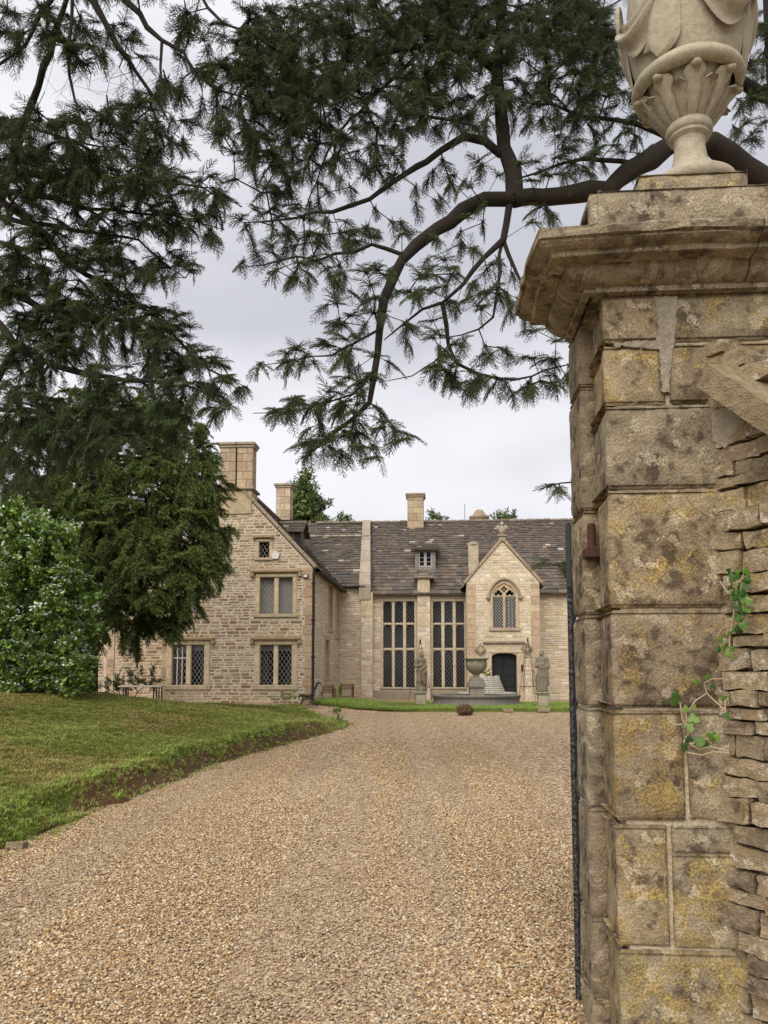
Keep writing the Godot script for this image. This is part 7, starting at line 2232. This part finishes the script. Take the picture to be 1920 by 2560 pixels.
		for q: float in [0.25, 0.5, 0.72, 0.88]:
			mb = Mb.new()
			var pts := []; var rr := []
			for i in 9:
				pts.append(Vector3(cos(TAU * i / 8.0), 0, sin(TAU * i / 8.0)) * lerpf(w, 0.03, q) + Vector3(0, q * (tip - 0.1), 0)); rr.append(0.007)
			mb.tube(pts, rr, 4, false)
			part("hoop", mb, mats.rust, o)
		mb = Mb.new(); mb.ball(Vector3(0, tip - 0.1, 0), Vector3(0.04, 0.09, 0.04))
		part("finial", mb, mats.rust, o)
	# ---- iron garden bench seen from its end
	g = on_ground(770, 1765, 0.21)
	var bench := thing("iron_bench", "green black iron ended garden bench seen from its end near the lawn", "bench", g, 0.1)
	m = -g.z / FOCAL
	var P := func(u: float, v: float) -> Vector2: return Vector2((u - 770) * m, (1765 - v) * m)
	for z: float in [0.0, -1.35]:
		mb = Mb.new()
		var curve := []; var thick := []
		for p: Array in [[747, 1745], [748, 1741], [754, 1740], [765, 1742], [776, 1741], [783, 1734], [788, 1722], [793, 1711], [797, 1708], [802, 1711]]:
			var q: Vector2 = P.call(p[0], p[1]); curve.append(Vector3(q.x, q.y, z)); thick.append(0.028)
		mb.tube(curve, thick, 6)
		for leg: Array in [[[756, 1742], [757, 1752], [751, 1765], [747, 1766]], [[777, 1742], [784, 1752], [791, 1764], [793, 1765]], [[757, 1751], [770, 1748], [783, 1751]]]:
			curve = []; thick = []
			for p: Array in leg:
				var q: Vector2 = P.call(p[0], p[1]); curve.append(Vector3(q.x, q.y, z)); thick.append(0.024)
			mb.tube(curve, thick, 6)
		part("end_frame", mb, mats.iron, bench)
	for p: Array in [[751, 1739], [757, 1738.5], [763, 1740], [769, 1740.5], [775, 1740], [786, 1730], [789, 1722], [792, 1714]]:
		var q: Vector2 = P.call(p[0], p[1])
		mb = Mb.new(); mb.col = Color(0.35, 0.42, 0.38); mb.box(q.x - 0.03, q.x + 0.03, q.y - 0.012, q.y + 0.012, -1.42, 0.07)
		part("slat", mb, mats.teak, bench)
	# ---- wooden chairs by the return wall
	for ch: Array in [[794, 837, 1713, 0.25, "slatted teak garden chair nearer the wing's downpipe", 32.2], [849, 883, 1716, -0.1, "slatted teak garden chair nearer the tall mullioned windows", 36.0]]:
		g = at((ch[0] + ch[1]) / 2.0, 1749, ch[5]); g.y = court_height(g.x, ch[5])
		m = -g.z / FOCAL
		var w: float = (ch[1] - ch[0]) * m / 2 * 0.92; var h: float = (1750 - ch[2]) * m
		var o := thing("garden_chair", ch[4], "chair", g, ch[3], "teak chairs by the house wall")
		for x: float in [-w, w]:
			for z: float in [-0.22, 0.22]:
				mb = Mb.new(); mb.bevel(x - 0.028, x + 0.028, 0, h if z < 0 else h * 0.72, z - 0.028, z + 0.028, 0.006)
				part("leg", mb, mats.teak, o)
			mb = Mb.new(); mb.bevel(x - 0.04, x + 0.04, h * 0.72, h * 0.72 + 0.03, -0.22, 0.28, 0.006)
			part("armrest", mb, mats.teak, o)
		for i in 4:
			mb = Mb.new(); mb.bevel(-w, w, h * 0.5, h * 0.5 + 0.025, -0.18 + i * 0.11, -0.09 + i * 0.11, 0.004)
			part("seat_slat", mb, mats.teak, o)
			mb = Mb.new(); mb.bevel(-w + 0.03, w - 0.03, h * 0.58 + i * h * 0.11, h * 0.58 + i * h * 0.11 + 0.045, -0.235, -0.21, 0.004)
			part("back_slat", mb, mats.teak, o)
	# ---- thin topped table and stone trough by the wing
	d = 28.4
	var tl := at(301, 1714, d); var trr := at(409, 1714, d)
	g = Vector3((tl.x + trr.x) / 2, lawn_height((tl.x + trr.x) / 2, d), -d)
	var tb := thing("garden_table", "thin grey topped garden table beside the wing's lower window", "table", g, 0.0)
	var tw := (trr.x - tl.x) / 2; var th := tl.y - g.y
	mb = Mb.new(); mb.col = Color(0.55, 0.52, 0.45); mb.bevel(-tw, tw, th - 0.05, th, -0.3, 0.3, 0.012)
	part("table_top", mb, mats.stone, tb)
	for x: float in [-tw * 0.78, tw * 0.62, tw * 0.86]:
		mb = Mb.new(); mb.bevel(x - 0.022, x + 0.022, -0.03, th - 0.05, 0.16, 0.2, 0.004); mb.bevel(x - 0.022, x + 0.022, -0.03, th - 0.05, -0.2, -0.16, 0.004)
		part("leg", mb, mats.iron, tb)
	d = 26.5
	var t0 := at(231, 1732, d); var t1 := at(275, 1732, d)
	g = Vector3((t0.x + t1.x) / 2, lawn_height((t0.x + t1.x) / 2, d), -d)
	var tr := thing("stone_trough", "low pale stone trough beside the hedge column", "trough", g, 0.0)
	tw = (t1.x - t0.x) / 2; th = maxf(0.2, t0.y - g.y)
	mb = Mb.new(); mb.col = Color(0.48, 0.46, 0.42)
	mb.bevel(-tw, tw, -0.05, th, 0.2, 0.28, 0.02); mb.bevel(-tw, tw, -0.05, th, -0.28, -0.2, 0.02); mb.bevel(-tw, -tw + 0.08, -0.05, th - 0.002, -0.2, 0.2, 0.02); mb.bevel(tw - 0.08, tw, -0.05, th - 0.002, -0.2, 0.2, 0.02)
	part("basin", mb, mats.stone, tr)
	mb = Mb.new(); mb.col = Color(0.4, 0.38, 0.34); mb.box(-tw + 0.08, tw - 0.08, -0.05, th * 0.7, -0.2, 0.2)
	part("soil_fill", mb, mats.soil, tr)
	# ---- dead clump and flat stones on the fountain lawn's rim
	var brown := [Color(0.24, 0.18, 0.11), Color(0.30, 0.23, 0.14), Color(0.18, 0.13, 0.08)]
	g = on_ground(1162, 1783, 0.06)
	var clump := thing("dead_clump", "round brown clump of dead leaves on the lawn in front of the fountain", "plant", g, 0.0)
	var tuft := blade_tuft(61, 12, 0.12, 0.012, 0.9, brown)
	var where := []
	for i in 700:
		var an := rng.randf() * TAU; var q := sqrt(rng.randf()) * 0.26
		var h := 0.27 * sqrt(maxf(0.0, 1.0 - pow(q / 0.27, 2.0)))
		where.append(Transform3D(Basis.from_euler(Vector3(rng.randf_range(-0.7, 0.7), rng.randf() * TAU, rng.randf_range(-0.7, 0.7))).scaled(Vector3.ONE * rng.randf_range(0.5, 1.0)), Vector3(cos(an) * q, h * rng.randf_range(0.3, 0.9), sin(an) * q)))
	stuff(swarm("dead_leaves", tuft, where, [], clump))
	mb = rock(0.5, 0.26, 0.46, 71, 1.5); mb.col = Color(0.3, 0.25, 0.2)
	var heart := piece("root_ball", mb.mesh(mats.soil), clump); heart.position = Vector3(0, 0.09, 0)
	for fs: Array in [[1358, 1778, 0.42, "flat pale stone lying in the grass before the robed statue"], [1270, 1779, 0.34, "flat stone half sunk in the lawn rim between fountain and robed statue"], [703, 1764, 0.34, "grey stone in the grass beside the iron bench"], [40, 2118, 0.16, "single loose stone where the grass bank meets the gravel"]]:
		g = on_ground(fs[0], fs[1], 0.05 if fs[1] < 2000 else 0.02)
		mb = rock(fs[2], fs[2] * 0.34, fs[2] * 0.6, int(fs[0]), 0.8)
		mb.col = Color(1, 0.95, 0.85)
		var o := piece(numbered("loose_stone"), mb.mesh(mats.wall_stone if fs[1] < 2000 else mats.coping), self)
		o.position = g + Vector3(0, fs[2] * 0.1, 0)
		if fs[0] == 703: o.position.y += 0.05
		tag(o, fs[3], "stone")

func flat(mb: Mb) -> Mb:
	for i in range(0, mb.v.size(), 3):
		var q := (mb.v[i + 2] - mb.v[i]).cross(mb.v[i + 1] - mb.v[i]).normalized()
		for k in 3: mb.n[i + k] = q
	return mb

func hoop(mb: Mb, r: float, y: float, w: float, h: float) -> void:   # a flat ring of boards, eight sided and slightly gapped
	var n := 20
	for i in n:
		var a := TAU * i / n; var b := TAU * (i + 1) / n
		var p := func(an: float, rr: float, yy: float) -> Vector3: return Vector3(cos(an) * rr, yy, sin(an) * rr)
		mb.hexa([p.call(b, r, y - h), p.call(a, r, y - h), p.call(a, r, y), p.call(b, r, y)], [p.call(b, r - w, y - h), p.call(a, r - w, y - h), p.call(a, r - w, y), p.call(b, r - w, y)])

func ivy_leaf_mesh(tone: Color) -> ArrayMesh:
	var mb := Mb.new(); mb.col = tone
	var rim := [Vector2(0, 0), Vector2(0.42, -0.12), Vector2(0.58, 0.22), Vector2(0.34, 0.42), Vector2(0.40, 0.74), Vector2(0.0, 1.12), Vector2(-0.40, 0.74), Vector2(-0.34, 0.42), Vector2(-0.58, 0.22), Vector2(-0.42, -0.12)]
	var c := Vector3(0, 0.4, 0.10)
	for i in rim.size():
		var a: Vector2 = rim[i]; var b: Vector2 = rim[(i + 1) % rim.size()]
		mb.tri(c, Vector3(a.x, a.y, -0.06 * absf(a.x)), Vector3(b.x, b.y, -0.06 * absf(b.x)))
	return smooth(mb).mesh(mats.ivy_leaf)

func build_ivy() -> void:
	rng.seed = 31
	var leaves := []
	for t: Color in [Color(0.06, 0.13, 0.02), Color(0.09, 0.17, 0.028), Color(0.045, 0.10, 0.022), Color(0.035, 0.07, 0.025), Color(0.13, 0.20, 0.05)]: leaves.append(ivy_leaf_mesh(t))
	var put := func(u: float, v: float) -> Vector3: return at(u, v, 3.145 - 0.02 * (u - 1700) / 100.0 if u < 1775 else 3.10 - (u - 1775) * 0.0016)
	var z := func(p: Array) -> Array: return [1380 + p[0] * 0.3255, 1440 + p[1] * 0.3256]
	var ivy := thing("ivy_plant", "young ivy with bright green leaves creeping over the lower pier face", "ivy", Vector3.ZERO)
	var stems := [[[1010, 1280], [1050, 1200], [1000, 1100], [985, 980], [930, 910]], [[1340, 1340], [1220, 1310], [1130, 1330], [1060, 1290], [1040, 1180], [1030, 1060]], [[1360, 1360], [1240, 1350], [1150, 1375], [1040, 1355]], [[1030, 1060], [1100, 960], [1190, 900], [1250, 960], [1330, 1030]], [[1190, 900], [1170, 820], [1230, 790], [1320, 790]], [[1060, 1290], [1180, 1260], [1280, 1210], [1330, 1090], [1330, 950]], [[1000, 1140], [940, 1140], [895, 1115]]]
	for s: Array in stems:
		var line := []; var rad := []
		for p: Array in s:
			var q: Array = z.call(p); line.append(put.call(q[0], q[1])); rad.append(0.0028)
		var mb := Mb.new(); mb.col = Color(0.42, 0.33, 0.22); mb.tube(line, rad, 5)
		part("stem", mb, mats.leaf, ivy)
	for p: Array in [[1110, 800, 1.2], [1180, 760, 1.1], [1215, 830, 1.0], [935, 890, 1.5], [940, 945, 1.2], [1035, 1010, 1.1], [1080, 990, 0.8], [1050, 1080, 1.5], [1040, 1130, 1.3], [1080, 1110, 0.9], [1120, 1240, 1.4], [1060, 1240, 1.1], [1010, 1285, 1.3], [1165, 1285, 1.3], [1215, 1205, 1.4], [1250, 1220, 1.0], [1320, 1050, 1.1], [1315, 920, 0.9], [1100, 1270, 1.0]]:
		var q: Array = z.call(p)
		leaf_at(ivy, leaves, put.call(q[0], q[1]), p[2] * 0.026)
	var high := thing("ivy_plant", "ivy trailing down the joint between pier and dry stone wall", "ivy", Vector3.ZERO)
	for s: Array in [[[1480, -60], [1460, 40], [1440, 150], [1400, 260], [1380, 380], [1360, 500], [1370, 600], [1330, 660]], [[1440, 150], [1350, 130], [1290, 40]], [[1380, 380], [1310, 400], [1270, 460]]]:
		var line := []; var rad := []
		for p: Array in s:
			var q: Array = z.call(p); line.append(put.call(q[0], q[1])); rad.append(0.003)
		var mb := Mb.new(); mb.col = Color(0.36, 0.30, 0.2); mb.tube(line, rad, 5)
		part("stem", mb, mats.leaf, high)
	for i in 46:
		var v := rng.randf_range(-90, 600)
		var u := 1420 + sin(v * 0.01) * 40 - 0.08 * v + rng.randf_range(-70, 80)
		var q: Array = z.call([u, v])
		leaf_at(high, leaves, put.call(q[0], q[1]), rng.randf_range(0.018, 0.034))
	var dead := thing("dead_ivy", "bare brown ivy stems clinging to the upper blocks of the pier", "ivy", Vector3.ZERO)
	var k := func(p: Array) -> Array: return [1280 + p[0] * 0.3858, 700 + p[1] * 0.3858]
	var lines := [[[1290, 1880], [1230, 1760], [1180, 1640], [1120, 1560], [1040, 1480], [960, 1400], [1030, 1330]], [[1290, 1540], [1190, 1480], [1110, 1390], [1050, 1340]], [[1300, 1960], [1240, 1880], [1150, 1800], [1040, 1740], [960, 1650], [880, 1560], [800, 1480]], [[1280, 1700], [1200, 1640], [1120, 1640], [1020, 1620]], [[1100, 1560], [1060, 1600], [980, 1640]], [[760, 820], [860, 760]], [[750, 950], [845, 905]], [[740, 1080], [800, 1030]], [[760, 740], [820, 690], [890, 640]], [[800, 490], [860, 420], [900, 350], [960, 90]], [[660, 270], [735, 350]], [[950, 1305], [1060, 1220], [1085, 1190]], [[940, 1390], [1000, 1340], [1035, 1330]], [[690, 1510], [770, 1450], [820, 1390]], [[560, 1500], [600, 1440], [635, 1400]], [[1270, 1800], [1180, 1770], [1100, 1720], [1010, 1700]], [[900, 1620], [960, 1580], [1000, 1500]]]
	for s: Array in lines:
		var line := []; var rad := []
		for i in s.size():
			var q: Array = k.call(s[i])
			line.append(at(q[0], q[1], 3.165 - (q[0] - 1520) * 0.0001)); rad.append(lerpf(0.0028, 0.0012, i / maxf(1.0, s.size() - 1.0)))
		var mb := Mb.new(); mb.col = Color(0.20, 0.15, 0.10); mb.tube(line, rad, 5)
		part("stem", mb, mats.leaf, dead)

func leaf_at(parent: Node, kinds: Array, p: Vector3, s: float) -> void:
	var b := Basis.from_euler(Vector3(rng.randf_range(-0.5, 0.4), rng.randf_range(-0.6, 0.6), PI + rng.randf_range(-1.2, 1.2))).scaled(Vector3.ONE * s)
	piece("leaf", kinds[rng.randi() % kinds.size()], parent, Transform3D(b, p + Vector3(0, 0, 0.012)))

func _ready() -> void:
	house_back = house_frame.affine_inverse()
	set_camera_and_light()
	make_materials()
	build_ground()
	build_house()
	build_pier()
	build_cedars()
	build_yew()
	build_shrubs()
	build_far_trees()
	build_garden()
	build_ivy()
	build_grass()
	build_gravel()
